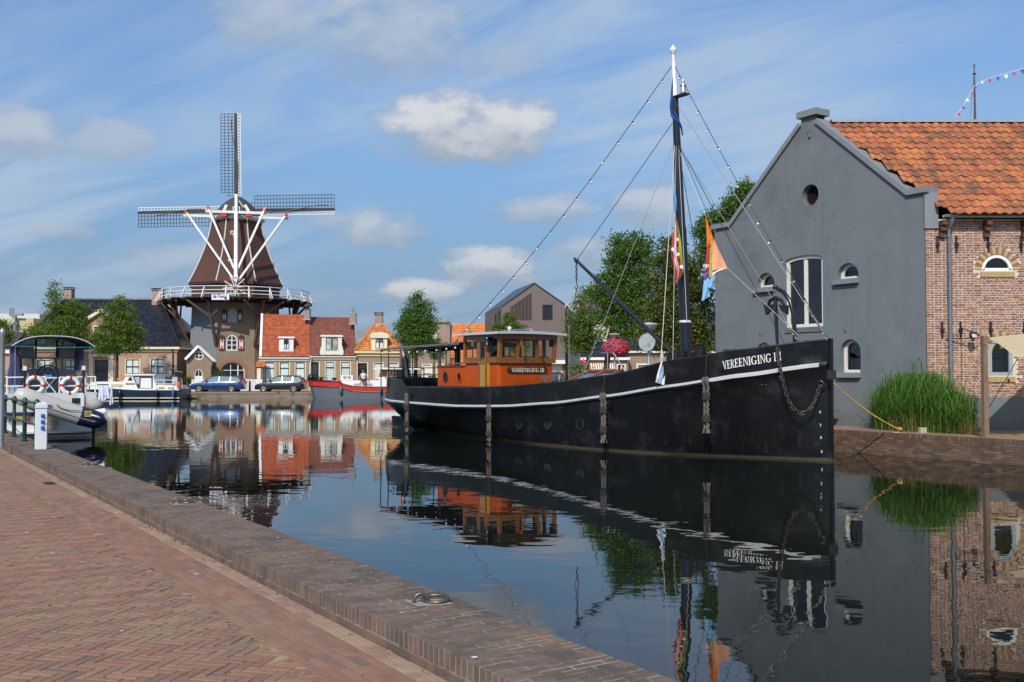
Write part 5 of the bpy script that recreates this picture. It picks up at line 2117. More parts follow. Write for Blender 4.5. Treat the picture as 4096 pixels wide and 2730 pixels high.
mb.build('cargo_chain',RUST,boom,smooth=60)
mb=MB()
hk=tip-ZU*.72
mb.tube([hk+Vector((0,0,.1)),hk,hk+Vector((.06,0,-.08)),hk+Vector((.03,0,-.16)),hk+Vector((-.05,0,-.15)),hk+Vector((-.07,0,-.08))],.018,6)
mb.tube([hk+Vector((0,0,-.15)),hk+Vector((.09,0,-.5))],.012,5)
mb.tube([hk+Vector((0,0,-.15)),hk+Vector((-.09,0,-.5))],.012,5)
mb.tube([hk+Vector((.1,0,-.5)),hk+Vector((0,0,-.66)),hk+Vector((-.1,0,-.5))],.016,5)
mb.tube([hk+Vector((0,0,-.6)),hk+Vector((0,0,-1.05))],.02,6)
mb.build('cargo_hook',RUST,boom,smooth=60)
# standing rigging ------------------------------------------------
WIRE=M('grey_wire',(.20,.20,.19),.5,.3,var=.1)
DWIRE=M('dark_wire',(.03,.032,.036),.6,var=.1)
ROPEW=M('white_rope',(.50,.48,.42),.9,var=.12,vs=20)
def stay(a,b,r,mat,nm='stay',sag=0.0):
 a,b=Vector(a),Vector(b)
 mb=MB()
 n=10 if sag else 1
 mb.tube([a.lerp(b,i/n)-ZU*sag*math.sin(math.pi*i/n)for i in range(n+1)],r,5)
 return mb.build(nm,mat,ship,smooth=60)
def railp(px,side=-1,dz=0.0):
 x,z=sl_y(px,1450,-1.9)
 s=10-x
 st=station(s)[-1]
 return Vector((x,side*(st[0]-.06),st[1]+dz))
zA1,zA2=mast_px(490),mast_px(585)
stay(on_mast(zA1)+Vector((-.15,0,0)),tip,.010,DWIRE,'topping_lift')
e1=railp(2352)
a1=on_mast(zA2)+Vector((-.1,-.08,0))
lower=a1.lerp(e1,.83)
stay(a1,lower,.009,WIRE,'shroud')
mb=MB()
chain_mesh(mb,[lower,lower.lerp(e1,.35)],.09,.012)
mb.tube([lower.lerp(e1,.35),lower.lerp(e1,.7)],.025,6)
chain_mesh(mb,[lower.lerp(e1,.7),e1],.09,.012)
mb.build('turnbuckle',M('weathered_metal',(.22,.21,.2),.5,.6,var=.3),ship,smooth=60)
a1m=Vector((a1.x,-a1.y,a1.z))
stay(a1m,(e1.x,-e1.y,e1.z),.009,WIRE,'shroud')
e2=railp(2655,dz=.35)
stay(on_mast(zA2)+Vector((0,-.1,.05)),e2,.011,ROPEW,'shroud')
mb=MB()
mb.tube([e2,e2+Vector((.02,0,-.2)),e2-ZU*.45],[.03,.045,.02],6)
mb.tube([e2+Vector((-.03,0,-.1)),e2+Vector((-.05,-.02,-.6))],.012,5)
mb.tube([e2+Vector((.03,0,-.1)),e2+Vector((.02,-.02,-.7))],.012,5)
mb.build('lashing',ROPEW,ship)
stay(on_mast(zA2)+Vector((.05,-.1,0)),railp(2695,dz=.02),.009,WIRE,'shroud')
stay(on_mast(zA2)+Vector((.1,-.06,0)),(MX+.2,-.2,zbnd),.009,ROPEW,'halyard')
stay(on_mast(zA2)+Vector((.08,-.05,-.05)),railp(2812,dz=.25),.010,DWIRE,'shroud')
mirror=railp(2812,side=1,dz=.1)
stay(on_mast(zA2)+Vector((.08,.05,-.05)),mirror,.010,DWIRE,'shroud')
stay(on_mast(zA2)+Vector((0,.1,0)),railp(2700,side=1),.010,WIRE,'shroud')
e3=railp(3052,dz=.05)
stay(on_mast(zA2)+Vector((.1,-.05,0)),e3+(on_mast(zA2)-e3)*.06,.010,WIRE,'shroud')
mb=MB()
chain_mesh(mb,[e3+(on_mast(zA2)-e3)*.06,e3],.09,.012)
mb.build('shroud_chain',M('weathered_metal',(.2,.2,.2),.5),ship,smooth=60)
zF=mast_px(425)
stem_head=Vector((9.98,0,2.9))
f0=on_mast(zF)+Vector((.1,0,0))
fl_=f0.lerp(stem_head,.885)
stay(f0,fl_,.010,WIRE,'forestay')
mb=MB()
chain_mesh(mb,[fl_,fl_.lerp(stem_head,.3)],.10,.013)
mb.tube([fl_.lerp(stem_head,.33),fl_.lerp(stem_head,.75)],.028,6)
chain_mesh(mb,[fl_.lerp(stem_head,.75),stem_head],.10,.013)
mb.build('forestay_chain',M('weathered_metal',(.2,.2,.2),.5),ship,smooth=60)
SOCKB=M('lamp_socket',(.02,.02,.022),.6,var=0)
MILK=M('milky_bulb',(.78,.78,.76),.2,var=0)
def light_string(label,a,b,nb_,sag,skip=()):
 t=thing('light_string',label,'light string',SHIPM@Vector(a),0,'festoon light strings of the ship')
 a,b=SHIPM@Vector(a),SHIPM@Vector(b)
 f=lambda q:a.lerp(b,q)-ZU*sag*math.sin(math.pi*q)
 mb=MB()
 mb.tube([f(i/24)for i in range(25)],.010,5)
 mb.build('cable',SOCKB,t,world=True)
 rgl=random.Random(nb_)
 for i in range(nb_):
  p=f((i+.7)/nb_)
  dr=Vector((rgl.uniform(-.6,.6),rgl.uniform(-.4,.4),-1)).normalized()
  mb=MB()
  mb.tube([p,p+dr*.055],.019,6)
  sk_=mb.build('socket',SOCKB,t,world=True)
  mb=MB()
  mb.sphere(p+dr*.085,.034,8,6)
  mb.build('bulb',MILK,t,smooth=60,world=True)
zL=mast_px(255)
light_string('festoon string of round bulbs from masthead down to the stern awning',on_mast(zL),(WX0-.6,-1.2,za+.12),17,.35)
light_string('festoon string of round bulbs from masthead down to the bow',on_mast(zL),fl_+Vector((-.0,0,.1)),13,.12)
light_string('festoon string of round bulbs along the edge of the stern awning',(ax0,-1.38,za-.08),(ax1,-1.38,za+.02),9,.05)
my=(SHIPM@Vector((MX,-.4,0))).y
RW,WW,GRF=M('flag_scarlet',(.62,.06,.05),.8,var=.06),FLW,M('flag_lime',(.40,.50,.05),.8,var=.06)
drape('spotted_flag','red white and green flag with round spots hanging beside the black mast',[(2703,866),(2690,955),(2682,1020),(2700,1085),(2700,1143)],[(2706,866),(2722,955),(2733,1060),(2737,1085),(2718,1118)],[RW,WW,RW,GRF],my-.1,amp=.08)
for i,(px,py,r)in enumerate(((2692,998,.05),(2712,1018,.045),(2726,1068,.05),(2709,958,.04))):
 mb=MB()
 c=D(px,py,my-.25)
 mb.add([c+Vector((r*math.cos(a),0,r*math.sin(a)))for a in[.5*k for k in range(13)][:12]],[tuple(range(12))])
 mb.add([c+Vector((r*math.cos(a),.004,r*math.sin(a)))for a in[.5*k for k in range(13)][:12]],[tuple(range(12))])
 mb.build('spot',WW,bpy.data.objects['spotted_flag'],world=True,fix=False)
drape('sky_blue_pennant','small bright blue cloth tied high on the black mast',[(2696,752),(2692,800),(2695,850)],[(2700,752),(2708,800),(2706,842)],[M('cloth_cyan',(.05,.30,.62),.8,var=.15,vs=8)],my-.1,n=4)
drape('navy_pennant','long dark blue flag wrapped around the white topmast',[(2686,345),(2678,430),(2684,470),(2722,510),(2728,545)],[(2692,300),(2692,440),(2712,470),(2728,505),(2733,540)],[M('cloth_navy',(.03,.075,.30),.8,var=.2,vs=6)],my-.35,n=5,amp=.05)
ORF,SKF,PUR,RDF=M('flag_orange',(.75,.20,.02),.8,var=.04),M('flag_sky',(.22,.45,.70),.8,var=.05),M('flag_purple',(.24,.05,.26),.8,var=.05),M('flag_crimson',(.50,.03,.05),.8,var=.05)
SAL=M('flag_salmon',(.85,.36,.20),.8,var=.04)
fy_=(SHIPM@Vector((7.5,-1.4,0))).y
of=drape('orange_flag','knotted flag of orange, yellow, purple and sky blue beside the grey gable',[(2822,868),(2824,910),(2828,960),(2826,985)],[(2824,866),(2836,905),(2850,945),(2842,985)],[ORF],fy_,n=5,amp=.03)
def flag_band(l,r,mat,nm='cloth_band',amp=.05):
 mb=MB()
 n,m=8,5
 for i in range(n+1):
  q=i/n
  a=(l[0][0]+(l[1][0]-l[0][0])*q,l[0][1]+(l[1][1]-l[0][1])*q)
  b=(r[0][0]+(r[1][0]-r[0][0])*q,r[0][1]+(r[1][1]-r[0][1])*q)
  for j in range(m+1):
   w=j/m
   mb.v.append(tuple(D(a[0]+(b[0]-a[0])*w,a[1]+(b[1]-a[1])*w,fy_+amp*math.sin(w*5+q*4))))
 for i in range(n):
  for j in range(m):
   mb.f.append((i*(m+1)+j,i*(m+1)+j+1,(i+1)*(m+1)+j+1,(i+1)*(m+1)+j))
   mb.t.append(0.0)
   mb.m.append(0)
 mb.build(nm,mat,of,smooth=80,world=True,fix=False)
flag_band(((2846,948),(2848,1082)),((2850,946),(2909,1073)),SAL)
flag_band(((2848,1082),(2850,1102)),((2909,1073),(2866,1094)),FLW)
flag_band(((2828,972),(2822,1082)),((2840,972),(2838,1082)),RDF,amp=.03)
flag_band(((2822,1082),(2817,1112)),((2838,1082),(2836,1114)),PUR,amp=.03)
flag_band(((2840,972),(2836,1110)),((2847,960),(2849,1110)),GRF,amp=.03)
flag_band(((2817,1112),(2807,1206)),((2836,1114),(2840,1186)),SKF)
flag_band(((2836,1110),(2834,1150)),((2850,1106),(2861,1160)),SKF)
OPW=M('letter_white',(.8,.8,.78),.5)
for dx,stem in((2818,0),(2830,1)):
 mb=MB()
 for i in range(12):
  a0,a1=2*math.pi*i/12,2*math.pi*(i+1)/12
  P=lambda a,r:D(dx+r*math.cos(a),1064+r*math.sin(a),fy_-.09)
  mb.add([P(a0,6),P(a1,6),P(a1,3.5),P(a0,3.5)],[(0,1,2,3)])
 if stem:
  mb.add([D(dx-6.5,1060,fy_-.091),D(dx-4,1060,fy_-.091),D(dx-4,1077,fy_-.091),D(dx-6.5,1077,fy_-.091)],[(0,1,2,3)])
 mb.build('letter',OPW,of,world=True,fix=False)
mb=MB()
mb.tube([SHIPM@on_mast(zA2),D(2822,862,fy_)],.006,4)
mb.build('halyard',ROPEW,of,world=True)
mb=MB()
mb.tube([D(2909,1073,fy_),SHIPM@railp(3052,dz=.2)],.006,4)
mb.build('halyard',ROPEW,of,world=True)
cy_=(SHIPM@Vector(railp(2650))).y-.12
drape('signal_cloth','white, blue and black cloth hanging over the ship rail below the mast',[(2645,1445),(2628,1500),(2622,1530)],[(2662,1450),(2672,1500),(2668,1545)],[FLW,M('cloth_paleblue',(.25,.40,.62),.8,var=.1),FLW,M('cloth_charcoal',(.05,.055,.065),.8,var=.1)],cy_,amp=.05)
mb=MB()
mb.tube([D(2676,1465,cy_),D(2681,1545,cy_)],.008,4)
mb.tube([D(2645,1448,cy_),D(2676,1465,cy_)],.008,4)
mb.build('tie',ROPEW,bpy.data.objects['signal_cloth'],world=True)
# rope fenders ----------------------------------------------------
FEN=M('tarred_rope',(.115,.10,.08),.95,var=.4,vs=25,bump=.8,bs=60,bd=.01)
FEND=M('tarred_band',(.03,.028,.025),.9,var=.3)
def fender(label,px,y0,y1,frayed):
 xa,ya,za_=sl_hull(px,(y0+y1)/2)
 s=10-xa
 ztop,zbot=sl_hull(px,y0)[2],sl_hull(px,y1)[2]
 t=thing('rope_fender',label,'rope fender',SHIPM@Vector((xa,ya,za_)),SRZ,'braided rope fenders along the hull')
 zr_=lerpt(T_ZT,s)
 def out(z,o=.10):
  st_=max(hb_at(s,max(.0,min(z,zr_-.02))),hb_at(s,ztop)-.02 if z<ztop else 0)
  return Vector((xa,-(st_+o),z))
 off=Vector((xa,ya,za_))
 mb=MB()
 mb.tube([Vector((xa,-(station(s)[-1][0]+.01),zr_+.03))-off,out(ztop+.15,.07)-off,out(ztop,.10)-off],.012,5)
 mb.build('lanyard',FEND,t)
 L=ztop-zbot
 for sg in(-1,1):
  mb=MB()
  pts,rad=[],[]
  n=26
  for i in range(n+1):
   q=i/n
   z=ztop-L*.93*q
   op=.055*(1-.35*math.sin(math.pi*min(1,q*2.5)))if q>.05 else .03
   spread=.062 if .04<q<.35 else .048
   pts.append(out(z,.11)+Vector((sg*spread+.012*math.sin(q*60+sg),.014*math.cos(q*60),0))-off)
   rad.append(.040+.009*math.sin(q*75+sg*1.2))
  mb.tube(pts,rad,8)
  mb.build('plait',FEN,t,smooth=70)
 for q in((.28,.40),(.68,.80)):
  mb=MB()
  mb.tube([out(ztop-L*q[0],.11)-off,out(ztop-L*q[1],.11)-off],.105,10)
  mb.build('binding',FEND,t,smooth=50)
 if frayed:
  mb=MB()
  rf_=random.Random(px)
  base=out(zbot+L*.10,.11)-off
  for i in range(34):
   a=rf_.uniform(0,6.28)
   mb.tube([base+Vector((.05*math.cos(a),.05*math.sin(a),.02)),base+Vector((.10*math.cos(a),.09*math.sin(a),-L*.11))],.012,4)
  mb.build('frayed_end',FEN,t)
fender('thin rope fender hanging nearest the stern awning',1672,1576,1722,0)
fender('rope fender hanging below the orange wheelhouse front corner',1990,1624,1768,0)
fender('rope fender hanging by the three portholes',2433,1574,1768,1)
fender('rope fender hanging below the ship name at the bow',2851,1512,1728,1)
dv=MB()
pb0=sl_y(3180,1380,-.55)
dvp=[sl_y(x,y,-.42)for x,y in((3181,1372),(3178,1320),(3174,1260),(3160,1205),(3135,1170),(3100,1150))]
dv.tube([(x,-.42,z)for x,z in dvp],[.055,.055,.055,.055,.052,.05],10)
dv.sphere((dvp[-1][0],-.42,dvp[-1][1]),.065,10,6)
dv.tube([(dvp[0][0],-.42,dvp[0][1]),(dvp[0][0],-.42,2.3)],.055,10)
dv.build('anchor_davit',BOLL,ship,smooth=40)
an_t=thing('anchor','black stocked anchor hanging upright from the bow davit','anchor',SHIPM@Vector((dvp[-1][0],-.45,2.4)),SRZ)
AX=dvp[-1][0]
oa=Vector((AX,-.45,2.4))
def al(px,py):
 x,z=sl_y(px,py,-.5)
 return Vector((x,-.5,z))-oa
ANB=M('anchor_black',(.012,.013,.015),.3,var=.3,vs=10,spec=.6)
mb=MB()
mb.tube([al(3101,1195),al(3104,1260),al(3107,1330),al(3110,1385)],[.045,.05,.042,.035],8)
mb.build('shank',ANB,an_t,smooth=40)
mb=MB()
arm=[al(3072,1225),al(3080,1203),al(3100,1192),al(3125,1202),al(3143,1230)]
mb.tube(arm,[.03,.045,.05,.045,.03],8)
mb.build('arms',ANB,an_t,smooth=40)
for poly in(((3057,1221),(3094,1218),(3088,1240),(3066,1261)),((3115,1220),(3152,1222),(3150,1260),(3130,1245))):
 mb=MB()
 mb.prism([al(*q)+Vector((0,-.03,0))for q in poly],(0,.07,0))
 mb.build('fluke',ANB,an_t)
mb=MB()
mb.tube([al(3007,1399),al(3060,1392),al(3110,1383),al(3195,1379)],.022,6)
mb.build('stock',ANB,an_t,smooth=40)
mb=MB()
mb.tube([al(3099,1236)+Vector((.035*math.cos(a),-.05,.035*math.sin(a)))for a in[2*math.pi*i/12 for i in range(12)]],.012,6,closed=True)
mb.build('ring',ANB,an_t,smooth=50)
mb=MB()
chain_mesh(mb,[Vector((dvp[-1][0],-.42,dvp[-1][1]))-oa,al(3101,1193)],.09,.013)
mb.build('hanging_chain',M('weathered_metal',(.2,.2,.2),.5),an_t,smooth=50)
ch_t=thing('anchor_chain','rusty chain looping across the black bow below the anchor','chain',SHIPM@Vector((8.5,-1,1.5)),SRZ)
oc=Vector((8.5,-1,1.5))
cpx=[(3110,1392),(3113,1430),(3120,1470),(3132,1530),(3148,1588),(3170,1632),(3200,1655),(3225,1650),(3248,1628),(3265,1590),(3277,1555),(3284,1542)]
cp_=[]
for i,(x,y)in enumerate(cpx):
 hx,hy,hz=sl_hull(x,y)
 q=i/(len(cpx)-1)
 o_=.05+.22*math.sin(math.pi*q)**.7
 yy=hy-o_
 xx,zz=sl_y(x,y,yy)
 cp_.append(Vector((xx,yy,zz))-oc)
mb=MB()
chain_mesh(mb,cp_,.125,.0165)
mb.build('links',RUST,ch_t,smooth=60)
hx,hy,hz=sl_hull(3284,1545)
mb=MB()
c=Vector((hx,hy-.01,hz))
mb.tube([c+Vector((.10*math.cos(a),.02*math.cos(a)*2.2,.12*math.sin(a)))for a in[2*math.pi*i/16 for i in range(16)]],.03,8,closed=True)
mb.build('hawse_pipe',BOLL,hull,smooth=50)
mb=MB()
mb.box((10.06,.02,2.05),(.12,.2,.22))
mb.build('stem_fender',M('rubber_black',(.03,.025,.02),.8),hull)
mb=MB()
e_=RQ(RING_U,-.25,GZ+.12)
b0_=SHIPM@Vector((9.75,.35,1.95))
for k in(0,1):
 pts=[b0_.lerp(e_,i/14)-ZU*(.10+.03*k)*math.sin(math.pi*i/14)+Vector((0,0,.015*k))for i in range(15)]
 mb.tube(pts,.014,6)
mb.tube([e_+Vector((.06*math.cos(a),.05*math.sin(a),.03+.03*math.sin(2*a)))for a in[2*math.pi*i/10 for i in range(10)]],.014,5,closed=True)
tag(mb.build('mooring_line',M('yellow_rope',(.62,.40,.08),.8,var=.2,vs=20),None,smooth=60),'doubled yellow mooring line from the black bow to the quay ring','rope')
mb=MB()
e_=RQ(RING_U,-.25,GZ+.06)
mb.b2((e_.x-.22,e_.y-.12,e_.z),(e_.x+.1,e_.y+.02,e_.z+.012))
o=mb.build('paint_patch',M('red_white_patch',(.75,.70,.68),.8,c2=(.65,.12,.12),c2s=6,c2t=(.45,.5)),None)
tag(o,'red and white marking plate under the quay mooring ring','marking')
# ================================================================ windmill and the far row of houses
def zA(x,y):
 return(500+x/1.8444,400+y/1.8444)
def zB(x,y):
 return(600+x/2.94125,1150+y/2.942)
def zC(x,y):
 return(1000+x/2.94125,1150+y/2.942)
def zD(x,y):
 return(1500+x/2.24,1100+y/2.24)
def zE(x,y):
 return(2200+x/1.96,850+y/1.96)
def zLh(x,y):
 return(370+x/5.8825,1380+y/5.8825)
def zM(x,y):
 return(x/1.845,1000+y/1.845)
def zN(x,y):
 return(2200+x/5.229,1380+y/5.229)
MY=104.0
mc=D(944,1200,MY)
mcx=mc.x
mill=thing('windmill','tall brown octagonal windmill with white tail braces and lattice sails','windmill',(mcx,MY,GZ))
def zy(py,Y=MY):
 return D(944,py,Y).z
SH=M('mill_board_brown',(0.085,0.034,0.025),.75,var=.3,vs=1.2,bump=.5,bs=8,bd=.03)
MBR=M('mill_brick',(0.235,0.165,0.112),.85,kind='brick',cb=(.17,.115,.08),cm=(.32,.265,.20),var=.2,vs=.7)
MGR=M('mill_shade_grey',(0.19,0.205,0.225),.85,var=.08)  # shade of the left base facet put into its wall colour
MWH=M('mill_white',(0.64,0.64,0.62),.5,var=.06)
MBLK=M('mill_black_wood',(0.016,0.015,0.015),.6,var=.15)
DWD=M('dark_brown_wood',(0.055,0.032,0.022),.75,var=.25,vs=3)
FX=R(15.4)
def octa(ap,z,k=8,turn=FX):
 r=ap/math.cos(math.pi/k)
 return[Vector((mcx+r*math.sin(2*math.pi*(i+.5)/k+turn),MY-r*math.cos(2*math.pi*(i+.5)/k+turn),z))for i in range(k)]
apB0,apB1=4.62,4.28
zst=zy(1211)
lo,hi=octa(apB0,GZ-.1),octa(apB1,zst)
base_faces=[]
for i in range(8):
 a,b,c,d=lo[i-1],lo[i],hi[i],hi[i-1]
 base_faces.append((a,b,c,d))
class Facet:
 """sloping facet with pixel lookup, acts like Fr"""
 def __init__(s,a,b,c,d):
  s.o=a
  s.u=(b-a).normalized()
  up=((c+d)/2-(a+b)/2).normalized()
  s.v=up
  s.n=s.u.cross(up).normalized()
  if s.n.y>0:
   s.n=-s.n
  s.k=1.0/up.z
 def p(s,u,z,d=0.0):
  return s.o+s.u*u+s.v*((z-s.o.z)*s.k)+s.n*d
 def px(s,x,y):
  r=ray(x,y)
  t=(s.o-Vector((0,0,EYE))).dot(s.n)/r.dot(s.n)
  q=Vector((0,0,EYE))+r*t
  return((q-s.o).dot(s.u),q.z)
 rect=Fr.rect
FF=Facet(*base_faces[0])
door_r=FF.rect(*zB(828,880),*zB(1112,1170))
door_r=(door_r[0],GZ,door_r[2],door_r[3])
dpts=arc_top(door_r[0],GZ+.02,door_r[2],door_r[3],.95,12)
wlow=FF.rect(*zB(897,557),*zB(1028,745))
wl_p=arc_top(wlow[0],wlow[1],wlow[2],wlow[3],.7,10)
wup=FF.rect(*zB(917,248),*zB(1023,412))
wu_p=arc_top(wup[0],wup[1],wup[2],wup[3],.55,10)
a,b,c,d=base_faces[0]
wid=(b-a).length
wt=(c-d).length
off=(wid-wt)/2
facade(mill,FF,[(0,a.z),(wid,a.z),(wid-off,zst),(off,zst)],[dpts,wl_p,wu_p],MBR,.35,'base_wall')
for i in range(1,8):
 a,b,c,d=base_faces[i]
 mb=MB()
 mb.add([a,b,c,d],[(0,1,2,3)])
 mb.build('base_wall',MGR if i in(7,)else MBR,mill,world=True)
ARB=M('arch_brick_red',(.30,.12,.08),.85,var=.25,vs=6)
cu,ru,rz_=(door_r[0]+door_r[2])/2,(door_r[2]-door_r[0])/2,.95
mb=MB()
ring(mb,FF,arc_top(door_r[0]-.32,door_r[3]-1.5,door_r[2]+.32,door_r[3]+.32,1.2,12),arc_top(door_r[0]+.01,door_r[3]-1.5,door_r[2]-.01,door_r[3]-.01,.94,12),-.05,.03)
mb.build('door_arch',ARB,mill,world=True)
dw=door_r[2]-door_r[0]
window(mill,FF,dpts,W_WHITE,.08,None,bars=[(door_r[0]+dw*.42,GZ,door_r[0]+dw*.42,door_r[3]-.1,.06),(door_r[0]+dw*.72,GZ,door_r[0]+dw*.72,door_r[3]-.15,.1),(door_r[0]+.1,door_r[3]-.8,door_r[2]-.1,door_r[3]-.8,.06)],d=-.25,backd=1.0,name='mill_door')
window(mill,FF,wl_p,W_WHITE,.1,None,bars=grid_bars(wl_p,2,1,.09)+[(wlow[0]+.1,z,wlow[2]-.1,z,.07)for z in(wlow[1]+.55,wlow[1]+1.02,wlow[1]+1.5)],d=-.06)
GRW=M('grey_window',(.42,.46,.45),.5,var=.04)
window(mill,FF,wu_p,GRW,.1,None,bars=grid_bars(wu_p,2,1,.06)+[(wup[0]+.1,z,wup[2]-.1,z,.05)for z in(wup[1]+.4,wup[1]+.75,wup[1]+1.1)],d=-.06,back=GRW)
SHB=M('shutter_blue_black',(.02,.025,.04),.5,var=.1)
def shutter(x0,y0,x1,y1,arch):
 r=FF.rect(*zB(x0,y0),*zB(x1,y1))
 mb=MB()
 pts=rc(*r)if not arch else[(r[0],r[1]),(r[2],r[1]),(r[2],r[3]-.15),((r[0]+r[2])/2,r[3]+.02),(r[0],r[3]-.15)]
 mb.prism([FF.p(u,z,.03)for u,z in pts],FF.n*.05)
 sh=mb.build('shutter',SHB,mill,world=True)
 u0,z0,u1,z1=r[0]+.09,r[1]+.12,r[2]-.09,r[3]-(.42 if arch else .3)
 mb=MB()
 mb.prism([FF.p(u,z,.082)for u,z in rc(u0,z0,u1,z1)],FF.n*.008)
 mb.build('white_field',MWH,sh,world=True)
 um,zm=(u0+u1)/2,(z0+z1)/2
 for tri in(((u0,z0),(u1,z0),(um,zm-.06)),((u1,z1),(u0,z1),(um,zm+.06))):
  mb=MB()
  mb.prism([FF.p(u,z,.092)for u,z in tri],FF.n*.006)
  mb.build('red_field',RED,sh,world=True)
shutter(815,560,879,745,True)
shutter(1041,560,1106,745,True)
shutter(847,255,902,410,True)
shutter(1032,255,1087,410,True)
# wooden body -----------------------------------------------------
prof=[(1380,4.62),(1368,4.60),(1250,3.72),(1180,3.33),(1100,2.98),(1000,2.66),(890,2.42)]
lv=[(zy(400+y/1.8444),ap)for y,ap in prof]
zsk=lv[0][0]
mb=MB()
r_=[octa(4.32,zst-.3),octa(4.32,zsk+.25)]
mb.loft(r_,True,False)
lower=mb.build('lower_body',M('mill_dark_boards',(.06,.028,.024),.7,var=.2,vs=2),mill,world=True)
mb=MB()
for k in range(9):
 z=zst+.1+k*.21
 ra,rb_=octa(4.34,z),octa(4.37,z+.03)
 mb.loft([octa(4.33,z+.2),octa(4.37,z),octa(4.33,z)],True,False)
mb.build('weatherboards',M('mill_dark_boards',(.06,.028,.024),.7),lower,world=True)
def body_ap(z):
 for(z0,a0),(z1,a1)in zip(lv,lv[1:]):
  if z0<=z<=z1:
   return a0+(a1-a0)*(z-z0)/(z1-z0)
 return lv[-1][1]
SMP=[(z,a)for z,a in lv]
import bisect
zz0,zz1=lv[1][0],lv[-1][0]
def flare(q):
 return 2.42+(4.60-2.42)*((1-q)**1.55)
nb_rows=46
body=MB()
body.loft([octa(flare(q)-.05,zz0+(zz1-zz0)*q)for q in[i/10 for i in range(11)]],True,False)
bodyo=body.build('body',SH,mill,world=True)
for i in range(nb_rows):
 q0,q1=i/nb_rows,(i+1)/nb_rows
 za_,zb_=zz0+(zz1-zz0)*q0,zz0+(zz1-zz0)*q1
 mb=MB()
 mb.loft([octa(flare(q0)-.03,za_),octa(flare(q0)+.035,za_-.01),octa(flare(q1)+.005,zb_+.01)],True,False)
 mb.build('board_course',SH,bodyo,world=True,fix=False)
mb=MB()
mb.loft([octa(4.35,zsk-.02),octa(4.66,zsk-.05),octa(4.64,zsk+.10),octa(4.5,zsk+.12)],True,False)
mb.build('skirt',DWD,mill,world=True)
for i in range(8):
 mb=MB()
 ps=[octa(flare(q)+.05,zz0+(zz1-zz0)*q)[i]for q in[k/12 for k in range(13)]]
 mb.tube(ps,.075,6)
 mb.build('corner_strip',M('corner_white',(.55,.53,.50),.6,var=.3,vs=6),mill,world=True)
def body_window(x0,y0,x1,y1,nx,ny):
 qz=(zy(zA(0,y0)[1])+zy(zA(0,y1)[1]))/2
 q=(qz-zz0)/(zz1-zz0)
 Yw=MY-flare(q)-.12
 fr=YF(Yw)
 r=fr.rect(*zA(x0,y0),*zA(x1,y1))
 pts=rc(*r)
 window(mill,fr,pts,MWH,.09,None,bars=grid_bars(pts,nx,ny,.06,.09),d=.02)
 mb=MB()
 mb.fbox(fr,r[0]-.03,r[1],r[2]+.03,r[3]+.03,-.9,-.05)
 mb.build('window_box',SH,mill,world=True)
body_window(779,966,818,1014,2,2)
body_window(762,1178,826,1240,3,3)
fr_d=YF(MY-4.45)
rd=fr_d.rect(*zA(748,1350),*zA(818,1480))
window(mill,fr_d,rc(rd[0],zst,rd[2],rd[3]),MWH,.1,None,bars=grid_bars(rc(*rd),2,3,.06),d=.04,name='stage_door')
# cap -------------------------------------------------------------
zc0=zz1
mb=MB()
mb.loft([octa(2.5,zc0-.25,16),octa(2.72,zc0-.1,16),octa(2.78,zc0+.12,16),octa(2.6,zc0+.2,16)],True,False)
mb.build('cap_ring',MWH,mill,world=True)
CAPB=M('cap_dark',(.045,.05,.055),.65,var=.18,vs=2)
ztop=zy(400+715/1.8444)
mb=MB()
nring=14
cr_=[]
for i in range(nring+1):
 q=i/nring
 h=zc0+.05+(ztop-zc0)*math.sin(q*math.pi/2)**1.1
 w=2.75*max(0,1-(h-zc0-.05)/(ztop-zc0))**.62+.03
 cr_.append([Vector((mcx+w*math.sin(2*math.pi*j/24),MY+.3-w*1.12*math.cos(2*math.pi*j/24),h))for j in range(24)])
mb.loft(cr_,True,True)
cap=mb.build('cap',CAPB,mill,smooth=50,world=True)
yb=MY-2.7
frc=YF(yb)
def pc(x,y,Y=yb):
 return D(*zA(x,y),Y)
mb=MB()
for a,b in(((720,840),(750,775)),((885,775),(922,840))):
 mb.bar(pc(*a),pc(*b),.28,.1,up=(0,1,0))
mb.build('cap_board',MWH,cap,world=True)
mb=MB()
mb.prism([pc(735,835),pc(758,780),pc(880,780),pc(905,835)],(0,.1,0))
mb.build('cap_back',CAPB,cap,world=True)
mb=MB()
r=frc.rect(*zA(797,788),*zA(850,830))
window(mill,YF(yb-.06),rc(*r),MWH,.1,None,bars=grid_bars(rc(*r),2,1,.06),d=.02)
for x in(732,914):
 mb=MB()
 c_=pc(x,851,yb-.2)
 mb.box(c_,(.6,.5,.36))
 mb.build('beam_end',RED,cap,world=True)
# tail: spruits, braces and pole ----------------------------------
yL,yS,yT=MY-.6,MY-3.1,MY-6.6
def pt(x,y,Y):
 return D(*zA(x,y),Y)
def beam(a,b,w,nm,tips=None):
 mb=MB()
 mb.bar(a,b,w,w*1.1)
 o=mb.build(nm,MWH,mill,world=True)
 if tips:
  d_=(b-a).normalized()
  for e,s in((a,1),(b,-1)):
   pass
 return o
beam(pt(432,853,yL),pt(1207,876,yL),.24,'long_cross_beam')
beam(pt(596,822,yS),pt(1047,838,yS),.24,'short_cross_beam')
foot_=pt(815,1385,yT)
poleT=pt(822,610,MY-2.0)
pole_mid=pt(821,840,yS-.2)
mb=MB()
mb.bar(pole_mid,pt(819,1345,yT),.32,.32,up=(0,1,0))
mb.bar(pole_mid,pt(822,700,MY-2.6),.26,.26,up=(0,1,0))
mb.build('tail_pole',MWH,mill,world=True)
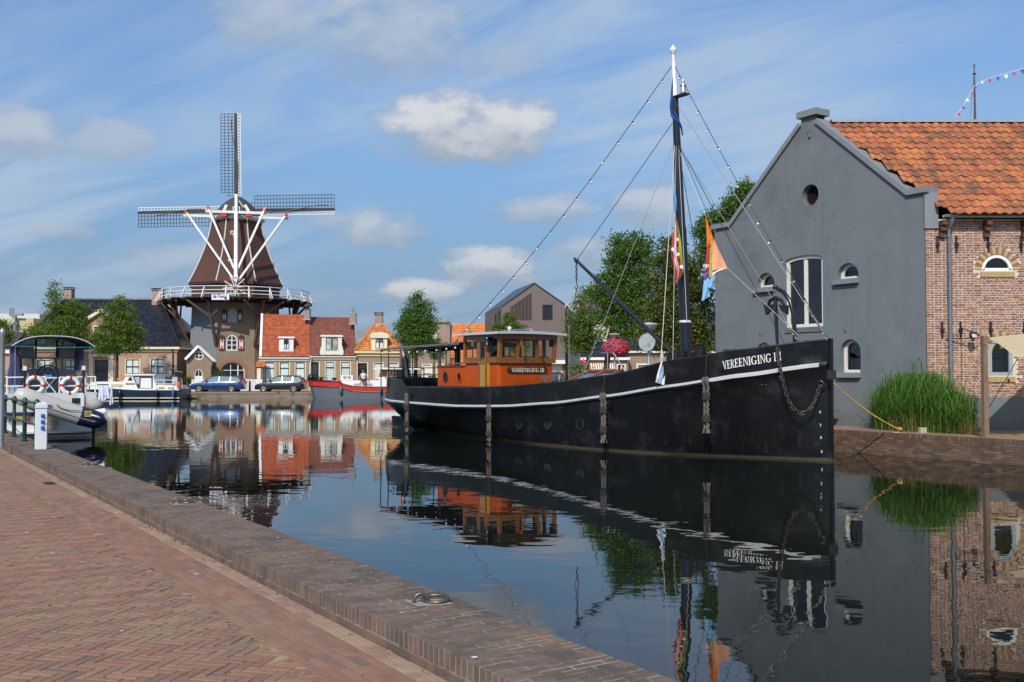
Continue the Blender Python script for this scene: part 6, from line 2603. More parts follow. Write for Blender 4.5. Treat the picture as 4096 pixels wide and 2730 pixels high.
for(x0,y0,Y0,x1,y1)in((452,828,yL-.3,806,1330),(1188,850,yL-.3,832,1340),(613,795,yS-.25,806,1245),(1030,808,yS-.25,832,1250)):
 a,b=pt(x0,y0,Y0),pt(x1,y1,yT+(.1 if y1>1300 else .9))
 mb=MB()
 mb.bar(a,b,.19,.19,up=(0,1,0))
 br_=mb.build('brace',MWH,mill,world=True)
 mb=MB()
 d_=(b-a).normalized()
 mb.bar(a-d_*.2,a+d_*.25,.23,.23,up=(0,1,0))
 mb.build('brace_tip',RED,br_,world=True)
mb=MB()
mb.bar(pt(797,690,MY-2.2),pt(878,795,MY-2.9),.12)
mb.build('brake_lever',M('lever_grey',(.4,.38,.36),.6),mill,world=True)
wc=foot_+Vector((0,-.15,0))
wr=1.75*.5*1.1
mb=MB()
mb.tube([wc+Vector((wr*math.cos(a),0,wr*math.sin(a)))for a in[2*math.pi*i/28 for i in range(28)]],.045,6,closed=True)
ww=mb.build('winding_wheel',RED,mill,world=True)
for k in range(10):
 a=2*math.pi*k/10+.1
 mb=MB()
 e=wc+Vector((1.22*math.cos(a),0,1.22*math.sin(a)))
 mb.tube([wc,e],.055,6)
 sp_=mb.build('spoke',MWH,ww,world=True)
mb=MB()
mb.tube([wc+Vector((0,-.12,0)),wc+Vector((0,.3,0))],.2,10)
mb.build('hub',RED,ww,world=True)
# sails -----------------------------------------------------------
ySl=MY+3.6
sc=D(*zA(822,820),ySl)
RS=(sc-D(*zA(822,100),ySl)).length
for k in range(4):
 ang=k*math.pi/2+R(1.0)
 e_r=Vector((-math.sin(ang),0,math.cos(ang)))
 e_t=Vector((-math.cos(ang),0,-math.sin(ang)))
 def sp3(r,t,dy=0.0):
  tw=.10*(1-r/RS)*t
  return sc+e_r*r+e_t*t+Vector((0,dy-tw,0))
 mb=MB()
 n=6
 mb.loft([[sp3(r,-w,-.12),sp3(r,w,-.12),sp3(r,w,.12),sp3(r,-w,.12)]for r,w in((0,.2),(RS*.5,.17),(RS,.12))],True,True)
 stk=mb.build('sail_stock',MBLK,mill,world=True)
 nbars=27
 r0=RS*.155
 wl0,wl1=.95,1.62
 for i in range(nbars):
  q=i/(nbars-1)
  r=r0+(RS-r0-.05)*q
  wdt=1.62
  mb=MB()
  mb.bar(sp3(r,.05),sp3(r,wdt if q>.03 else 1.0),.048,.048,up=(0,1,0))
  mb.build('sail_bar',MBLK,stk,world=True)
 for wq in(.40,.80,1.20,1.60):
  mb=MB()
  mb.bar(sp3(r0 if wq<1 else r0+.4,wq),sp3(RS-.05,wq),.052,.052,up=(0,1,0))
  mb.build('sail_lath',MBLK,stk,world=True)
 for wq,ww_ in((-.24,.05),(-.52,.09)):
  mb=MB()
  mb.bar(sp3(r0,wq),sp3(RS-.03,wq),ww_,ww_,up=(0,1,0))
  mb.build('ladder_rail',MWH,stk,world=True)
 for i in range(nbars):
  r=r0+(RS-r0-.05)*i/(nbars-1)
  mb=MB()
  mb.bar(sp3(r,-.14),sp3(r,-.52),.06,.06,up=(0,1,0))
  mb.build('ladder_rung',MWH,stk,world=True)
 mb=MB()
 pts=[]
 for i in range(9):
  q=i/8
  pts.append(sp3(RS*(.18+.75*q),.1-.35*math.sin(q*5),-.16))
 mb.tube(pts,.05,5)
 mb.build('rolled_sailcloth',M('sailcloth_brown',(.16,.12,.08),.9),stk,world=True)
mb=MB()
mb.tube([Vector((sc.x,MY+1.2,sc.z)),Vector((sc.x,ySl+.5,sc.z))],.4,10)
mb.build('windshaft',MBLK,mill,world=True)
# stage -----------------------------------------------------------
zdk=zst
SRr=7.55
KN=22
sg=[Vector((mcx+SRr*math.sin(2*math.pi*(i+.5)/KN),MY-SRr*math.cos(2*math.pi*(i+.5)/KN),zdk))for i in range(KN)]
mb=MB()
mb.loft([[Vector((p.x,p.y,zdk))for p in sg],[Vector((p.x,p.y,zdk+.1))for p in sg],[Vector((mcx+(p.x-mcx)*.55,MY+(p.y-MY)*.55,zdk+.1))for p in sg],[Vector((mcx+(p.x-mcx)*.55,MY+(p.y-MY)*.55,zdk))for p in sg]],True,False,True)
stage=mb.build('stage',DWD,mill,world=True)
for i in range(KN):
 p,q=sg[i],sg[(i+1)%KN]
 o_=Vector((mcx,MY,zdk))
 rad=(p-o_).normalized()
 tg=ZU.cross(rad)
 mb=MB()
 mb.bar(o_+rad*4.3+ZU*-.12,p+rad*.25+ZU*-.12,.16,.22)
 mb.build('joist',DWD,stage,world=True)
 mb=MB()
 t_=p-rad*.08
 mb.bar(t_+ZU*.05,t_+ZU*1.12,.10)
 mb.bar(t_+rad*.55+ZU*-.02,t_+ZU*.95,.09)
 mb.bar(t_-rad*.05+ZU*0,t_+rad*.6+ZU*0,.09)
 mb.build('rail_post',MWH,stage,world=True)
 for zr_,w in((1.1,.10),(.72,.07),(.38,.07)):
  mb=MB()
  mb.bar(p-rad*.08+ZU*zr_,q-(q-o_).normalized()*.08+ZU*zr_,w,.07)
  mb.build('handrail',MWH,stage,world=True)
for i in range(8):
 cl,ch_=lo[i],hi[i]
 z0=zy(1388)
 q=(z0-GZ)/(zst-GZ)
 a=cl.lerp(ch_,q)
 out=Vector((a.x-mcx,a.y-MY,0)).normalized()
 e=Vector((mcx,MY,0))+out*6.9+ZU*(zdk-.15)
 mid=a.lerp(e,.62)
 tg=ZU.cross(out)
 SW=M('strut_wood',(.13,.075,.045),.8,kind='wood',grain=(6,6,.6),var=.2)
 for p0,p1,w in((a,e,.26),(mid,mid+tg*2.1+out*.9+ZU*(zdk-.2-mid.z),.18),(mid,mid-tg*2.1+out*.9+ZU*(zdk-.2-mid.z),.18)):
  mb=MB()
  mb.bar(p0,p1,w)
  mb.build('strut',SW,mill,world=True)
fb=YF(MY-SRr-.12)
rb2=fb.rect(*zA(640,1436),*zA(768,1478))
bt2=thing('banner','white banner with blue lettering hung on the mill stage railing','banner',fb.p((rb2[0]+rb2[2])/2,rb2[1],0))
mb=MB()
mb.fbox(fb,rb2[0],rb2[1],rb2[2],rb2[3],-.02,.02)
mb.build('cloth',M('banner_white',(.78,.78,.80),.7,var=.03),bt2,world=True)
BLU=M('banner_ink',(.03,.03,.16),.7,var=0)
def text_mesh(txt,size,name,mat,parent,mtx,bold=0.0):
 cu_=bpy.data.curves.new(name,'FONT')
 cu_.body=txt
 cu_.size=size
 cu_.offset=bold
 tmp=bpy.data.objects.new(name,cu_)
 col.objects.link(tmp)
 dg=bpy.context.evaluated_depsgraph_get()
 dg.update()
 me=bpy.data.meshes.new_from_object(tmp.evaluated_get(dg))
 bpy.data.objects.remove(tmp)
 me.transform(wmat(parent).inverted()@mtx)
 me.materials.clear()
 me.materials.append(mat)
 o=bpy.data.objects.new(name,me)
 col.objects.link(o)
 o.parent=parent
 return o
p0=fb.p(rb2[0]+.12,rb2[1]+.2,.03)
for wd_,dx in(('de',0),('Reest',.46)):
 text_mesh(wd_,.37,'lettering',BLU,bt2,frame_m(p0+Vector((dx,0,0)),Vector((1,0,0)),ZU,Vector((0,-1,0)))@Matrix.Diagonal((1.0,1.45,1,1)),.008)
mb=MB()
mb.fbox(fb,rb2[0]+.02,rb2[1]-.0,rb2[2]-.02,rb2[1]+.04,.021,.026)
mb.build('banner_edge',M('banner_purple',(.16,.08,.32),.7),bt2,world=True)
mb=MB()
c_=fb.p(rb2[0]+.30,rb2[3]-.24,.028)
mb.add([c_+Vector((.08*math.cos(a),0,.11*math.sin(a)))for a in[.6*k for k in range(10)]],[tuple(range(10))])
mb.build('red_mark',RED,bt2,world=True)
# ---------------------------------------------------------------- annex with round window
ax=thing('gabled_annex','small brick annex with white bargeboards and round window beside the windmill','house',D(*zB(585,1100),94))
AF=CF(800,93.5)
def q_(f,fr,x,y):
 return fr.px(*f(x,y))
BR1=M('brown_house_brick',(0.27,0.175,0.115),.85,kind='brick',cb=(.20,.125,.08),cm=(.36,.30,.22),var=.15,vs=.8)
p_l,p_r,p_a=q_(zB,AF,432,838),q_(zB,AF,742,880),q_(zB,AF,572,712)
rw=q_(zB,AF,575,803)
drr=AF.rect(*zB(522,958),*zB(621,1110))
adoor=arc_top(drr[0],GZ,drr[2],drr[3],.75,12)
facade(ax,AF,[(p_l[0],GZ),(p_r[0],GZ),(p_r[0],p_r[1]),p_a,(p_l[0],p_l[1])],[circ(rw[0],rw[1],.42),adoor],BR1,.15)
window(ax,AF,circ(rw[0],rw[1],.42),W_WHITE,.08,None,bars=[(rw[0],rw[1]-.36,rw[0],rw[1]+.36,.07),(rw[0]-.36,rw[1],rw[0]+.36,rw[1],.07)],d=-.03)
window(ax,AF,adoor,W_WHITE,.07,None,bars=[(drr[0]+.07,drr[3]-.72,drr[2]-.07,drr[3]-.72,.08),((drr[0]+drr[2])/2,drr[3]-.72,(drr[0]+drr[2])/2,drr[3]-.05,.05)],d=-.06)
mb=MB()
mb.fbox(AF,drr[0]+.07,GZ,drr[2]-.07,drr[3]-.76,-.07,-.045)
mb.build('door',W_WHITE,ax,world=True)
TORG=M('house_tile_orange',(.46,.14,.045),.8,ramp=[(.46,.145,.045),(.40,.115,.04),(.52,.18,.06),(.43,.13,.045)],var=.2,vs=3)
apx=AF.p(p_a[0],p_a[1]+.05,.18)
rgt=AF.p(q_(zB,AF,757,872)[0],q_(zB,AF,757,872)[1],.18)
lft=AF.p(q_(zB,AF,428,848)[0],q_(zB,AF,428,848)[1],.18)
DEP=AF.n*-5.0
S_=(apx-rgt)
tile_roof(ax,rgt,-AF.n,S_,5.0,S_.length,TORG,.27,.34,.03)
S_=(apx-lft)
tile_roof(ax,lft+DEP,AF.n,S_,5.0,S_.length,TORG,.27,.34,.03,limit=60)
mb=MB()
for e in(lft,rgt):
 mb.bar(apx+ZU*.1,e+(e-apx).normalized()*.12+ZU*.05,.22,.34,up=(0,1,0))
mb.build('bargeboard',W_WHITE,ax,world=True)
mb=MB()
mb.add([AF.p(p_r[0],GZ,0),AF.p(p_r[0],GZ,-5),AF.p(p_r[0],p_r[1],-5),AF.p(p_r[0],p_r[1],0)],[(0,1,2,3)])
mb.build('side_wall',BR1,ax,world=True)
mb=MB()
mb.add([AF.p(p_l[0],GZ,0),AF.p(p_l[0],GZ,-5),AF.p(p_l[0],p_l[1],-5),AF.p(p_l[0],p_l[1],0)],[(0,1,2,3)])
mb.build('side_wall',BR1,ax,world=True)
mb=MB()
mb.tube([AF.p(p_r[0]+.35,p_r[1]-.25,.1),AF.p(p_r[0]-.12,p_r[1]-.35,.1),AF.p(p_r[0]-.12,GZ,.1)],.06,6)
mb.build('downpipe',W_BLACK,ax,world=True)
# ---------------------------------------------------------------- row houses
HF=Fr((-22.0,95.0,0),(.976,.218,0),(.218,-.976,0))
def row_house(name,label,xl,xr,ytop_wall,ridge_y,mat_wall,mat_tile,cornice,roof_xl=None,roof_xr=None,depth=4.2,tilew=.26,tilel=.34,holes=(),limit=300,fr=HF,f=zC):
 a,b=q_(f,fr,xl,ytop_wall),q_(f,fr,xr,ytop_wall)
 h=thing(name,label,'house',fr.p((a[0]+b[0])/2,GZ,-2))
 facade(h,fr,rc(a[0],GZ,b[0],a[1]),holes,mat_wall,.2)
 mb=MB()
 c0,c1=q_(f,fr,xl,cornice[0])[1],q_(f,fr,xl,cornice[1])[1]
 mb.fbox(fr,a[0]-.06,c1,b[0]+.06,c0,0,.28)
 mb.build('gutter',cornice[2],h,world=True)
 mb=MB()
 mb.fbox(fr,a[0],c1-.22,b[0],c1-.003,.004,.10)
 mb.build('frieze',cornice[2],h,world=True)
 ra,rb=(roof_xl or xl),(roof_xr or xr)
 mid_=fr.p((a[0]+b[0])/2,0,-depth)
 rz=D(*f((xl+xr)/2,ridge_y),mid_.y).z
 ul,ur=q_(f,fr,ra,cornice[0])[0],q_(f,fr,rb,cornice[0])[0]
 ez=c0
 O=fr.p(ul,ez,.32)
 S=fr.n*-(depth+.32)+ZU*(rz-ez)
 rf=tile_roof(h,O,fr.u,S,ur-ul,S.length,mat_tile,tilew,tilel,.035,limit=limit)
 mb=MB()
 B=fr.p(ul,rz,-depth)
 W_=fr.u*(ur-ul)
 bk_=fr.n*-depth+ZU*(ez-rz)
 mb.add([B,B+W_,B+W_+bk_,B+bk_],[(0,1,2,3)])
 mb.build('back_roof',mat_tile,h,world=True)
 mb=MB()
 mb.tube([B+ZU*.02,B+W_+ZU*.02],.13,8)
 mb.build('ridge',mat_tile,h,world=True)
 for u in(ul+.06,ur-.06):
  mb=MB()
  p=fr.p(u,GZ,0)
  nb_=fr.n*-depth
  mb.add([p,p+nb_*2,p+nb_*2+ZU*(ez-GZ),p+nb_+ZU*(rz-GZ-.05),p+ZU*(ez-GZ)],[(0,1,2,3,4)])
  mb.build('side_wall',mat_wall,h,world=True)
 return h,S,O
def roof_point(O,S,py_f,fr,depth=None):
 pass
BRH=M('ochre_brick',(0.33,0.225,0.135),.85,kind='brick',cb=(.26,.17,.10),cm=(.42,.35,.25),var=.12,vs=.8)
TRED=M('house_tile_red',(.36,.085,.035),.75,ramp=[(.38,.09,.035),(.33,.075,.032),(.43,.11,.04),(.30,.07,.03),(.36,.085,.035)],var=.25,vs=1.5)
TBRN=M('house_tile_brown',(.19,.062,.042),.7,ramp=[(.20,.066,.044),(.175,.056,.04),(.22,.075,.05),(.185,.06,.042)],var=.15,vs=1.5)
def rr_(x0,y0,x1,y1,fr=HF,f=zC):
 r=fr.rect(*f(x0,y0),*f(x1,y1))
 return(r[0],max(r[1],GZ+.15),r[2],r[3])
w1r=[rr_(x0,872,x1,1125)for x0,x1 in((165,298),(340,470),(525,655))]
h1_,S1,O1=row_house('row_house','low brick house with bright red pantile roof and one small dormer beside the mill',112,692,850,337,BRH,TRED,(818,838,W_WHITE),140,706,depth=4.2,holes=[rc(*r)for r in w1r])
for r in w1r:
 zb=r[1]+(r[3]-r[1])*.68
 window(h1_,HF,rc(*r),W_CREAM,.09,W_BLACK,.06,bars=[(r[0]+.12,zb,r[2]-.12,zb,.07)],back=BLIND,backd=.06)
 mb=MB()
 mb.fbox(HF,r[0]-.06,r[1]-.1,r[2]+.06,r[1]-.002,0,.1)
 mb.build('window_sill',M('sill_stone',(.3,.28,.25),.8),h1_,world=True)
mb=MB()
e0=HF.p(q_(zC,HF,124,820)[0],O1.z,.34)
e1_=e0+S1+ZU*.15
mb.bar(e0,e1_,.22,.18)
mb.build('verge_board',W_WHITE,h1_,world=True)
def on_roof(O,S,f,x,y):
 """point of the roof plane under a pixel"""
 n=HF.u.cross(S).normalized()
 r=ray(*f(x,y))
 t=(O-Vector((0,0,EYE))).dot(n)/r.dot(n)
 return Vector((0,0,EYE))+r*t
def dormer(h,O,S,f,x0,y0,x1,y1,style):
 p=on_roof(O,S,f,(x0+x1)/2,y1)
 fr=Fr(Vector((p.x,p.y,0))+HF.n*.05,HF.u,HF.n)
 r=fr.rect(*f(x0,y0),*f(x1,y1))
 dn=MB()
 ht=r[3]-r[1]
 back=ht*Vector((S.x,S.y)).length/S.z+.2
 dn.fbox(fr,r[0]+.06,r[1],r[2]-.06,r[3]-.12,-back,-.03)
 dm=dn.build('dormer',style['side'],h,world=True)
 tp=MB()
 tp.fbox(fr,r[0]-.08,r[3]-.16,r[2]+.08,r[3],-back,.15)
 tp.build('dormer_roof',style.get('roof',W_WHITE),dm,world=True)
 fr2=Fr(fr.o+fr.n*-.02,fr.u,fr.n)
 a=style.get('apron',0)
 ww=rc(r[0]+style['m'],r[1]+a,r[2]-style['m'],r[3]-.18)
 mb=MB()
 ring(mb,fr2,rc(r[0]+.03,r[1],r[2]-.03,r[3]-.16),ww,-.05,.02)
 mb.build('dormer_front',style['front'],dm,world=True)
 u=(ww[0][0]+ww[1][0])/2
 window(h,Fr(fr.o+fr.n*.02,fr.u,fr.n),ww,style['front'],.05,W_BLACK,.05,bars=[(u,ww[0][1]+.06,u,ww[2][1]-.06,.1)],d=.0,back=style['back'],backd=.05,curtain=style.get('curtain'))
 return dm,r,fr
FL1=M('grey_lead_apron',(.42,.46,.52),.6,var=.2,vs=4)
dm,r,dfr=dormer(h1_,O1,S1,zC,338,580,515,760,dict(side=FL1,front=W_WHITE,m=.42,back=DARKIN,curtain=.45,apron=.22))
ch_p=on_roof(O1,S1,zC,672,355)
chimney(h1_,(D(*zC(676,345),98.6).x,98.6,D(*zC(676,345),98.6).z-.3),.55,.6,.3+D(676/1 if 0 else zC(676,268)[0],zC(676,268)[1],98.6).z-D(*zC(676,345),98.6).z,M('chimney_brick',(.24,.19,.16),.85,kind='brick',cb=(.19,.15,.13)),'cowl')
pr=thing('porch','narrow tiled porch between the windmill and the red roofed house','porch',D(*zC(98,1090),93.7))
rp=YF(93.9).rect(*zC(88,955),*zC(133,1110))
mb=MB()
mb.b2((rp[0],93.7,GZ),(rp[2],96,rp[3]))
mb.build('wall',W_CREAM,pr,world=True)
window(pr,YF(93.68),rc(rp[0]+.05,GZ+.3,rp[2]-.05,rp[3]-.05),W_CREAM,.05,None,d=.0)
tile_roof(pr,D(*zC(64,940),93.6),(1,0,0),(0,.9,.75),.85,.9,TORG,.25,.3,.03,limit=20)
d2=rr_(715,868,818,1130)
w2a,w2b=rr_(880,868,1002,1125),rr_(1060,868,1186,1125)
h2_,S2,O2=row_house('row_house','brick house with brown tiled roof and wide cream dormer with bulging sides',694,1246,848,368,BRH,TBRN,(803,822,M('cream_gutter',(.74,.71,.58),.5)),712,1252,depth=4.2,holes=[rc(*r)for r in(d2,w2a,w2b)])
for r in(w2a,w2b):
 zb=r[1]+(r[3]-r[1])*.70
 window(h2_,HF,rc(*r),W_CREAM,.09,W_BLACK,.05,bars=[(r[0]+.12,zb,r[2]-.12,zb,.1)],back=M('slat_blind',(.55,.62,.62),.8,var=.05),backd=.06)
 for k in range(12):
  mb=MB()
  z=r[1]+.1+(r[3]-r[1]-.2)*k/12
  mb.fbox(HF,r[0]+.14,z,r[2]-.14,z+.09,-.115,-.10)
  mb.build('blind_slat',BLIND,h2_,world=True)
DG=M('door_green',(.012,.03,.024),.3,var=.1)
zb=d2[1]+(d2[3]-d2[1])*.66
window(h2_,HF,rc(*d2),W_CREAM,.08,DG,.07,bars=[(d2[0]+.1,zb,d2[2]-.1,zb,.12)],d=-.08,name='door')
mb=MB()
mb.fbox(HF,d2[0]+.15,d2[1],d2[2]-.15,zb,-.14,-.09)
dd2=mb.build('door_leaf',DG,h2_,world=True)
for ii in range(3):
 for jj in range(3):
  mb=MB()
  uu=d2[0]+.24+ii*(d2[2]-d2[0]-.48)/3
  mb.fbox(HF,uu,d2[1]+.95+jj*.28,uu+(d2[2]-d2[0]-.48)/3-.05,d2[1]+1.18+jj*.28,-.089,-.082)
  mb.build('light',M('door_light',(.06,.12,.10),.1),dd2,world=True)
W_IVORY=M('ivory_paint',(.74,.72,.62),.5,var=.04)
dm,r,dfr=dormer(h2_,O2,S2,zC,842,562,1082,796,dict(side=W_IVORY,front=W_IVORY,m=.36,back=BLIND,apron=.42))
frz=Fr(dfr.o+dfr.n*.01,dfr.u,dfr.n)
mb=MB()
for sgn,xe in((-1,r[0]),(1,r[2])):
 pts=[(xe-sgn*.3,r[3]-.2),(xe-sgn*.02,r[3]-.2),(xe-sgn*.02,r[1]+.95),(xe+sgn*.10,r[1]+.55),(xe+sgn*.16,r[1]+.25),(xe+sgn*.08,r[1]-.02),(xe-sgn*.3,r[1]-.02)]
 mb=MB()
 mb.prism([frz.p(u,z,.03)for u,z in pts],frz.n*-.12)
 mb.build('scroll_side',W_IVORY,dm,world=True)
cy2=99.0
chimney(h2_,(D(*zC(1212,400),cy2).x,cy2,D(*zC(1212,410),cy2).z-.2),.62,.6,.2+D(*zC(1212,315),cy2).z-D(*zC(1212,410),cy2).z,M('chimney_brick',(.24,.19,.16),.85),'pipe')
mb=MB()
x_=HF.px(*zC(707,900))[0]
mb.tube([HF.p(x_+.1,q_(zC,HF,707,822)[1],.3),HF.p(x_+.08,q_(zC,HF,707,850)[1],.12),HF.p(x_,q_(zC,HF,707,890)[1],.1),HF.p(x_,GZ,.1)],.06,8)
mb.build('downpipe',W_IVORY,h2_,world=True)
d3=rr_(1255,880,1388,1130)
w3=[rr_(1450,880,1572,1125),rr_(1625,880,1748,1125)]
h3=thing('hipped_house','brick house with pyramid orange roof, yellow cornice and cream dormer','house',D(*zC(1500,1100),97))
BRV=M('violet_brick',(0.28,0.19,0.15),.85,kind='brick',cb=(.20,.13,.105),cm=(.45,.39,.30),var=.12,vs=.8)
a3,b3=q_(zC,HF,1245,808),q_(zC,HF,1790,808)
facade(h3,HF,rc(a3[0],GZ,b3[0],a3[1]),[rc(*r)for r in[d3]+w3],BRV,.2)
for u in(a3[0]+.003,b3[0]-.003):
 mb=MB()
 p=HF.p(u,GZ,0)
 b8=HF.n*-8
 mb.add([p,p+b8,p+b8+ZU*(a3[1]-GZ),p+ZU*(a3[1]-GZ)],[(0,1,2,3)])
 mb.build('side_wall',BRV,h3,world=True)
YEL=M('yellow_cornice',(.76,.64,.36),.5,var=.05)
mb=MB()
zt_,zb_=q_(zC,HF,1300,752)[1],a3[1]
mb.fbox(HF,a3[0]-.05,zb_-.02,b3[0]+.05,zb_+(zt_-zb_)*.6,0,.14)
mb.fbox(HF,a3[0]-.15,zb_+(zt_-zb_)*.6,b3[0]+.15,zt_,0,.36)
mb.build('cornice',YEL,h3,world=True)
el,er=a3[0]-.12,b3[0]+.12
dpth=2.8
Fap=Fr(HF.o+HF.n*-dpth,HF.u,HF.n)
(axl,apz),(axr,_z)=Fap.px(*zC(1482,418)),Fap.px(*zC(1550,418))
O3,S3=HF.p(el,zt_,.34),HF.n*-(dpth+.34)+ZU*(apz-zt_)
L3=S3.length
TORW=M('house_tile_amber',(.50,.19,.05),.8,ramp=[(.50,.19,.05),(.45,.15,.045),(.56,.23,.07),(.40,.13,.04)],var=.3,vs=1.2,c2=(.22,.10,.05),c2s=1.6,c2t=(.55,.75))
cl=lambda u,s:(u>(axl-el)*s/L3+.05)and(u<(er-el)-(er-axr)*s/L3-.05)
tile_roof(h3,O3,HF.u,S3,er-el,L3,TORW,.26,.34,.035,cl,poly=[(0,0),(er-el,0),(axr-el,L3),(axl-el,L3)])
rgtp,lftp=HF.p(er,zt_,.34),HF.p(el,zt_,.34)
bkr,bkl=HF.p(er,zt_,-8),HF.p(el,zt_,-8)
A_,B_=Fap.p(axr,apz),Fap.p(axl,apz)
mb=MB()
mb.add([rgtp,bkr,A_,bkl,B_,lftp],[(0,1,2),(1,3,4,2),(3,5,4)])
mb.build('hip_slopes',TORW,h3,world=True)
for e,t in((lftp,B_),(rgtp,A_)):
 mb=MB()
 mb.tube([e+ZU*.04,t+ZU*.04],.13,8)
 mb.build('hip_ridge',TORW,h3,world=True)
for r in w3:
 window(h3,HF,rc(*r),W_CREAM,.09,None,back=DARKIN,d=-.06,curtain=.95)
zb=d3[1]+(d3[3]-d3[1])*.67
window(h3,HF,rc(*d3),W_CREAM,.09,W_BLACK,.05,bars=[(d3[0]+.1,zb,d3[2]-.1,zb,.1)],d=-.06,name='door')
dm,r,dfr=dormer(h3,O3,S3,zC,1426,560,1618,742,dict(side=W_CREAM,front=W_CREAM,m=.36,back=DARKIN,curtain=.5,apron=.12))
frz=Fr(dfr.o+dfr.n*.05,dfr.u,dfr.n)
mb=MB()
mb.prism([frz.p(u,z,.1)for u,z in[(r[0]-.1,r[3]-.3),(r[2]+.1,r[3]-.3),(r[2]+.1,r[3]-.02)]+[((r[0]+r[2])/2+(r[2]-r[0]+.2)/2*math.cos(a),r[3]-.02+.28*math.sin(a))for a in[math.pi*i/8 for i in range(1,8)]]+[(r[0]-.1,r[3]-.02)]],frz.n*-.25)
mb.build('pediment',W_CREAM,dm,world=True)
ccy=Fap.p(axl,0,-.1).y
cc_=D(*zC(1516,415),ccy)
chimney(h3,(cc_.x,ccy,cc_.z-.2),.78,.6,.2+D(*zC(1516,330),ccy).z-cc_.z,M('chimney_brick_red',(.30,.17,.12),.85,kind='brick',cb=(.22,.12,.09)),'plate')
ze=thing('zinc_extension','grey zinc clad building seen between two tiled roofs','building',D(*zC(1320,700),101))
ZF=YF(103.5)
pts=[q_(zC,ZF,x,y)for x,y in((1254,740),(1480,740),(1480,410),(1370,470),(1254,498))]
mb=MB()
mb.prism([ZF.p(u,z,0)for u,z in pts],(0,4,0))
mb.build('wall',M('zinc_sheet',(.28,.31,.34),.5,.3,kind='stripe',cb=(.23,.255,.285),freq=2.2,duty=.9,var=.1),ze,world=True)
r=ZF.rect(*zC(1280,615),*zC(1322,690))
window(ze,YF(103.47),rc(*r),W_WHITE,.06,None,back=BLIND,d=.0)
h4=thing('tall_brick_house','tall brown brick house with raised shoulder and stone finial behind the tree','house',D(1700,1560,96.5))
F4=YF(98.4)
pts=[(1592,1560),(1800,1560),(1800,1291),(1765,1291),(1765,1280),(1740,1280),(1740,1291),(1592,1291)]
o4=[F4.px(x,y)for x,y in pts]
o4=[(u,max(GZ,z))for u,z in o4]
r4=[F4.rect(*zD(420,795),*zD(512,960)),F4.rect(*zD(300,795),*zD(380,960)),F4.rect(*zD(480,515),*zD(552,625)),F4.rect(*zD(545,795),*zD(615,960)),F4.rect(*zD(330,515),*zD(400,625))]
r4=[(a,max(GZ+.3,b),c,d)for a,b,c,d in r4]
facade(h4,F4,o4,[rc(*r)for r in r4],BRV,.2)
for r in r4:
 window(h4,F4,rc(*r),W_CREAM,.12,None,back=BLIND,bars=[(r[0]+.1,(r[1]+r[3])/2,r[2]-.1,(r[1]+r[3])/2,.1)],backd=.1)
mb=MB()
a,b=F4.px(1592,1291),F4.px(1800,1291)
mb.b2((a[0],98.7,GZ),(b[0]-.01,106,a[1]-.1))
mb.build('rear_block',BRV,h4,world=True)
pf=F4.px(1791,1291)
mb=MB()
mb.lathe([(.32,-.35),(.32,0),(.36,.02),(.36,.1),(.22,.2),(.05,.42)],4,F4.p(pf[0],pf[1],-.2),Matrix.Rotation(R(45),3,'Z'))
mb.build('finial',M('mossy_stone',(.22,.19,.11),.9),h4,world=True)
mb=MB()
mb.fbox(F4,a[0],a[1]-.08,b[0],a[1]+.06,-.3,.1)
mb.build('coping',M('dark_coping',(.12,.11,.11),.8),h4,world=True)
mb=MB()
mb.b2((D(1591,1350,95).x,97,GZ),(D(1591,1350,95).x+.5,97.6,D(1591,1262,97).z))
mb.build('chimney',M('chimney_brick_dark',(.07,.06,.055),.85),h4,world=True)
h5=thing('orange_roof_house','house with smooth bright orange tiled roof behind the wheelhouse','house',D(1890,1560,97))
F5=YF(93.6)
TOR5=M('house_tile_bright',(.56,.17,.045),.7,ramp=[(.57,.175,.045),(.52,.155,.04),(.60,.19,.05)],var=.1,vs=2)
e5=F5.px(1799,1462)
e5r=F5.px(1978,1462)
rz5=D(1850,1297,97.8).z
O5,S5=F5.p(e5[0],e5[1],0),Vector((0,4.2,rz5-e5[1]))
tile_roof(h5,O5,(1,0,0),S5,e5r[0]-e5[0]+1.2,S5.length,TOR5,.28,.34,.035)
mb=MB()
mb.b2((e5[0],93.9,GZ),(e5r[0]+1.2,101,e5[1]-.05))
mb.build('wall',M('red_brown_brick',(.25,.11,.07),.85,kind='brick',cb=(.19,.08,.055)),h5,world=True)
mb=MB()
mb.add([O5+S5,O5+S5+Vector((e5r[0]-e5[0]+1.2,0,0)),Vector((e5r[0]+1.2,102,e5[1])),Vector((e5[0],102,e5[1]))],[(0,1,2,3)])
mb.build('back_roof',TOR5,h5,world=True)
mb=MB()
mb.fbox(F5,e5[0]-.05,e5[1]-.25,e5r[0]+1.2,e5[1]-.03,-.1,.12)
mb.build('gutter',W_CREAM,h5,world=True)
for px,y0,y1 in((1963,1280,1310),(1875,1318,1330)):
 mb=MB()
 c=D(px,y1,96.5)
 mb.lathe([(.12,-.6),(.12,(y1-y0)/41),(.16,(y1-y0)/41+.02),(.05,(y1-y0)/41+.15)],10,c)
 mb.build('flue',STEEL,h5,world=True)
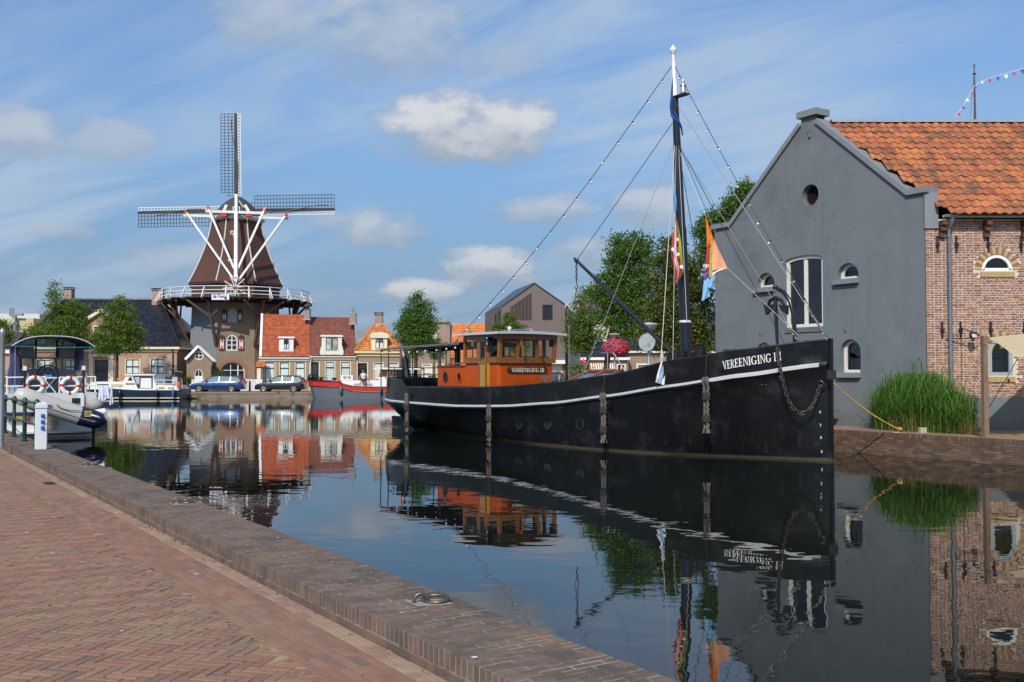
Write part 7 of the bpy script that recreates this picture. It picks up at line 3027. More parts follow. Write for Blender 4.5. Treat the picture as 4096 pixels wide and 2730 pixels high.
# modern house with brown cladding --------------------------------
mh=thing('modern_house','modern brown ribbed metal house with slatted gable opening','house',D(2100,1560,90))
CLAD=M('brown_cladding',(.155,.115,.105),.6,kind='stripe',cb=(.115,.085,.078),freq=4.2,duty=.8,var=.06)
Fm=Fr((0,86.0,0),(1,.0,0),(0,-1,0))
cl_,cr2,cap_=Fm.px(*zD(1135,287)),Fm.px(*zD(1703,272)),Fm.px(*zD(1428,82))
sl_win=[Fm.px(*zD(x,y))for x,y in((1215,345),(1290,408),(1405,408),(1405,160),(1215,292))]
ww_=Fm.rect(*zD(1500,268),*zD(1592,408))
gar=Fm.rect(*zD(1580,800),*zD(1682,960))
gar=(gar[0],GZ+.02,gar[2],gar[3])
facade(mh,Fm,[(cl_[0],GZ),(cr2[0],GZ),cr2,cap_,cl_],[sl_win,rc(*ww_),rc(*gar)],CLAD,.35)
depm=7.5
lp=D(*zD(985,355),86.0+depm)
lb_=D(*zD(985,500),86.0+depm)
Lx=Fm.p(cl_[0],0,0).x
mb=MB()
pA,pB=Vector((Lx,86.0,GZ)),Vector((lp.x,86+depm,GZ))
mb.add([pA,pB,Vector((pB.x,pB.y,lp.z)),Vector((Lx,86.0,cl_[1]))],[(0,1,2,3)])
mb.add([Vector((cr2[0],86.0,GZ)),Vector((cr2[0],86+depm,GZ)),Vector((cr2[0],86+depm,cr2[1])),Vector((cr2[0],86.0,cr2[1]))],[(0,1,2,3)])
mb.build('side_wall',CLAD,mh,world=True)
mb=MB()
A_=Fm.p(cap_[0],cap_[1],.08)
B_=A_+Vector((lp.x-Lx,depm,lp.z-cl_[1]if 0 else 0))
Lc=Fm.p(cl_[0],cl_[1],.08)
Lb=Vector((lp.x,86+depm,lp.z))
Rc_=Fm.p(cr2[0],cr2[1],.08)
Rb=Rc_+Vector((lp.x-Lx,depm,0))
mb.add([Lc,A_,B_,Lb,Lc+ZU*.12,A_+ZU*.12,B_+ZU*.12,Lb+ZU*.12],[(0,1,2,3),(7,6,5,4),(0,4,5,1),(3,7,4,0),(1,5,6,2),(2,6,7,3)])
mb.add([A_,Rc_,Rb,B_,A_+ZU*.12,Rc_+ZU*.12,Rb+ZU*.12,B_+ZU*.12],[(0,1,2,3),(7,6,5,4),(0,4,5,1),(3,7,4,0),(1,5,6,2),(2,6,7,3)])
mb.build('roof',M('dark_metal_roof',(.035,.038,.045),.35,.2,kind='stripe',cb=(.06,.065,.075),freq=1.5,duty=.93),mh,world=True)
SLT=M('slat_brown',(.11,.075,.065),.6)
mb=MB()
mb.poly([Fm.p(u,z,-.30)for u,z in sl_win])
lv_=mb.build('slatted_opening',M('slat_back',(.02,.02,.024),.3),mh,world=True)
us=[p[0]for p in sl_win]
zlo=lambda u:sl_win[0][1]+(sl_win[1][1]-sl_win[0][1])*min(1,(u-us[0])/(us[1]-us[0]))
zhi=lambda u:sl_win[4][1]+(sl_win[3][1]-sl_win[4][1])*(u-us[4])/(us[3]-us[4])
n=15
for i in range(n):
 u=us[0]+.1+(us[3]-us[0]-.15)*i/(n-1)
 mb=MB()
 mb.fbox(Fm,u-.032,zlo(u)+.03,u+.032,zhi(u)-.03,-.22,.02)
 mb.build('slat',SLT,lv_,world=True)
window(mh,Fm,rc(*ww_),M('anthracite',(.02,.025,.03),.4),.08,None,d=-.06,glass=WG)
mb=MB()
mb.fbox(Fm,gar[0],gar[1],gar[2],gar[3],-.2,-.12)
gd=mb.build('garage_door',W_IVORY,mh,world=True)
for k in range(6):
 mb=MB()
 z=gar[1]+(gar[3]-gar[1])*k/6
 mb.fbox(Fm,gar[0]+.02,z+.03,gar[2]-.02,z+(gar[3]-gar[1])/6-.03,-.119,-.10)
 mb.build('panel',W_IVORY,gd,world=True)
mb=MB()
r=Fm.rect(*zD(1586,765),*zD(1690,830))
mb.fbox(Fm,r[0]-.4,r[1]+.3,r[2]+.1,r[3],-.05,.6)
mb.build('canopy',W_WHITE,mh,world=True)
for(x0,y0,x1,y1)in((1075,335,1098,440),(1110,318,1132,445)):
 r=Fm.rect(*zD(x0,y0),*zD(x1,y1))
 mb=MB()
 q=0.25 if x0<1100 else .08
 yy=86+depm*(Lx-r[0])/max(.01,Lx-lp.x)
 mb.b2((r[0]-.06,yy-.4,r[1]),(r[2]-.06,yy+.3,r[3]))
 mb.build('side_window',DARKIN,mh,world=True)
# dark grey corrugated house --------------------------------------
gh=thing('grey_metal_house','narrow dark grey ribbed metal house with white roof trim behind the young tree','house',D(2290,1560,88))
Fg=YF(87.2)
gp=[Fg.px(*zE(x,y))for x,y in((80,1330),(330,1330),(330,830),(185,800),(128,716),(88,830))]
gp=[(u,max(GZ,z))for u,z in gp]
DGR=M('dark_grey_ribbed',(.075,.082,.09),.5,kind='stripe',cb=(.05,.055,.06),freq=4.5,duty=.75,var=.06)
mb=MB()
mb.prism([Fg.p(u,z,0)for u,z in gp],(0,6,0))
mb.build('wall',DGR,gh,world=True)
mb=MB()
for i in(5,):
 mb.bar(Fg.p(*gp[4],.1),Fg.p(*gp[5],.1),.12,.3,up=(0,1,0))
mb.bar(Fg.p(*gp[4],.1),Fg.p(*gp[3],.1),.12,.25,up=(0,1,0))
mb.build('roof_trim',M('pale_grey_trim',(.45,.48,.52),.5),gh,world=True)
mb=MB()
r=Fg.rect(*zE(150,712),*zE(235,800))
mb.fbox(Fg,r[0],r[1],r[2],r[3],-3,-.5)
mb.build('dormer_box',M('pale_grey_trim',(.45,.48,.52),.5),gh,world=True)
mb=MB()
r=Fg.rect(*zN(285,420),*zN(650,700))
mb.fbox(Fg,r[0],GZ,r[2],r[3],-.3,.15)
mb.build('brick_plinth',M('dark_brown_brick',(.10,.065,.055),.85,kind='brick',cb=(.075,.05,.04),cm=(.15,.12,.1)),gh,world=True)
gw=thing('cream_house','cream rendered house with dark tiled roof glimpsed behind the big trees','house',D(2400,1560,100))
Fw=YF(101)
r=Fw.rect(*zE(230,805),*zE(520,1330))
mb=MB()
mb.fbox(Fw,r[0],GZ,r[2],r[3],-5,0)
mb.build('wall',M('cream_render',(.62,.57,.47),.8,var=.08),gw,world=True)
mb=MB()
rz=D(*zE(380,690),104).z
mb.add([Fw.p(r[0]-.2,r[3],.3),Fw.p(r[2]+.2,r[3],.3),Vector((r[2]+.2,104,rz)),Vector((r[0]-.2,104,rz)),Vector((r[2]+.2,107,r[3])),Vector((r[0]-.2,107,r[3]))],[(0,1,2,3),(3,2,4,5)])
mb.build('roof',M('dark_brown_tile',(.10,.07,.055),.8),gw,world=True)
mb=MB()
mb.fbox(Fw,r[0]-.2,r[3]-.25,r[2]+.2,r[3]-.01,.02,.35)
mb.build('gutter',W_WHITE,gw,world=True)
# house with striped awning ---------------------------------------
sh_=thing('awning_house','low brick house with white gutter, black roof and red striped awning','house',D(2430,1560,78))
Fs=YF(76.0)
BRS2=M('pink_brown_brick',(.27,.165,.12),.85,kind='brick',cb=(.20,.12,.09),cm=(.36,.30,.24),var=.12,vs=.8)
u0,u1=Fs.px(*zN(655,330))[0],Fs.px(*zN(1640,330))[0]
ztp=Fs.px(*zN(655,325))[1]
dr_=Fs.rect(*zN(1395,395),*zN(1587,760))
wn_=Fs.rect(*zN(835,370),*zN(1345,700))
dr_,wn_=(dr_[0],GZ+.03,dr_[2],dr_[3]),(wn_[0],GZ+.5,wn_[2],wn_[3])
facade(sh_,Fs,rc(u0,GZ,u1,ztp),[rc(*dr_),rc(*wn_)],BRS2,.2)
window(sh_,Fs,rc(*wn_),W_WHITE,.09,None,bars=grid_bars(rc(*wn_),3,1,.1),d=-.08)
zb=dr_[1]+(dr_[3]-dr_[1])*.73
window(sh_,Fs,rc(*dr_),W_CREAM,.10,None,bars=[(dr_[0]+.1,zb,dr_[2]-.1,zb,.12),((dr_[0]+dr_[2])/2,zb,(dr_[0]+dr_[2])/2,dr_[3]-.1,.08)],d=-.06,name='door')
mb=MB()
mb.fbox(Fs,dr_[0]+.1,GZ+.03,dr_[2]-.1,zb-.06,-.12,-.07)
dl=mb.build('door_leaf',M('black_door',(.012,.013,.016),.3),sh_,world=True)
mb=MB()
c=((dr_[0]+dr_[2])/2,zb-.75)
mb.prism([Fs.p(c[0]+.12*math.cos(a),c[1]+.42*math.sin(a),-.068)for a in[2*math.pi*i/14 for i in range(14)]],Fs.n*.01)
mb.build('oval_light',M('frosted_glass',(.25,.33,.33),.2),dl,world=True)
mb=MB()
g0,g1=Fs.px(*zN(655,305))[1],Fs.px(*zN(655,265))[1]
mb.fbox(Fs,u0-.1,g0-.05,u1+.1,g1,0,.3)
mb.build('gutter',W_WHITE,sh_,world=True)
BLKT=M('black_glazed_tile',(.018,.02,.026),.25,ramp=[(.018,.02,.026),(.024,.026,.034),(.015,.017,.022)],var=.2,spec=.6)
rz=D(*zN(1200,-60),79).z
Os,Ss=Fs.p(u0,g1,.3),Vector((0,3.3,rz-g1))
tile_roof(sh_,Os,(1,0,0),Ss,u1-u0,Ss.length,BLKT,.26,.34,.035,limit=150)
mb=MB()
mb.b2((u0+.05,76.3,GZ),(u1-.05,82,g1-.05))
mb.build('rear_block',BRS2,sh_,world=True)
mb=MB()
mb.tube([Fs.p(u1-.0,g0,.3),Fs.p(u1-.1,g0-.3,.12),Fs.p(u1-.1,GZ,.12)],.05,6)
mb.build('downpipe',STEEL,sh_,world=True)
u2=Fs.px(2890,1450)[0]
zt2_=Fs.px(*zN(2000,165))[1]
mb=MB()
mb.b2((u1+.02,76.6,GZ),(u2+6,82,zt2_))
mb.build('wing',BRS2,sh_,world=True)
mb=MB()
mb.b2((u1,76.3,zt2_),(u2+6,82,zt2_+.2))
mb.build('wing_gutter',W_WHITE,sh_,world=True)
for px in(2575,2690,2790):
 fr=YF(76.57)
 c=fr.px(px,1500)[0]
 window(sh_,fr,rc(c-.55,GZ+.9,c+.55,2.9),W_WHITE,.1,None,d=.02)
mb=MB()
mb.add([(u1,76.2,zt2_+.2),(u2+6,76.2,zt2_+.2),(u2+6,79,zt2_+2.2),(u1,79,zt2_+2.2),(u2+6,82,zt2_+.2),(u1,82,zt2_+.2)],[(0,1,2,3),(3,2,4,5)])
mb.build('wing_roof',BLKT,sh_,world=True)
aw2=thing('striped_awning','red and white striped window awning with scalloped edge on the brick house','awning',Fs.p((wn_[0]+wn_[2])/2,wn_[3],0))
AWR,AWW=M('awning_terracotta',(.42,.12,.07),.8),M('awning_cream',(.75,.70,.62),.8)
za0,za1=Fs.px(*zN(900,385))[1],Fs.px(*zN(900,575))[1]
nst=22
for i in range(nst):
 ua,ub_=wn_[0]-.05+(wn_[2]-wn_[0]+.1)*i/nst,wn_[0]-.05+(wn_[2]-wn_[0]+.1)*(i+1)/nst
 mb=MB()
 mb.add([Fs.p(ua,za0,.05),Fs.p(ub_,za0,.05),Fs.p(ub_,za1+.15,1.1),Fs.p(ua,za1+.15,1.1),Fs.p(ub_,za1+.03,1.1),Fs.p((ua+ub_)/2,za1,1.1),Fs.p(ua,za1+.03,1.1)],[(0,1,2,3),(3,2,4,5,6)])
 mb.build('stripe',AWR if i%2==0 else AWW,aw2,world=True,fix=False)
# left house with black roof --------------------------------------
lh=thing('black_roof_house','long brick house with black glazed hipped roof, two chimneys and cream cornice','house',D(500,1560,100))
Fl=YF(97.0)
BRL=M('pink_brick',(.39,.225,.155),.85,kind='brick',cb=(.31,.17,.12),cm=(.55,.47,.37),var=.12,vs=.8)
ur=Fl.px(*zLh(1985,170))[0]
ul=Fl.px(90,1400)[0]
zt_=Fl.px(*zLh(1985,165))[1]
wl_=[Fl.rect(*zLh(755,315),*zLh(1117,870)),Fl.rect(*zLh(1345,310),*zLh(1712,870)),Fl.rect(144,1435,208,1530),Fl.rect(253,1435,310,1530)]
wl_=[(a,max(b,GZ+.6),c,d)for a,b,c,d in wl_]
dd_=Fl.rect(*zLh(35,335),*zLh(372,960))
dd_=(dd_[0],GZ+.1,dd_[2],dd_[3])
facade(lh,Fl,rc(ul,GZ,ur,zt_),[rc(*r)for r in wl_+[dd_]],BRL,.2)
for r in wl_:
 um=(r[0]+r[2])/2
 window(lh,Fl,rc(*r),W_CREAM,.11,W_BLACK,.06,bars=[(um,r[1]+.15,um,r[3]-.15,.06)]+[(r[0]+.15,r[1]+(r[3]-r[1])*q,r[2]-.15,r[1]+(r[3]-r[1])*q,.09)for q in(.33,.64)],back=BLIND,backd=.07)
 mb=MB()
 mb.fbox(Fl,r[0]-.08,r[1]-.14,r[2]+.08,r[1]-.003,0,.12)
 mb.build('window_sill',M('sill_stone',(.3,.28,.25),.8),lh,world=True)
 mb=MB()
 mb.prism([Fl.p(u,z,.004)for u,z in[(r[0]-.02,r[3]+.003),(r[2]+.02,r[3]+.003),(r[2]+.16,r[3]+.42),(r[0]-.16,r[3]+.42)]],Fl.n*.02)
 mb.build('flat_arch',M('arch_brick_pink',(.36,.19,.125),.85,kind='stripe',cb=(.46,.38,.30),freq=14,duty=.82),lh,world=True)
zb=dd_[1]+(dd_[3]-dd_[1])*.62
window(lh,Fl,rc(*dd_),W_CREAM,.06,W_BLACK,.08,bars=[(dd_[0]+.1,zb,dd_[2]-.1,zb,.14)],d=-.1,name='door')
for xa,xb in((dd_[0]-.42,dd_[0]-.03),(dd_[2]+.03,dd_[2]+.5)):
 mb=MB()
 mb.fbox(Fl,xa,GZ,xb,dd_[3]+.1,.005,.14)
 mb.fbox(Fl,xa-.05,dd_[3]+.1,xb+.05,dd_[3]+.22,.005,.2)
 mb.build('pilaster',W_CREAM,lh,world=True)
mb=MB()
mb.fbox(Fl,dd_[0]-.5,dd_[3]+.23,dd_[2]+.58,dd_[3]+.5,.005,.22)
mb.build('door_hood',W_CREAM,lh,world=True)
cz0,cz1,cz2=zt_,Fl.px(*zLh(1985,100))[1],Fl.px(*zLh(1985,50))[1]
mb=MB()
mb.fbox(Fl,ul,cz0-.02,ur+.08,cz1-.1,.0,.14)
mb.fbox(Fl,ul,cz1-.1,ur+.25,cz1,.0,.3)
mb.fbox(Fl,ul,cz1,ur+.4,cz2,.0,.45)
mb.build('cornice',W_CREAM,lh,world=True)
DPL=12.0
mb=MB()
p=Fl.p(ur,GZ,0)
mb.add([p,p+Vector((0,DPL,0)),p+Vector((0,DPL,cz1-GZ)),p+Vector((0,0,cz1-GZ))],[(0,1,2,3)])
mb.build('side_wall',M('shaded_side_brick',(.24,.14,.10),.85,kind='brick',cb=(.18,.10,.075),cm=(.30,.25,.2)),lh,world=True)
mb=MB()
mb.b2((ur+.005,97-.3,cz1),(ur+.42,97+DPL,cz2-.01))
mb.build('side_cornice',W_CREAM,lh,world=True)
mb=MB()
mb.tube([Fl.p(ur-.35,cz1,.35),Fl.p(ur-.35,cz0,.12),Fl.p(ur-.35,GZ,.12)],.06,6)
mb.build('downpipe',DWD,lh,world=True)
rdep=6.0
rz=D(*zM(1000,372),97+rdep).z
O_l=Fl.p(ul-.3,cz2,.45)
S_l=Vector((0,rdep+.45,rz-cz2))
rxr=D(*zM(1195,400),97+rdep).x
Ll=S_l.length
wdl=ur+.42-(ul-.3)
rxl=D(262,1201,97+rdep).x-(ul-.3)
cl2=lambda u,s:rxl*s/Ll+.05<u<wdl-(ur+.42-rxr)*s/Ll-.05
tile_roof(lh,O_l,(1,0,0),S_l,wdl,Ll,BLKT,.27,.36,.04,cl2,poly=[(0,0),(wdl,0),(rxr-(ul-.3),Ll),(rxl,Ll)])
mb=MB()
RC=O_l+Vector((wdl,0,0))
RP=Vector((rxr,97+rdep,rz))
LP=Vector((ul-.3+rxl,97+rdep,rz))
mb.add([RC,RC+Vector((0,DPL+.8,0)),RP,RC+Vector((-wdl,DPL+.8,0)),LP,O_l],[(0,1,2),(1,3,4,2),(3,5,4)])
mb.build('hip_slopes',BLKT,lh,world=True)
for a_,b_3 in((RC,RP),(LP,RP),(O_l,LP)):
 mb=MB()
 mb.tube([a_+ZU*.06,b_3+ZU*.06],.13,8)
 mb.build('ridge',BLKT,lh,world=True)
CHB=M('chimney_brick_pink',(.36,.20,.14),.85,kind='brick',cb=(.28,.15,.11),cm=(.45,.38,.3))
for x,y0,y1,yb_ in((1166,400,305,102.6),(510,400,298,103.4)):
 c=D(*zM(x,y0),yb_)
 chimney(lh,(c.x,yb_,c.z-.4),1.0 if x>1000 else .8,.8,.4+D(*zM(x,y1),yb_).z-c.z,CHB,'plate')
Fd=YF(97.3)
ga=[Fd.px(*zM(x,y))for x,y in((600,545),(905,545),(752,450))]
mb=MB()
mb.prism([Fd.p(ga[0][0]+.2,cz2,0),Fd.p(ga[1][0]-.2,cz2,0),Fd.p(ga[1][0]-.2,ga[1][1],0),Fd.p(ga[2][0],ga[2][1]-.1,0),Fd.p(ga[0][0]+.2,ga[0][1],0)],(0,5,0))
gb=mb.build('front_gable',BRL,lh,world=True)
for e in(ga[0],ga[1]):
 mb=MB()
 mb.bar(Fd.p(ga[2][0],ga[2][1]+.05,.2),Fd.p(e[0],e[1],.2),.3,.35,up=(0,1,0))
 mb.build('bargeboard',W_CREAM,gb,world=True)
 mb=MB()
 mb.add([Fd.p(ga[2][0],ga[2][1]+.2,.3),Fd.p(e[0],e[1]+.15,.3),Fd.p(e[0],e[1]+.15,-5),Fd.p(ga[2][0],ga[2][1]+.2,-5)],[(0,1,2,3)])
 mb.build('gable_roof',BLKT,gb,world=True)
rw_=Fd.rect(*zM(690,560),*zM(815,700))
window(lh,YF(97.26),rc(*rw_),W_CREAM,.1,W_BLACK,.05,d=.02,back=BLIND,bars=grid_bars(rc(*rw_),2,2,.06))
r=YF(96.9).rect(*zLh(1740,600),*zLh(1888,795))
ib=thing('information_board','green board with white pictures fixed to the brick wall','sign',Fl.p(r[0],r[1],.1))
fr=YF(96.88)
mb=MB()
mb.fbox(fr,r[0],r[1],r[2],r[3],-.08,0)
mb.build('panel',M('board_green',(.02,.16,.10),.5),ib,world=True)
for(a,b,c,d,m_)in((.1,.72,.3,.95,W_WHITE),(.4,.6,.85,.95,BLIND),(.05,.38,.9,.56,W_WHITE),(.05,.12,.6,.32,M('board_sky',(.35,.55,.75),.6)),(.4,.2,.5,.5,W_WHITE)):
 mb=MB()
 w,h=r[2]-r[0],r[3]-r[1]
 mb.fbox(fr,r[0]+w*a,r[1]+h*b,r[0]+w*c,r[1]+h*d,.002,.008+.002*a)
 mb.build('picture',m_,ib,world=True)
ln=thing('left_neighbour_house','brick house with dark tiled roof and white cornice at the picture edge','house',D(10,1560,98))
Fn=YF(96.0)
a,b=Fn.px(-260,1415)[0],Fn.px(38,1415)[0]
mb=MB()
mb.b2((a,96,GZ),(b,104,Fn.px(20,1415)[1]))
mb.build('wall',BRL,ln,world=True)
mb=MB()
mb.b2((a,95.7,Fn.px(20,1415)[1]),(b+.2,96.5,Fn.px(20,1397)[1]))
mb.build('cornice',W_CREAM,ln,world=True)
mb=MB()
zc_2,zc_3=Fn.px(20,1397)[1],D(20,1330,100).z
mb.add([(a,95.6,zc_2),(b+.3,95.6,zc_2),(b-.5,100,zc_3),(a,100,zc_3),(b+.3,104,zc_2),(a,104,zc_2)],[(0,1,2,3),(1,4,2),(3,2,4,5)])
mb.build('roof',M('dark_slate_tile',(.06,.05,.048),.7),ln,world=True)
sm=thing('small_red_roof_house','little house with red tiled valley roofs between the trees','house',D(70,1500,125))
Fq=YF(125)
for i,(xa,xb,xc,y0,y1)in enumerate(((30,75,52,1368,1330),(68,110,100,1368,1338))):
 mb=MB()
 pts=[Fq.px(xa,y0),Fq.px(xb,y0),Fq.px(xc,y1)]
 mb.prism([Fq.p(u,z,i*.4)for u,z in pts],(0,6,0))
 mb.build('roof',TRED,sm,world=True)
mb=MB()
r=Fq.rect(30,1368,112,1500)
mb.b2((r[0],125,GZ),(r[2],131,r[3]-.01))
mb.build('wall',BRL,sm,world=True)
ind=thing('industrial_block','tall pale yellow industrial block with railings on its flat roof','building',D(40,1560,260))
Fi=YF(260.0)
IY=M('pale_yellow_panel',(.47,.44,.24),.8,var=.05,vs=.2)
for(x0,y0,x1,nm,mt,d0)in((-260,486,84,'upper_wall',IY,12),(-260,445,78,'roof_unit',M('roof_unit_grey',(.50,.52,.52),.7),16),(84,488,198,'side_wing',IY,20)):
 a,b=Fi.px(*zM(x0,y0)),Fi.px(*zM(x1,y0))
 mb=MB()
 mb.b2((a[0],260+d0,GZ),(b[0],300,a[1]))
 mb.build(nm,mt,ind,world=True)
IG=M('industrial_grey',(.22,.25,.30),.7)
for(x0,y0,x1,y1)in((62,540,130,552),(62,600,130,610),(108,490,118,620),(68,553,84,580),(112,470,170,486)):
 r=YF(271).rect(*zM(x0,y0),*zM(x1,y1))
 mb=MB()
 mb.b2((r[0],270.5,r[1]),(r[2],271.5,r[3]))
 mb.build('balcony',IG,ind,world=True)
for x in(75,95):
 a,b=YF(275).px(*zM(x,490)),YF(275).px(*zM(x,432))
 mb=MB()
 mb.tube([(a[0],275,a[1]),(a[0],275,b[1])],.3,6)
 mb.build('mast',IG,ind,world=True)
# ================================================================ other boats
def boat_hull(mb,L,B,bow,H,z0=-.3,flare=.12,stern=.9,n=14,fine=1.8,transom_rake=0.0,sheer=.0):
 """open-topped displacement hull along +x (bow); returns top edges per side"""
 rings={1:[],-1:[]}
 for i in range(n+1):
  q=i/n
  x=-L/2+L*q
  w=B/2*(1-max(0,(q-.45)/.55)**fine)*(stern+(1-stern)*min(1,q/.3))
  w=max(w,.02)
  top=H+bow*max(0,(q-.3)/.7)**2+sheer*max(0,.25-q)
  for s in(1,-1):
   rings[s].append([Vector((x,s*w*.55,z0)),Vector((x,s*w*.86,z0+.2)),Vector((x,s*w*.97,(top+z0)*.55)),Vector((x+(.15*flare*4 if q>.9 else 0),s*(w+flare*.3),top))])
 for s in(1,-1):
  mb.loft(rings[s],False,False)
 mb.strip([r[0]for r in rings[1]],[r[0]for r in rings[-1]])
 a,b=rings[1][0],rings[-1][0]
 mb.add(list(a)+list(b),[(0,1,5,4),(1,2,6,5),(2,3,7,6)])
 return rings
BLUEH=M('navy_hull',(.016,.032,.062),.25,var=.15,vs=1.5,coat=.3)
WHH=M('boat_white',(.75,.76,.75),.3,var=.05,coat=.2)
# ---- white cruiser moored at the near quay, stern towards us
HD=Vector((-0.546,0.838,0)).normalized()
BX=Vector((.838,.546,0))
tr=G(372,1745,0)
BW_=3.0
cb0=tr-BX*(BW_/2-.05)
cr1=thing('white_cruiser','white motor cruiser with dark canopy, stern railings and life rings near the railing','motor boat',cb0,math.atan2(HD.y,HD.x))
CRM=wmat(cr1)
CRI=CRM.inverted()
def cl_x(px,py,xl):
 """cruiser local (y,z) on the plane x=xl; local y points to port (left of heading)"""
 o=CRI@Vector((0,0,EYE))
 d=CRI.to_3x3()@ray(px,py)
 t=(xl-o.x)/d.x
 q=o+d*t
 return q.y,q.z
def zb5(x,y):
 return(x/3.484,1400+y/3.484)
def zc1(x,y):
 return(x/5.602,1300+y/5.602)
def cq(f,x,y,xl=0.0):
 y_,z_=cl_x(*f(x,y),xl)
 return Vector((xl,y_,z_))
LCR=10.5
zdk_=cq(zb5,900,600)[2]
mb=MB()
rg_={1:[],-1:[]}
for i in range(15):
 q=i/14
 x=LCR*q
 w=BW_/2*(1-max(0,(q-.5)/.5)**2.2)
 w=max(w,.03)
 tp=zdk_+.35*max(0,(q-.4)/.6)**2
 for s in(1,-1):
  rg_[s].append([Vector((x,s*w*.6,-.5)),Vector((x,s*w*.93,0)),Vector((x,s*w*.99,tp*.5)),Vector((x-(.12 if i==0 else 0),s*(w+.05),tp))])
for s in(1,-1):
 mb.loft(rg_[s],False,False)
a,b=rg_[1][0],rg_[-1][0]
mb.add(list(a)+list(b),[(0,1,5,4),(1,2,6,5),(2,3,7,6)])
mb.strip([r[3]for r in rg_[1]],[r[3]-ZU*.02 for r in rg_[-1]])
chull=mb.build('hull',WHH,cr1,smooth=40)
for z0_,z1_,mt,nm in((.02,.09,M('boot_white',(.7,.7,.7),.4),'boot_top'),(.09,.15,RED,'red_line')):
 mb=MB()
 for s in(1,-1):
  mb.strip([r[1]*1.0+Vector((0,s*.012,z0_))for r in rg_[s]],[r[1]+Vector((0,s*.014,z1_))for r in rg_[s]])
 e=[Vector((-.012,y,z))for y,z in((-BW_/2*.94,z0_),(BW_/2*.94,z0_),(BW_/2*.95,z1_),(-BW_/2*.95,z1_))]
 mb.add(e,[(0,1,2,3)])
 mb.build(nm,mt,chull)
zbd0,zbd1=cq(zb5,300,930)[2],cq(zb5,300,870)[2]
mb=MB()
mb.b2((-.07,-BW_/2+.02,zbd0),(-.03,BW_/2-.02,zbd1))
mb.build('blue_band',M('band_blue',(.02,.045,.12),.4),chull)
npa,npb=cq(zb5,120,985,-.08),cq(zb5,425,940,-.08)
mb=MB()
mb.b2((-.10,npa[1],npa[2]-.04),(-.075,npb[1],npb[2]+.03))
npl=mb.build('name_plate',M('plate_brown',(.16,.05,.03),.5),chull)
nw=abs(npb[1]-npa[1])
p_=CRM@Vector((-.104,max(npa[1],npb[1])-.08,(npa[2]+npb[2])/2-.06))
text_mesh('GRONINGEN',.21,'lettering',M('plate_yellow',(.75,.55,.06),.5),npl,frame_m(p_,BX,ZU,-HD)@Matrix.Diagonal(((nw-.16)/1.32,1,1,1)),.008)
mb=MB()
mb.b2((-.5,-1.35,.16),(-.0,1.35,.22))
mb.build('swim_platform',WHH,cr1)
RLW=M('rail_white',(.80,.80,.78),.35,var=.03)
def tubes(parent,name,pts,r,mat,n=6):
 mb=MB()
 mb.tube(pts,r,n)
 return mb.build(name,mat,parent,smooth=50)
rt,rm_,rb_=cq(zb5,640,378)[2],cq(zb5,640,500)[2],cq(zb5,640,620)[2]
yl_,yg0,yg1,yr_=cq(zb5,100,420)[1],cq(zb5,640,380)[1],cq(zb5,832,380)[1],cq(zb5,1330,400)[1]
rl_=[(yl_,yg0),(yg1,yr_)]
for ya,yb_ in rl_:
 for zz in(rt,rm_):
  tubes(cr1,'stern_rail',[(0,ya,zz-.02),(0,yb_,zz)],.026,RLW)
 for y in(ya,yb_,(ya+yb_)/2):
  tubes(cr1,'rail_stanchion',[(0,y,zdk_-.05),(0,y,rt)],.024,RLW)
for y in(yl_,yr_):
 for zz in(rt,rm_):
  tubes(cr1,'side_rail',[(0,y,zz),(5.5,y*1.0,zz)],.024,RLW)
 for x in(1.8,3.6,5.4):
  tubes(cr1,'rail_stanchion',[(x,y,zdk_),(x,y,rt)],.022,RLW)
c1_,c2a=cq(zb5,600,390,.5),cq(zb5,780,400,.5)
mb=MB()
mb.b2((.3,c1_[1],c1_[2]-.02),(.9,c2a[1],c1_[2]+.02))
mb.bar((.5,c1_[1],c1_[2]),(.5,c2a[1],zdk_),.03)
mb.bar((.5,c2a[1],c1_[2]),(.5,c1_[1],zdk_),.03)
mb.build('folding_table',RLW,cr1)
cab_z=cq(zc1,900,1100,2.6)[2]
CABG=M('cabin_grey',(.20,.23,.26),.4,var=.05)
mb=MB()
yA,yB=cq(zc1,440,1100,2.6)[1],cq(zc1,1720,1100,2.6)[1]
zt1,zt2=cq(zc1,440,1010,2.6)[2],cq(zc1,1100,960,2.6)[2]
mb.prism([(2.6,yA,zdk_-.2),(2.6,yB,zdk_-.2),(2.6,yB,zt1),(2.6,(yA+yB)/2,zt2),(2.6,yA,zt1)],(4.2,0,0))
mb.build('coachroof',CABG,cr1)
mb=MB()
mb.b2((1.0,yA+.0,zdk_-.05),(2.58,yB-.0,zdk_+.02))
mb.build('cockpit_floor',M('cockpit_dark',(.03,.035,.06),.7),cr1)
mb=MB()
zw0,zw1=zt1,cq(zc1,440,740,2.8)[2]
ys=[cq(zc1,x,850,2.8)[1]for x in(440,745,1275,1740)]
for i,y in enumerate(ys):
 mb.bar((2.75,y,zw0-.02),(2.95,y*.96,zw1),.06)
mb.bar((2.95,ys[0],zw1),(2.95,ys[-1],zw1),.06)
ws=mb.build('windscreen',CABG,cr1)
for a,b in zip(ys,ys[1:]):
 mb=MB()
 mb.add([(2.76,a,zw0),(2.76,b,zw0),(2.94,b,zw1),(2.94,a,zw1)],[(0,1,2,3)])
 mb.build('pane',WGL,ws)
NAVYC=M('canopy_navy',(.018,.018,.045),.75,var=.1)
mb=MB()
zedge=cq(zc1,250,480,1.2)[2]
ztopc=cq(zc1,1180,262,1.2)[2]
yC0,yC1=cq(zc1,250,480,1.2)[1],cq(zc1,2110,480,1.2)[1]
rings_=[]
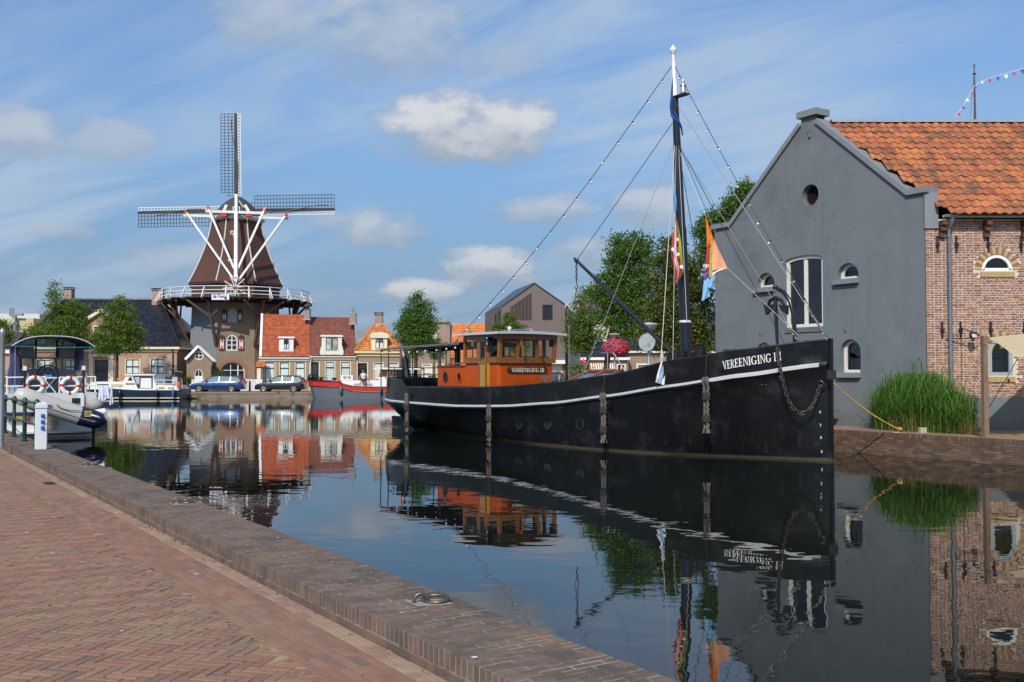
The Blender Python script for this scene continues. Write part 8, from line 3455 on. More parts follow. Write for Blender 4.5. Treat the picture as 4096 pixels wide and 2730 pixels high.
for x,k in((1.0,1.0),(1.6,1.02),(3.2,1.0)):
 rings_.append([Vector((x,yC0+(yC1-yC0)*j/14,zedge+(ztopc-zedge)*k*(1-abs(2*j/14-1)**3.0)))for j in range(15)])
rings2=[[p-ZU*.035 for p in r]for r in rings_]
mb.loft(rings_,False,False)
mb.loft(rings2,False,False)
mb.strip(rings_[0],rings2[0])
mb.strip(rings_[-1],rings2[-1])
cnp=mb.build('canopy',NAVYC,cr1,smooth=50)
tubes(cnp,'canopy_piping',[p+Vector((-.01,0,.01))for p in rings_[0]],.013,RLW)
tubes(cnp,'green_cord',[(1.0,yC0,zedge),(1.0,(yC0+yC1)/2,zedge-.03),(1.0,yC1,zedge)],.012,M('cord_green',(.0,.30,.20),.6))
for y in(yC0*.86,yC1*.92):
 for x in(1.2,2.6):
  tubes(cnp,'canopy_bow',[(x,y,zdk_),(x,y,zedge+.12)],.02,STEEL)
CLR=glass_mat('clear_vinyl',(.80,.82,.84),.06,1.4,.02)
GREYV=M('grey_vinyl',(.42,.42,.43),.5,var=.05)
zv0,zv1=cq(zc1,440,745,2.9)[2],cq(zc1,440,450,2.9)[2]
for(x0,x1,mt)in((450,780,GREYV),(800,1260,CLR),(1310,1690,GREYV)):
 a_,b_=cq(zc1,x0,600,2.9)[1],cq(zc1,x1,600,2.9)[1]
 mb=MB()
 mb.add([(2.96,a_,zv0),(2.96,b_,zv0),(3.1,b_,zv1),(3.1,a_,zv1)],[(0,1,2,3)])
 mb.build('vinyl_window',mt,cnp)
mb=MB()
for x0,x1 in((780,830),(1255,1315),(1690,1810)):
 a_,b_=cq(zc1,x0,600,2.9)[1],cq(zc1,x1,600,2.9)[1]
 mb.b2((2.93,a_,zv0-.04),(2.95,b_,zv1+.2))
mb.build('canopy_strap',NAVYC,cnp)
for x0,x1 in((250,430),(1790,1870)):
 a_,b_=cq(zc1,x0,900,1.6)[1],cq(zc1,x1,900,1.6)[1]
 c_,d_=cq(zc1,x0+(110 if x0<1000 else 30),450,1.6)[1],cq(zc1,x1+10,450,1.6)[1]
 mb=MB()
 zlo_=cq(zc1,300,1350 if x0<1000 else 1000,1.6)[2]
 mb.prism([(1.6,a_,zlo_),(1.6,b_,zlo_),(1.6,d_,zedge+.05),(1.6,c_,zedge+.05)],(1.2,0,0))
 mb.build('side_curtain',M('curtain_purple_blue',(.03,.025,.10),.7,var=.2),cnp)
cw=cq(zc1,1075,1120,1.9)
tubes(cr1,'steering_wheel',[cw+Vector((0,.33*math.cos(a),.33*math.sin(a)))for a in[2*math.pi*i/24 for i in range(25)]],.025,W_BLACK)
mb=MB()
mb.tube([cw+Vector((.06,.2*math.cos(a),.2*math.sin(a)))for a in[2*math.pi*i/20 for i in range(20)]],.02,6,closed=True)
for k in range(6):
 a=math.pi*k/3
 mb.tube([cw+Vector((.06,0,0)),cw+Vector((.06,.26*math.cos(a),.26*math.sin(a)))],.014,5)
mb.build('wooden_wheel',DWD,cr1)
bb=cq(zc1,1075,1155,1.6)
mb=MB()
mb.b2((1.55,bb[1]-.12,bb[2]-.08),(1.7,bb[1]+.12,bb[2]+.06))
tag(mb.build('blue_basket',M('basket_blue',(.03,.22,.62),.5),None),'small bright blue basket beside the cruiser steering wheel','basket')
o=bpy.data.objects['blue_basket']
o.location,o.rotation_euler=cb0,(0,0,math.atan2(HD.y,HD.x))
for(x,y0,y1,c)in((345,280,720,STEEL),(1165,275,620,DWD)):
 a_,b_=cq(zb5,x,y0,-.1),cq(zb5,x,y1,-.1)
 tubes(cr1,'davit_post',[a_,b_],.035,W_BLACK)
 mb=MB()
 mb.b2((a_[0]-.05,a_[1]-.05,a_[2]-.02),(a_[0]+.05,a_[1]+.05,a_[2]+.12))
 mb.build('davit_head',W_WHITE,cr1)
for x,y1 in((390,610),(1210,800)):
 a_,b_=cq(zb5,x,330,-.35),cq(zb5,x,y1,-.6)
 tubes(cr1,'davit_fall',[a_,b_],.012,M('tan_rope',(.5,.38,.18),.8))
for(x,y)in((1130,500),(1110,430)):
 a_=cq(zb5,x,y,.9)
 tubes(cr1,'boat_hook',[a_+Vector((0,.25,-.5)),a_+Vector((0,-.1,.5))],.018,STEEL)
mb=MB()
k0,k1=cq(zb5,85,600),cq(zb5,140,350)
mb.b2((.5,k0[1],k0[2]),(.9,k1[1],k1[2]))
mb.build('wooden_locker',M('locker_wood',(.30,.12,.04),.5,kind='wood'),cr1)
mb=MB()
k0,k1=cq(zb5,1000,745,-.06),cq(zb5,1115,672,-.06)
mb.b2((-.12,k0[1],k0[2]),(-.06,k1[1],k1[2]))
mb.build('exhaust_vent',DARKIN,cr1)
mb=MB()
k0,k1=cq(zb5,1120,790,-.1),cq(zb5,1167,610,-.1)
mb.b2((-.16,k0[1],k0[2]),(-.06,k1[1],k1[2]))
mb.build('stern_locker',WHH,cr1)
fdr=cq(zb5,728,1010,-.1)
mb=MB()
mb.sphere((-.2,fdr[1],fdr[2]),.2,12,8,(1,1,1.25))
mb.build('ball_fender',M('fender_cream',(.50,.46,.36),.7),cr1,smooth=60)
LRW=M('ring_white',(.78,.78,.76),.6,var=.04)
for i,(x,y)in enumerate(((482,495),(978,500))):
 c=CRM@cq(zb5,x,y,-.06)
 lr=thing('life_ring',('white life ring with red bands on the stern rail next to the purple curtain','white life ring with red bands on the stern rail next to the washing')[i],'life ring',c,math.atan2(HD.y,HD.x),'life rings on the cruiser rail')
 rr2=.255
 mb=MB()
 mb.tube([(0,rr2*math.cos(a),rr2*math.sin(a))for a in[2*math.pi*k/32 for k in range(32)]],.066,10,closed=True)
 mb.build('ring',LRW,lr,smooth=60)
 for k in range(4):
  a0=k*math.pi/2+.06
  mb=MB()
  mb.tube([(0,rr2*math.cos(a0+d),rr2*math.sin(a0+d))for d in(-.16,-.08,0,.08,.16)],.070,10)
  mb.build('band',RED,lr,smooth=60)
 mb=MB()
 mb.tube([(0,.33*math.cos(a),.33*math.sin(a))for a in[2*math.pi*k/24 for k in range(24)]],.008,4,closed=True)
 mb.build('grab_line',RED,lr)
dg=thing('inflatable_dinghy','grey and navy inflatable dinghy slung across the cruiser stern','dinghy',CRM@cq(zb5,800,850,-.9),math.atan2(HD.y,HD.x))
od=cq(zb5,800,850,-.9)
PVC=M('dinghy_grey',(.48,.46,.42),.45,var=.06)
PVN=M('dinghy_navy',(.018,.022,.07),.45,var=.05)
pth=[(215,590),(300,640),(500,720),(800,820),(1100,915),(1300,968),(1400,990)]
rad=[.14,.29,.31,.31,.31,.30,.24]
def dpt(x,y,xl):
 return cq(zb5,x,y,xl)-od
for xl,nm in((-.95,'near_tube'),(-1.75,'far_tube')):
 sh=0 if xl>-1 else-25
 xl_=-1.35+(.40 if xl>-1 else-.40)
 xl_=-1.55 if xl>-1 else-.75
 P_=[dpt(x,y,-1.5 if nm=='near_tube' else-.7)for x,y in pth]
 mb=MB()
 mb.tube(P_[:5],rad[:5],14)
 tb=mb.build(nm,PVC,dg,smooth=60)
 mb=MB()
 mb.tube(P_[4:]+[P_[-1]+(P_[-1]-P_[-2]).normalized()*.18],[.312,.302,.25,.05],14)
 mb.build('bow_cone',PVN,tb,smooth=60)
 if nm=='near_tube':
  for dz_,mt in((-.08,M('rub_strake',(.22,.22,.24),.6)),):
   mb=MB()
   mb.tube([p+Vector((-.275,0,dz_))for p in P_[1:6]],.03,6)
   mb.build('rubbing_strake',mt,tb,smooth=60)
  for(x,y)in((650,750),(1330,925)):
   h_=dpt(x,y,-1.83)
   mb=MB()
   mb.tube([h_+Vector((0,.12,.04)),h_+Vector((-.04,.06,.02)),h_+Vector((-.04,-.06,-.02)),h_+Vector((0,-.12,-.05))],.028,6)
   mb.build('grab_handle',LRW,tb,smooth=60)
  mb=MB()
  h_=[dpt(x,y,-1.84)for x,y in((790,765),(850,815),(980,850),(1130,852))]
  mb.tube(h_,.012,5)
  mb.build('grab_line',W_BLACK,tb)
  lg=dpt(1228,892,-1.835)
  mb=MB()
  YLW=M('logo_yellow',(.6,.45,.04),.5)
  tl_=(P_[5]-P_[4]).normalized()
  for du_,dv_,w_,h2 in((0,.075,.2,.03),(0,-.075,.2,.03),(-.085,0,.03,.15),(.085,0,.03,.15),(-.03,0,.02,.1),(.03,0,.02,.1)):
   mb.box(lg+tl_*du_+ZU*dv_,(.01,w_,h2))
  mb.build('square_emblem',YLW,tb)
mb=MB()
Pm=[dpt(x,y,-1.1)-ZU*.05 for x,y in pth[:6]]
mb.strip([p+Vector((-.35,0,-.1))for p in Pm],[p+Vector((.35,0,-.1))for p in Pm])
mb.build('floor',M('dinghy_floor',(.30,.30,.28),.7),dg)
mb=MB()
a_,b_=dpt(640,690,-1.25),dpt(1350,860,-1.25)
mb.tube([a_,b_],.03,6)
mb.tube([b_+Vector((.1,.1,0)),b_+Vector((.1,-.25,-.02))],[.05,.12],8)
tag(mb.build('oar',W_WHITE,dg,smooth=50))
om=thing('outboard_motor','outboard motor under a grey cover at the dinghy bow end','outboard motor',CRM@cq(zb5,1330,770,-.5),math.atan2(HD.y,HD.x))
mb=MB()
mb.sphere((0,0,0),.26,12,8,(.8,1,.8))
mb.build('cover',M('cover_grey',(.33,.31,.29),.8,var=.25,vs=9),om,smooth=50)
mb=MB()
mb.box((-.02,.05,-.35),(.12,.14,.5))
mb.tube([(-.02,.05,-.6),(-.02,.05,-1.25)],[.06,.05],8)
mb.sphere((-.02,.1,-1.25),.09,8,6,(.7,1.8,.7))
mb.build('lower_unit',W_BLACK,om,smooth=50)
mb=MB()
for k in range(3):
 a=2*math.pi*k/3
 mb.add([Vector((-.02+.02,.25,-1.25)),Vector((-.02+.13*math.cos(a-.4),.27,-1.25+.13*math.sin(a-.4))),Vector((-.02+.13*math.cos(a+.4),.23,-1.25+.13*math.sin(a+.4)))],[(0,1,2)])
mb.build('propeller',STEEL,om)
for i,(x0,x1,y0,y1,lb)in enumerate(((1375,1435,505,740,'patterned pale blue shirt on the stern washing line'),(1455,1520,500,700,'pale blouse on the stern washing line'),(1535,1570,505,775,'long narrow pale towel on the stern washing line'),(1430,1462,510,660,'small pale cloth on the stern washing line'))):
 Yl=(CRM@Vector((-.2,-1.6,0))).y
 a,b,c,d=zb5(x0,y0),zb5(x0-8,y1),zb5(x1,y0),zb5(x1+4,y1-20)
 drape('washing',lb,[a,b],[c,d],[M('washing_pale',(.60,.64,.76),.85,var=.25,vs=16)],Yl,amp=.05,cat='laundry',n=5,parts=8)
mb=MB()
Yl=(CRM@Vector((-.2,-1.6,0))).y
mb.tube([CRM@Vector((0,yr_,rm_)),D(*zb5(1575,505),Yl)],.012,5)
tag(mb.build('drying_rail',RLW),'thin white rail carrying the washing off the cruiser stern','rail')
# ---- blue and white yacht along the far quay
yz=zLh
Yy=83.0
Fy=YF(Yy)
def yp(x,y):
 return Fy.px(*yz(x,y))
xs,xb=yp(2035,1290)[0],yp(-350,1290)[0]
LY=xs-xb
cy0=Vector(((xs+xb)/2,Yy+1.6,0))
yt=thing('blue_yacht','long motor yacht with navy hull, white cabin and orange boom by the far quay','motor boat',cy0,math.pi)
def yl(x,y,dy=0.0):
 """yacht local coordinates: bow is +x (to the left in the picture), y towards the camera is +"""
 u,z=yp(x,y)
 return(cy0.x-u,z)
zd_=yl(1000,1050)[1]
mb=MB()
boat_hull(mb,LY,3.3,.5,zd_,stern=.92,fine=2.2)
yh=mb.build('hull',BLUEH,yt,smooth=40)
for z,mt,nm,r in((zd_-.04,WHH,'rubbing_rail',.045),(.12,W_CREAM,'waterline_stripe',.04)):
 mb=MB()
 for s in(1,-1):
  pts=[]
  for i in range(15):
   q=i/14
   w=1.65*(1-max(0,(q-.45)/.55)**2.2)*(.92+.08*min(1,q/.3))
   k=1.0 if z>.5 else .955
   pts.append((-LY/2+LY*q,s*(max(.03,w)*k+.03),z+(.5*max(0,(q-.3)/.7)**2 if z>.5 else 0)))
  mb.tube(pts,r,6)
 mb.build(nm,mt,yh)
mb=MB()
x0=yl(1980,900)[0]
def side_poly(pix,d,name,mat,thick=None,parent=yt):
 mb=MB()
 pts=[(yl(x,y)[0],yl(x,y)[1])for x,y in pix]
 mb.prism([(a,d,b)for a,b in pts],(0,-2*d if thick is None else-thick,0))
 return mb.build(name,mat,parent)
side_poly([(-200,1050),(-100,900),(100,868),(680,868),(780,720),(1410,720),(1450,940),(1950,960),(1985,1050)],1.35,'superstructure',WHH)
side_poly([(740,690),(1445,690),(1450,722),(760,725)],1.45,'cabin_roof',WHH)
NVW=M('canvas_navy',(.03,.025,.07),.7,var=.1)
side_poly([(918,735),(1395,735),(1390,1030),(1040,1030)],1.36,'canvas_side',NVW,.02)
WND=M('smoked_window',(.05,.055,.06),.1,var=0)
for pix,mt in(([(965,760),(1085,760),(1080,925),(1020,925)],GREYV),([(1115,785),(1360,785),(1365,1020),(1100,1020)],CURTAIN),([(800,840),(850,760),(890,760),(920,840)],WND),([(400,925),(690,925),(690,985),(420,985)],M('yacht_curtain',(.55,.47,.25),.7)),([(80,925),(345,925),(345,975),(90,975)],WND),([(1530,995),(1665,995),(1665,1035),(1535,1035)],M('amber_window',(.55,.33,.08),.4)),([(1750,1000),(1890,1000),(1890,1040),(1755,1040)],M('amber_window',(.55,.33,.08),.4)),([(750,918),(770,905),(960,905),(985,920),(960,935),(770,935)],M('plate_wood',(.25,.10,.03),.5))):
 side_poly(pix,1.385,'window',mt,.02)
mb=MB()
for zz in(830,920):
 a,b=yl(1450,zz),yl(1970,zz)
 mb.tube([(a[0],1.4,a[1]),(b[0],1.4,b[1])],.025,6)
for x in(1470,1660,1890,1960):
 a,b=yl(x,825),yl(x,955)
 mb.tube([(a[0],1.4,a[1]),(b[0],1.4,b[1])],.022,6)
mb.build('aft_rail',RLW,yt)
a,b=yl(455,820),yl(735,680)
mb=MB()
mb.tube([(a[0],.5,a[1]),(b[0],.5,b[1])],.07,8)
mb.build('mast_boom',M('boom_orange',(.55,.22,.05),.5),yt)
mb=MB()
a,b=yl(1820,930),yl(1950,755)
mb.b2((a[0],.6,a[1]),(b[0],1.1,b[1]))
mb.build('deck_locker',M('locker_grey',(.35,.36,.38),.6),yt)
for x,y0,y1,mt,lb in((640,1085,1250,W_BLACK,'black fender hanging on the navy yacht near its bow'),(1512,1060,1230,W_BLACK,'black fender hanging on the navy yacht below the aft deck'),(1897,1065,1225,M('fender_blue',(.03,.09,.25),.5),'blue fender hanging at the stern corner of the navy yacht')):
 c=D(*yz(x,(y0+y1)/2),Yy-.2)
 h=(y1-y0)/5.88/48
 t=thing('boat_fender',lb,'fender',c)
 mb=MB()
 mb.lathe([(.03,-h/2-.05),(.10,-h/2+.05),(.125,-h/4),(.125,h/4),(.10,h/2-.05),(.03,h/2+.05)],10)
 mb.build('body',mt,t,smooth=50)
 mb=MB()
 mb.tube([(0,0,h/2),(0,.1,h/2+.5)],.012,4)
 mb.build('lanyard',W_BLACK,t)
mb=MB()
c=D(*yz(2000,980),Yy+.4)
mb.tube([c+Vector((.0,0,-.3)),c+Vector((.12,0,.35))],[.16,.14],8)
tag(mb.build('orange_lifebuoy',M('lifebuoy_orange',(.75,.16,.03),.5),None,smooth=40),'orange horseshoe buoy on the stern of the navy yacht','buoy')
a,b=yz(2050,930),yz(2095,780)
drape('ensign','small red white blue flag on a slanting staff at the yacht stern',[yz(2100,780),yz(2098,880),yz(2105,1020)],[yz(2108,800),yz(2118,900),yz(2124,1000)],[FLR,FLW,FLB],Yy+.3,n=3,parts=6)
mb=MB()
mb.tube([D(*yz(2030,970),Yy+.3),D(*yz(2098,770),Yy+.3)],.025,6)
mb.build('staff',M('staff_wood',(.4,.25,.1),.6),bpy.data.objects['ensign'],world=True)
mb=MB()
c=D(*yz(2015,1225),Yy+.6)
mb.box(c,(.28,.3,.55))
mb.tube([c+Vector((0,0,-.2)),c+Vector((0,0,-.7))],.08,8)
tag(mb.build('blue_outboard',M('outboard_blue',(.02,.16,.32),.4),None),'blue covered outboard behind the stern of the navy yacht','outboard motor')
c=D(*zB(497,1308),86.2)
rbt=thing('rowing_boat','small open rowing boat with green gunwale under the far quay','rowing boat',(c.x,c.y,0),0)
mb=MB()
Lr=(638-357)/2.941/46.4
boat_hull(mb,Lr,1.1,.06,.30,z0=-.1,stern=.7)
hh=mb.build('hull',M('rowboat_tan',(.40,.30,.19),.6,var=.1),rbt,smooth=40)
mb=MB()
for s in(1,-1):
 mb.tube([(-Lr/2+Lr*i/10,s*max(.03,.57*(1-max(0,(i/10-.45)/.55)**1.8)*(.7+.3*min(1,i/3))),.31+.06*max(0,(i/10-.3)/.7)**2)for i in range(11)],.05,6)
mb.tube([(-Lr/2,-.4,.31),(-Lr/2,.4,.31)],.05,6)
mb.build('gunwale',M('rowboat_green',(.07,.20,.10),.5),hh)
mb=MB()
mb.b2((-.1,-.5,.2),(.15,.5,.24))
mb.build('thwart',M('rowboat_tan',(.4,.3,.19),.6),rbt)
# ---- red barge
Yb=85.6
Fb=YF(Yb)
def bp(x,y):
 return Fb.px(*zC(x,y))
bx0,bx1=bp(640,1297)[0],bp(2250,1297)[0]
LB_=bx1-bx0
cbx=Vector(((bx0+bx1)/2,Yb+1.7,0))
bg=thing('red_barge','old barge with red topsides, grey lower hull and white deck side at the far quay','barge',cbx,math.pi)
def bl_(x,y):
 u,z=bp(x,y)
 return(cbx.x-u,z)
GREYH=M('barge_grey',(.10,.115,.14),.5,var=.12)
REDH=M('barge_red',(.50,.02,.018),.35,var=.08)
top=[(625,1085),(720,1098),(900,1105),(1050,1112),(1100,1140),(1200,1162),(1400,1172),(1600,1172),(1900,1172),(2250,1150)]
mid=[(650,1158),(720,1165),(900,1172),(1050,1178),(1100,1195),(1200,1222),(1400,1232),(1600,1235),(1900,1235),(2250,1225)]
bot=[(715,1300)]*1+[(760,1298),(900,1298),(1050,1298),(1100,1298),(1200,1298),(1400,1298),(1600,1298),(1900,1298),(2250,1298)]
wd=[.06,.95,1.55,1.68,1.7,1.7,1.7,1.7,1.65,1.0]
for nm,A_,B_,mt in(('topside',mid,top,REDH),('lower_hull',bot,mid,GREYH)):
 mb=MB()
 for s in(1,-1):
  ra,rb=[],[]
  for(xa,ya),(xb_,yb_),w in zip(A_,B_,wd):
   pa,pb=bl_(xa,ya),bl_(xb_,yb_)
   za_=-.4 if nm=='lower_hull' else pa[1]
   ra.append(Vector((pa[0],s*w*(.97 if nm=='lower_hull' else 1.0),za_)))
   rb.append(Vector((pb[0],s*w,pb[1])))
  mb.strip(ra,rb)
 mb.build(nm,mt,bg,smooth=30)
mb=MB()
mb.strip([Vector((bl_(*p)[0],w*.98,bl_(*p)[1]-.05))for p,w in zip(top,wd)],[Vector((bl_(*p)[0],-w*.98,bl_(*p)[1]-.05))for p,w in zip(top,wd)])
mb.build('deck',M('barge_deck',(.16,.14,.13),.8),bg)
for A_,r,mt in((top,.05,W_BLACK),(mid,.04,W_BLACK)):
 mb=MB()
 for s in(1,-1):
  mb.tube([Vector((bl_(*p)[0],s*(w+.02),bl_(*p)[1]))for p,w in zip(A_,wd)],r,6)
 mb.build('rubbing_strake',mt,bg)
def bpoly(pix,d,name,mat,thick=None):
 mb=MB()
 mb.prism([(bl_(x,y)[0],d,bl_(x,y)[1])for x,y in pix],(0,-2*d if thick is None else-thick,0))
 return mb.build(name,mat,bg)
bpoly([(1045,1170),(1060,1098),(1480,1095),(1600,1062),(2200,1062),(2200,1170)],1.15,'cabin_trunk',WHH)
bpoly([(1050,1095),(1050,1035),(1190,1035),(1190,1095)],.8,'deck_box',W_IVORY)
for x in(1095,1146):
 mb=MB()
 c=bl_(x,1058)
 mb.lathe([(.15,0),(.16,.03),(.11,.035)],12,(c[0],.80,c[1]),Matrix.Rotation(R(-90),3,'X'))
 mb.build('round_port',STEEL,bg)
for x0,x1 in((1213,1297),(1345,1430)):
 o_=bpoly([(x0,1165),(x0,1140),(x0+10,1132),(x1-10,1132),(x1,1140),(x1,1165)],1.20,'cabin_window',M('pinkish_curtain',(.42,.30,.30),.6),.06)
mb=MB()
a,b=bl_(950,1102),bl_(1480,1095)
mb.tube([(a[0],.9,a[1]),(b[0],.9,b[1])],.05,6)
mb.build('spar',RED,bg)
bpoly([(1455,1095),(1500,1060),(1525,965),(1800,965),(1800,1095)],1.05,'wheelhouse',M('wheelhouse_teak',(.36,.17,.05),.5,kind='wood'))
bpoly([(1440,965),(1445,945),(2000,945),(2000,968)],1.25,'wheelhouse_roof',W_IVORY)
for x0,x1 in((1542,1600),(1640,1668),(1680,1720)):
 bpoly([(x0,1040),(x1,1040),(x1,978),(x0,978)],1.075,'wheelhouse_window',WND,.02)
bpoly([(1500,1058),(1800,1058),(1800,1080),(1480,1080)],1.08,'wheelhouse_skirt',WHH,.03)
p_=wmat(bg)@Vector((bl_(1580,1077)[0],1.19,bl_(1580,1077)[1]-.0))
text_mesh('KIPP',.26,'lettering',W_BLACK,bg,frame_m(p_,Vector((1,0,0)),ZU,Vector((0,-1,0))),.004)
mb=MB()
c=bl_(680,1062)
mb.sphere((c[0],.2,c[1]),.32,12,8)
mb.build('anchor_ball',W_BLACK,bg,smooth=60)
for x,y in((745,1085),(800,1090),(960,1092)):
 mb=MB()
 c=bl_(x,y)
 mb.lathe([(.16,-.15),(.16,.1),(.22,.12),(.22,.18),(.1,.2)],10,(c[0],.4,c[1]))
 mb.build('deck_winch',W_BLACK,bg)
mb=MB()
c=bl_(820,1100)
mb.tube([(c[0]+.4,.6,c[1]),(c[0]+.35,.6,c[1]+.35),(c[0]-.4,.6,c[1]+.25),(c[0]-.5,.6,c[1])],.025,5)
mb.build('bow_rail',W_BLACK,bg)
for x,lb in((1067,'dark fender at the step of the red barge topside'),(1540,'dark fender on the red barge next to the black ship stern')):
 c=D(*zC(x,1215),Yb-.18)
 t=thing('boat_fender',lb,'fender',c)
 mb=MB()
 mb.lathe([(.03,-.35),(.12,-.25),(.14,0),(.13,.25),(.03,.38)],10)
 mb.build('body',GREYH,t,smooth=50)
 mb=MB()
 mb.tube([(0,0,.36),(0,.1,.8)],.015,4)
 mb.build('lanyard',W_BLACK,t)
# ================================================================ trees, lamps, cars and small things
LEAFA=leaf_mat('leaf_linden',(0.045,0.10,0.016),(0.25,0.33,0.05),.38)
LEAFB=leaf_mat('leaf_ash',(0.032,0.095,0.016),(0.17,0.29,0.045),.38)
LEAFC=leaf_mat('leaf_dark_maple',(0.04,0.072,0.016),(0.20,0.22,0.042),.32)
BARK=M('tree_bark',(.055,.042,.032),.95,var=.3,vs=6,bump=.6,bs=20)
def tree(name,label,tpx,Y,blobs,f,mat,n,leaf,seed,trunk_r=.13,base=GZ,group=None,clump=.26,lean=0.0,spread=.75,bark=BARK):
 rg=random.Random(seed)
 bx=D(tpx,1500,Y).x
 t=thing(name,label,'tree',(bx,Y,base),0,group)
 B=[]
 for x,y,rx,ry in blobs:
  c=D(*f(x,y),Y)
  e=D(*f(x+rx,y+ry),Y)
  B.append((c,abs(e.x-c.x),abs(e.z-c.z)))
 vol=[max(.05,b[1]*b[1]*b[2])**.8 for b in B]
 tot=sum(vol)
 mb=MB()
 tips=[]
 zall=[b[0].z for b in B]
 for(c,rx,rz),v in zip(B,vol):
  ncl=max(6,int(n*v/tot/26))
  for k in range(ncl):
   while True:
    u=Vector((rg.uniform(-1,1),rg.uniform(-1,1),rg.uniform(-1,1)))
    if .12<u.length<1:
     break
   q=u.length
   u=u/q*(q**.45)*rg.uniform(.72,1.12)
   cc=c+Vector((u.x*rx,u.y*rx*spread,u.z*rz))
   if rg.random()<.10:
    tips.append(cc)
   br=rg.random()
   cs=clump*rg.uniform(.55,1.35)
   for _ in range(26):
    p=cc+Vector((rg.gauss(0,cs),rg.gauss(0,cs),rg.gauss(0,cs*.62)))
    nn=Vector((rg.gauss(0,.7),rg.gauss(0,.7),rg.uniform(.1,1.2))).normalized()
    a=nn.cross(Vector((rg.uniform(-1,1),rg.uniform(-1,1),.3))).normalized()
    b=nn.cross(a)
    l=leaf*rg.uniform(.65,1.25)
    mb.add([p-a*l*.5,p-b*l*.32,p+a*l*.5-nn*l*.15,p+b*l*.32],[(0,1,2,3)],min(.99,max(.01,(br*.6+rg.random()*.4)**1.4)))
 mb.build('crown',mat,t,world=True,fix=False)['kind']='stuff'
 low=min(b[0].z-b[2]*.3 for b in B)
 cx=sum(b[0].x*v for b,v in zip(B,vol))/tot
 top=max(B,key=lambda b:b[0].z)[0]
 root=Vector((bx,Y,base))
 fork=Vector((bx+(cx-bx)*.35,Y,max(base+1.6,low+.2)))
 mb=MB()
 mb.tube([root,root.lerp(fork,.5)+Vector((lean,0,0)),fork,fork.lerp(top,.45),top],[trunk_r*1.15,trunk_r,trunk_r*.85,trunk_r*.5,trunk_r*.12],8)
 mb.build('trunk',bark,t,smooth=50,world=True)
 for i,tp in enumerate(tips[:26]):
  st=fork.lerp(top,rg.uniform(0,.55))
  mb=MB()
  midp=st.lerp(tp,.55)+Vector((0,0,rg.uniform(-.1,.35)))
  mb.tube([st,midp,tp],[trunk_r*.38,trunk_r*.22,.012],5)
  mb.build('limb',bark,t,smooth=50,world=True)
 return t
GT='street trees on the far bank'
tree('linden_tree','tall leafy street tree in front of the black roof chimney behind the boat canopy',248,93.5,[(400,285,42,55),(400,380,75,70),(430,470,95,80),(560,440,90,60),(510,550,150,70),(320,590,95,55),(430,620,190,60),(250,610,80,45),(600,640,80,50)],zM,LEAFA,15000,.17,1,.17,group=GT)
tree('linden_tree','round leafy street tree growing in front of the cream front door',466,90.5,[(880,385,60,50),(840,450,95,60),(955,470,55,60),(870,540,140,75),(800,620,110,75),(930,610,130,75),(880,690,170,70),(750,690,70,55),(990,700,80,55),(800,745,90,40)],zM,LEAFA,15000,.17,2,.15,group=GT)
tree('linden_tree','small leafy tree at the picture edge below the yellow industrial block',8,93.0,[(25,615,50,50),(0,580,50,60),(40,660,40,35)],zM,LEAFA,3500,.17,3,.12,group=GT)
tree('linden_tree','cone shaped green tree between the hipped house and the ship awning',1660,88.8,[(1978,85,40,45),(1960,170,90,70),(1920,270,120,80),(2060,250,100,90),(1960,380,180,90),(2130,400,80,90),(1860,470,160,75),(2020,500,190,85),(1800,560,120,60),(1960,620,190,80),(2120,680,130,95),(1930,740,130,80),(2200,770,90,70)],zC,LEAFB,17000,.17,4,.17,group=GT)
tree('young_tree','small light green tree between the wheelhouse and the modern brown house',2035,80,[(1180,370,42,40),(1215,400,55,40),(1165,430,45,35),(1300,470,55,35),(1090,478,50,32),(1200,480,110,40),(1200,580,120,70),(1300,640,90,80)],zD,LEAFA,6500,.14,5,.09,clump=.2,group=GT)
tree('young_tree','thin crowned young tree standing before the grey ribbed metal house',2356,60,[(250,680,45,40),(240,760,70,60),(200,850,80,60),(300,840,90,80),(230,960,130,70),(350,960,90,80),(150,980,60,45),(250,1060,120,50),(330,620,70,45)],zE,LEAFA,9000,.12,6,.085,clump=.2,group=GT)
tree('ash_tree','big bright green ash tree behind the derrick boom of the ship',2408,56,[(680,190,70,45),(560,220,80,50),(770,230,60,50),(640,300,170,75),(540,400,110,80),(700,420,140,90),(480,540,120,75),(640,560,180,90),(400,640,110,70),(560,690,190,90),(720,740,130,100),(500,820,150,70),(640,880,160,80),(560,960,90,50)],zE,LEAFB,22000,.15,7,.17,clump=.27,group=GT)
tree('maple_tree','dark bronze green maple tree behind the mast beside the grey warehouse',2700,50,[(930,230,45,45),(960,310,80,60),(900,400,90,80),(1010,460,120,110),(900,560,110,90),(1130,420,80,90),(1230,330,70,70),(1050,640,180,110),(880,720,140,100),(1200,620,110,120),(1000,830,220,110),(1220,850,110,120),(860,930,150,90),(1080,960,190,80),(760,1020,90,60),(1240,150,50,60),(1270,60,50,50),(920,1040,160,45),(1200,1030,110,60)],zE,LEAFC,26000,.15,8,.2,clump=.27,group=GT)
tt=tree('oak_tree','half dead tree with bare snag seen above the grey gable slope',2960,46,[(340,640,45,40),(290,700,70,55),(250,760,70,55),(220,830,80,60),(130,860,60,45),(140,940,90,55),(60,900,50,45),(30,960,60,50),(90,1060,90,70)],z3,LEAFB,9000,.13,9,.14,clump=.2)
a,b=D(*z3(344,720),46),D(*z3(346,552),46)
mb=MB()
mb.tube([a,a.lerp(b,.5),b],[.10,.09,.07],8)
mb.tube([a.lerp(b,.45),D(*z3(310,570),46),D(*z3(280,570),46)],[.03,.018,.008],5)
mb.tube([a.lerp(b,.75),D(*z3(330,540),46)],[.02,.008],5)
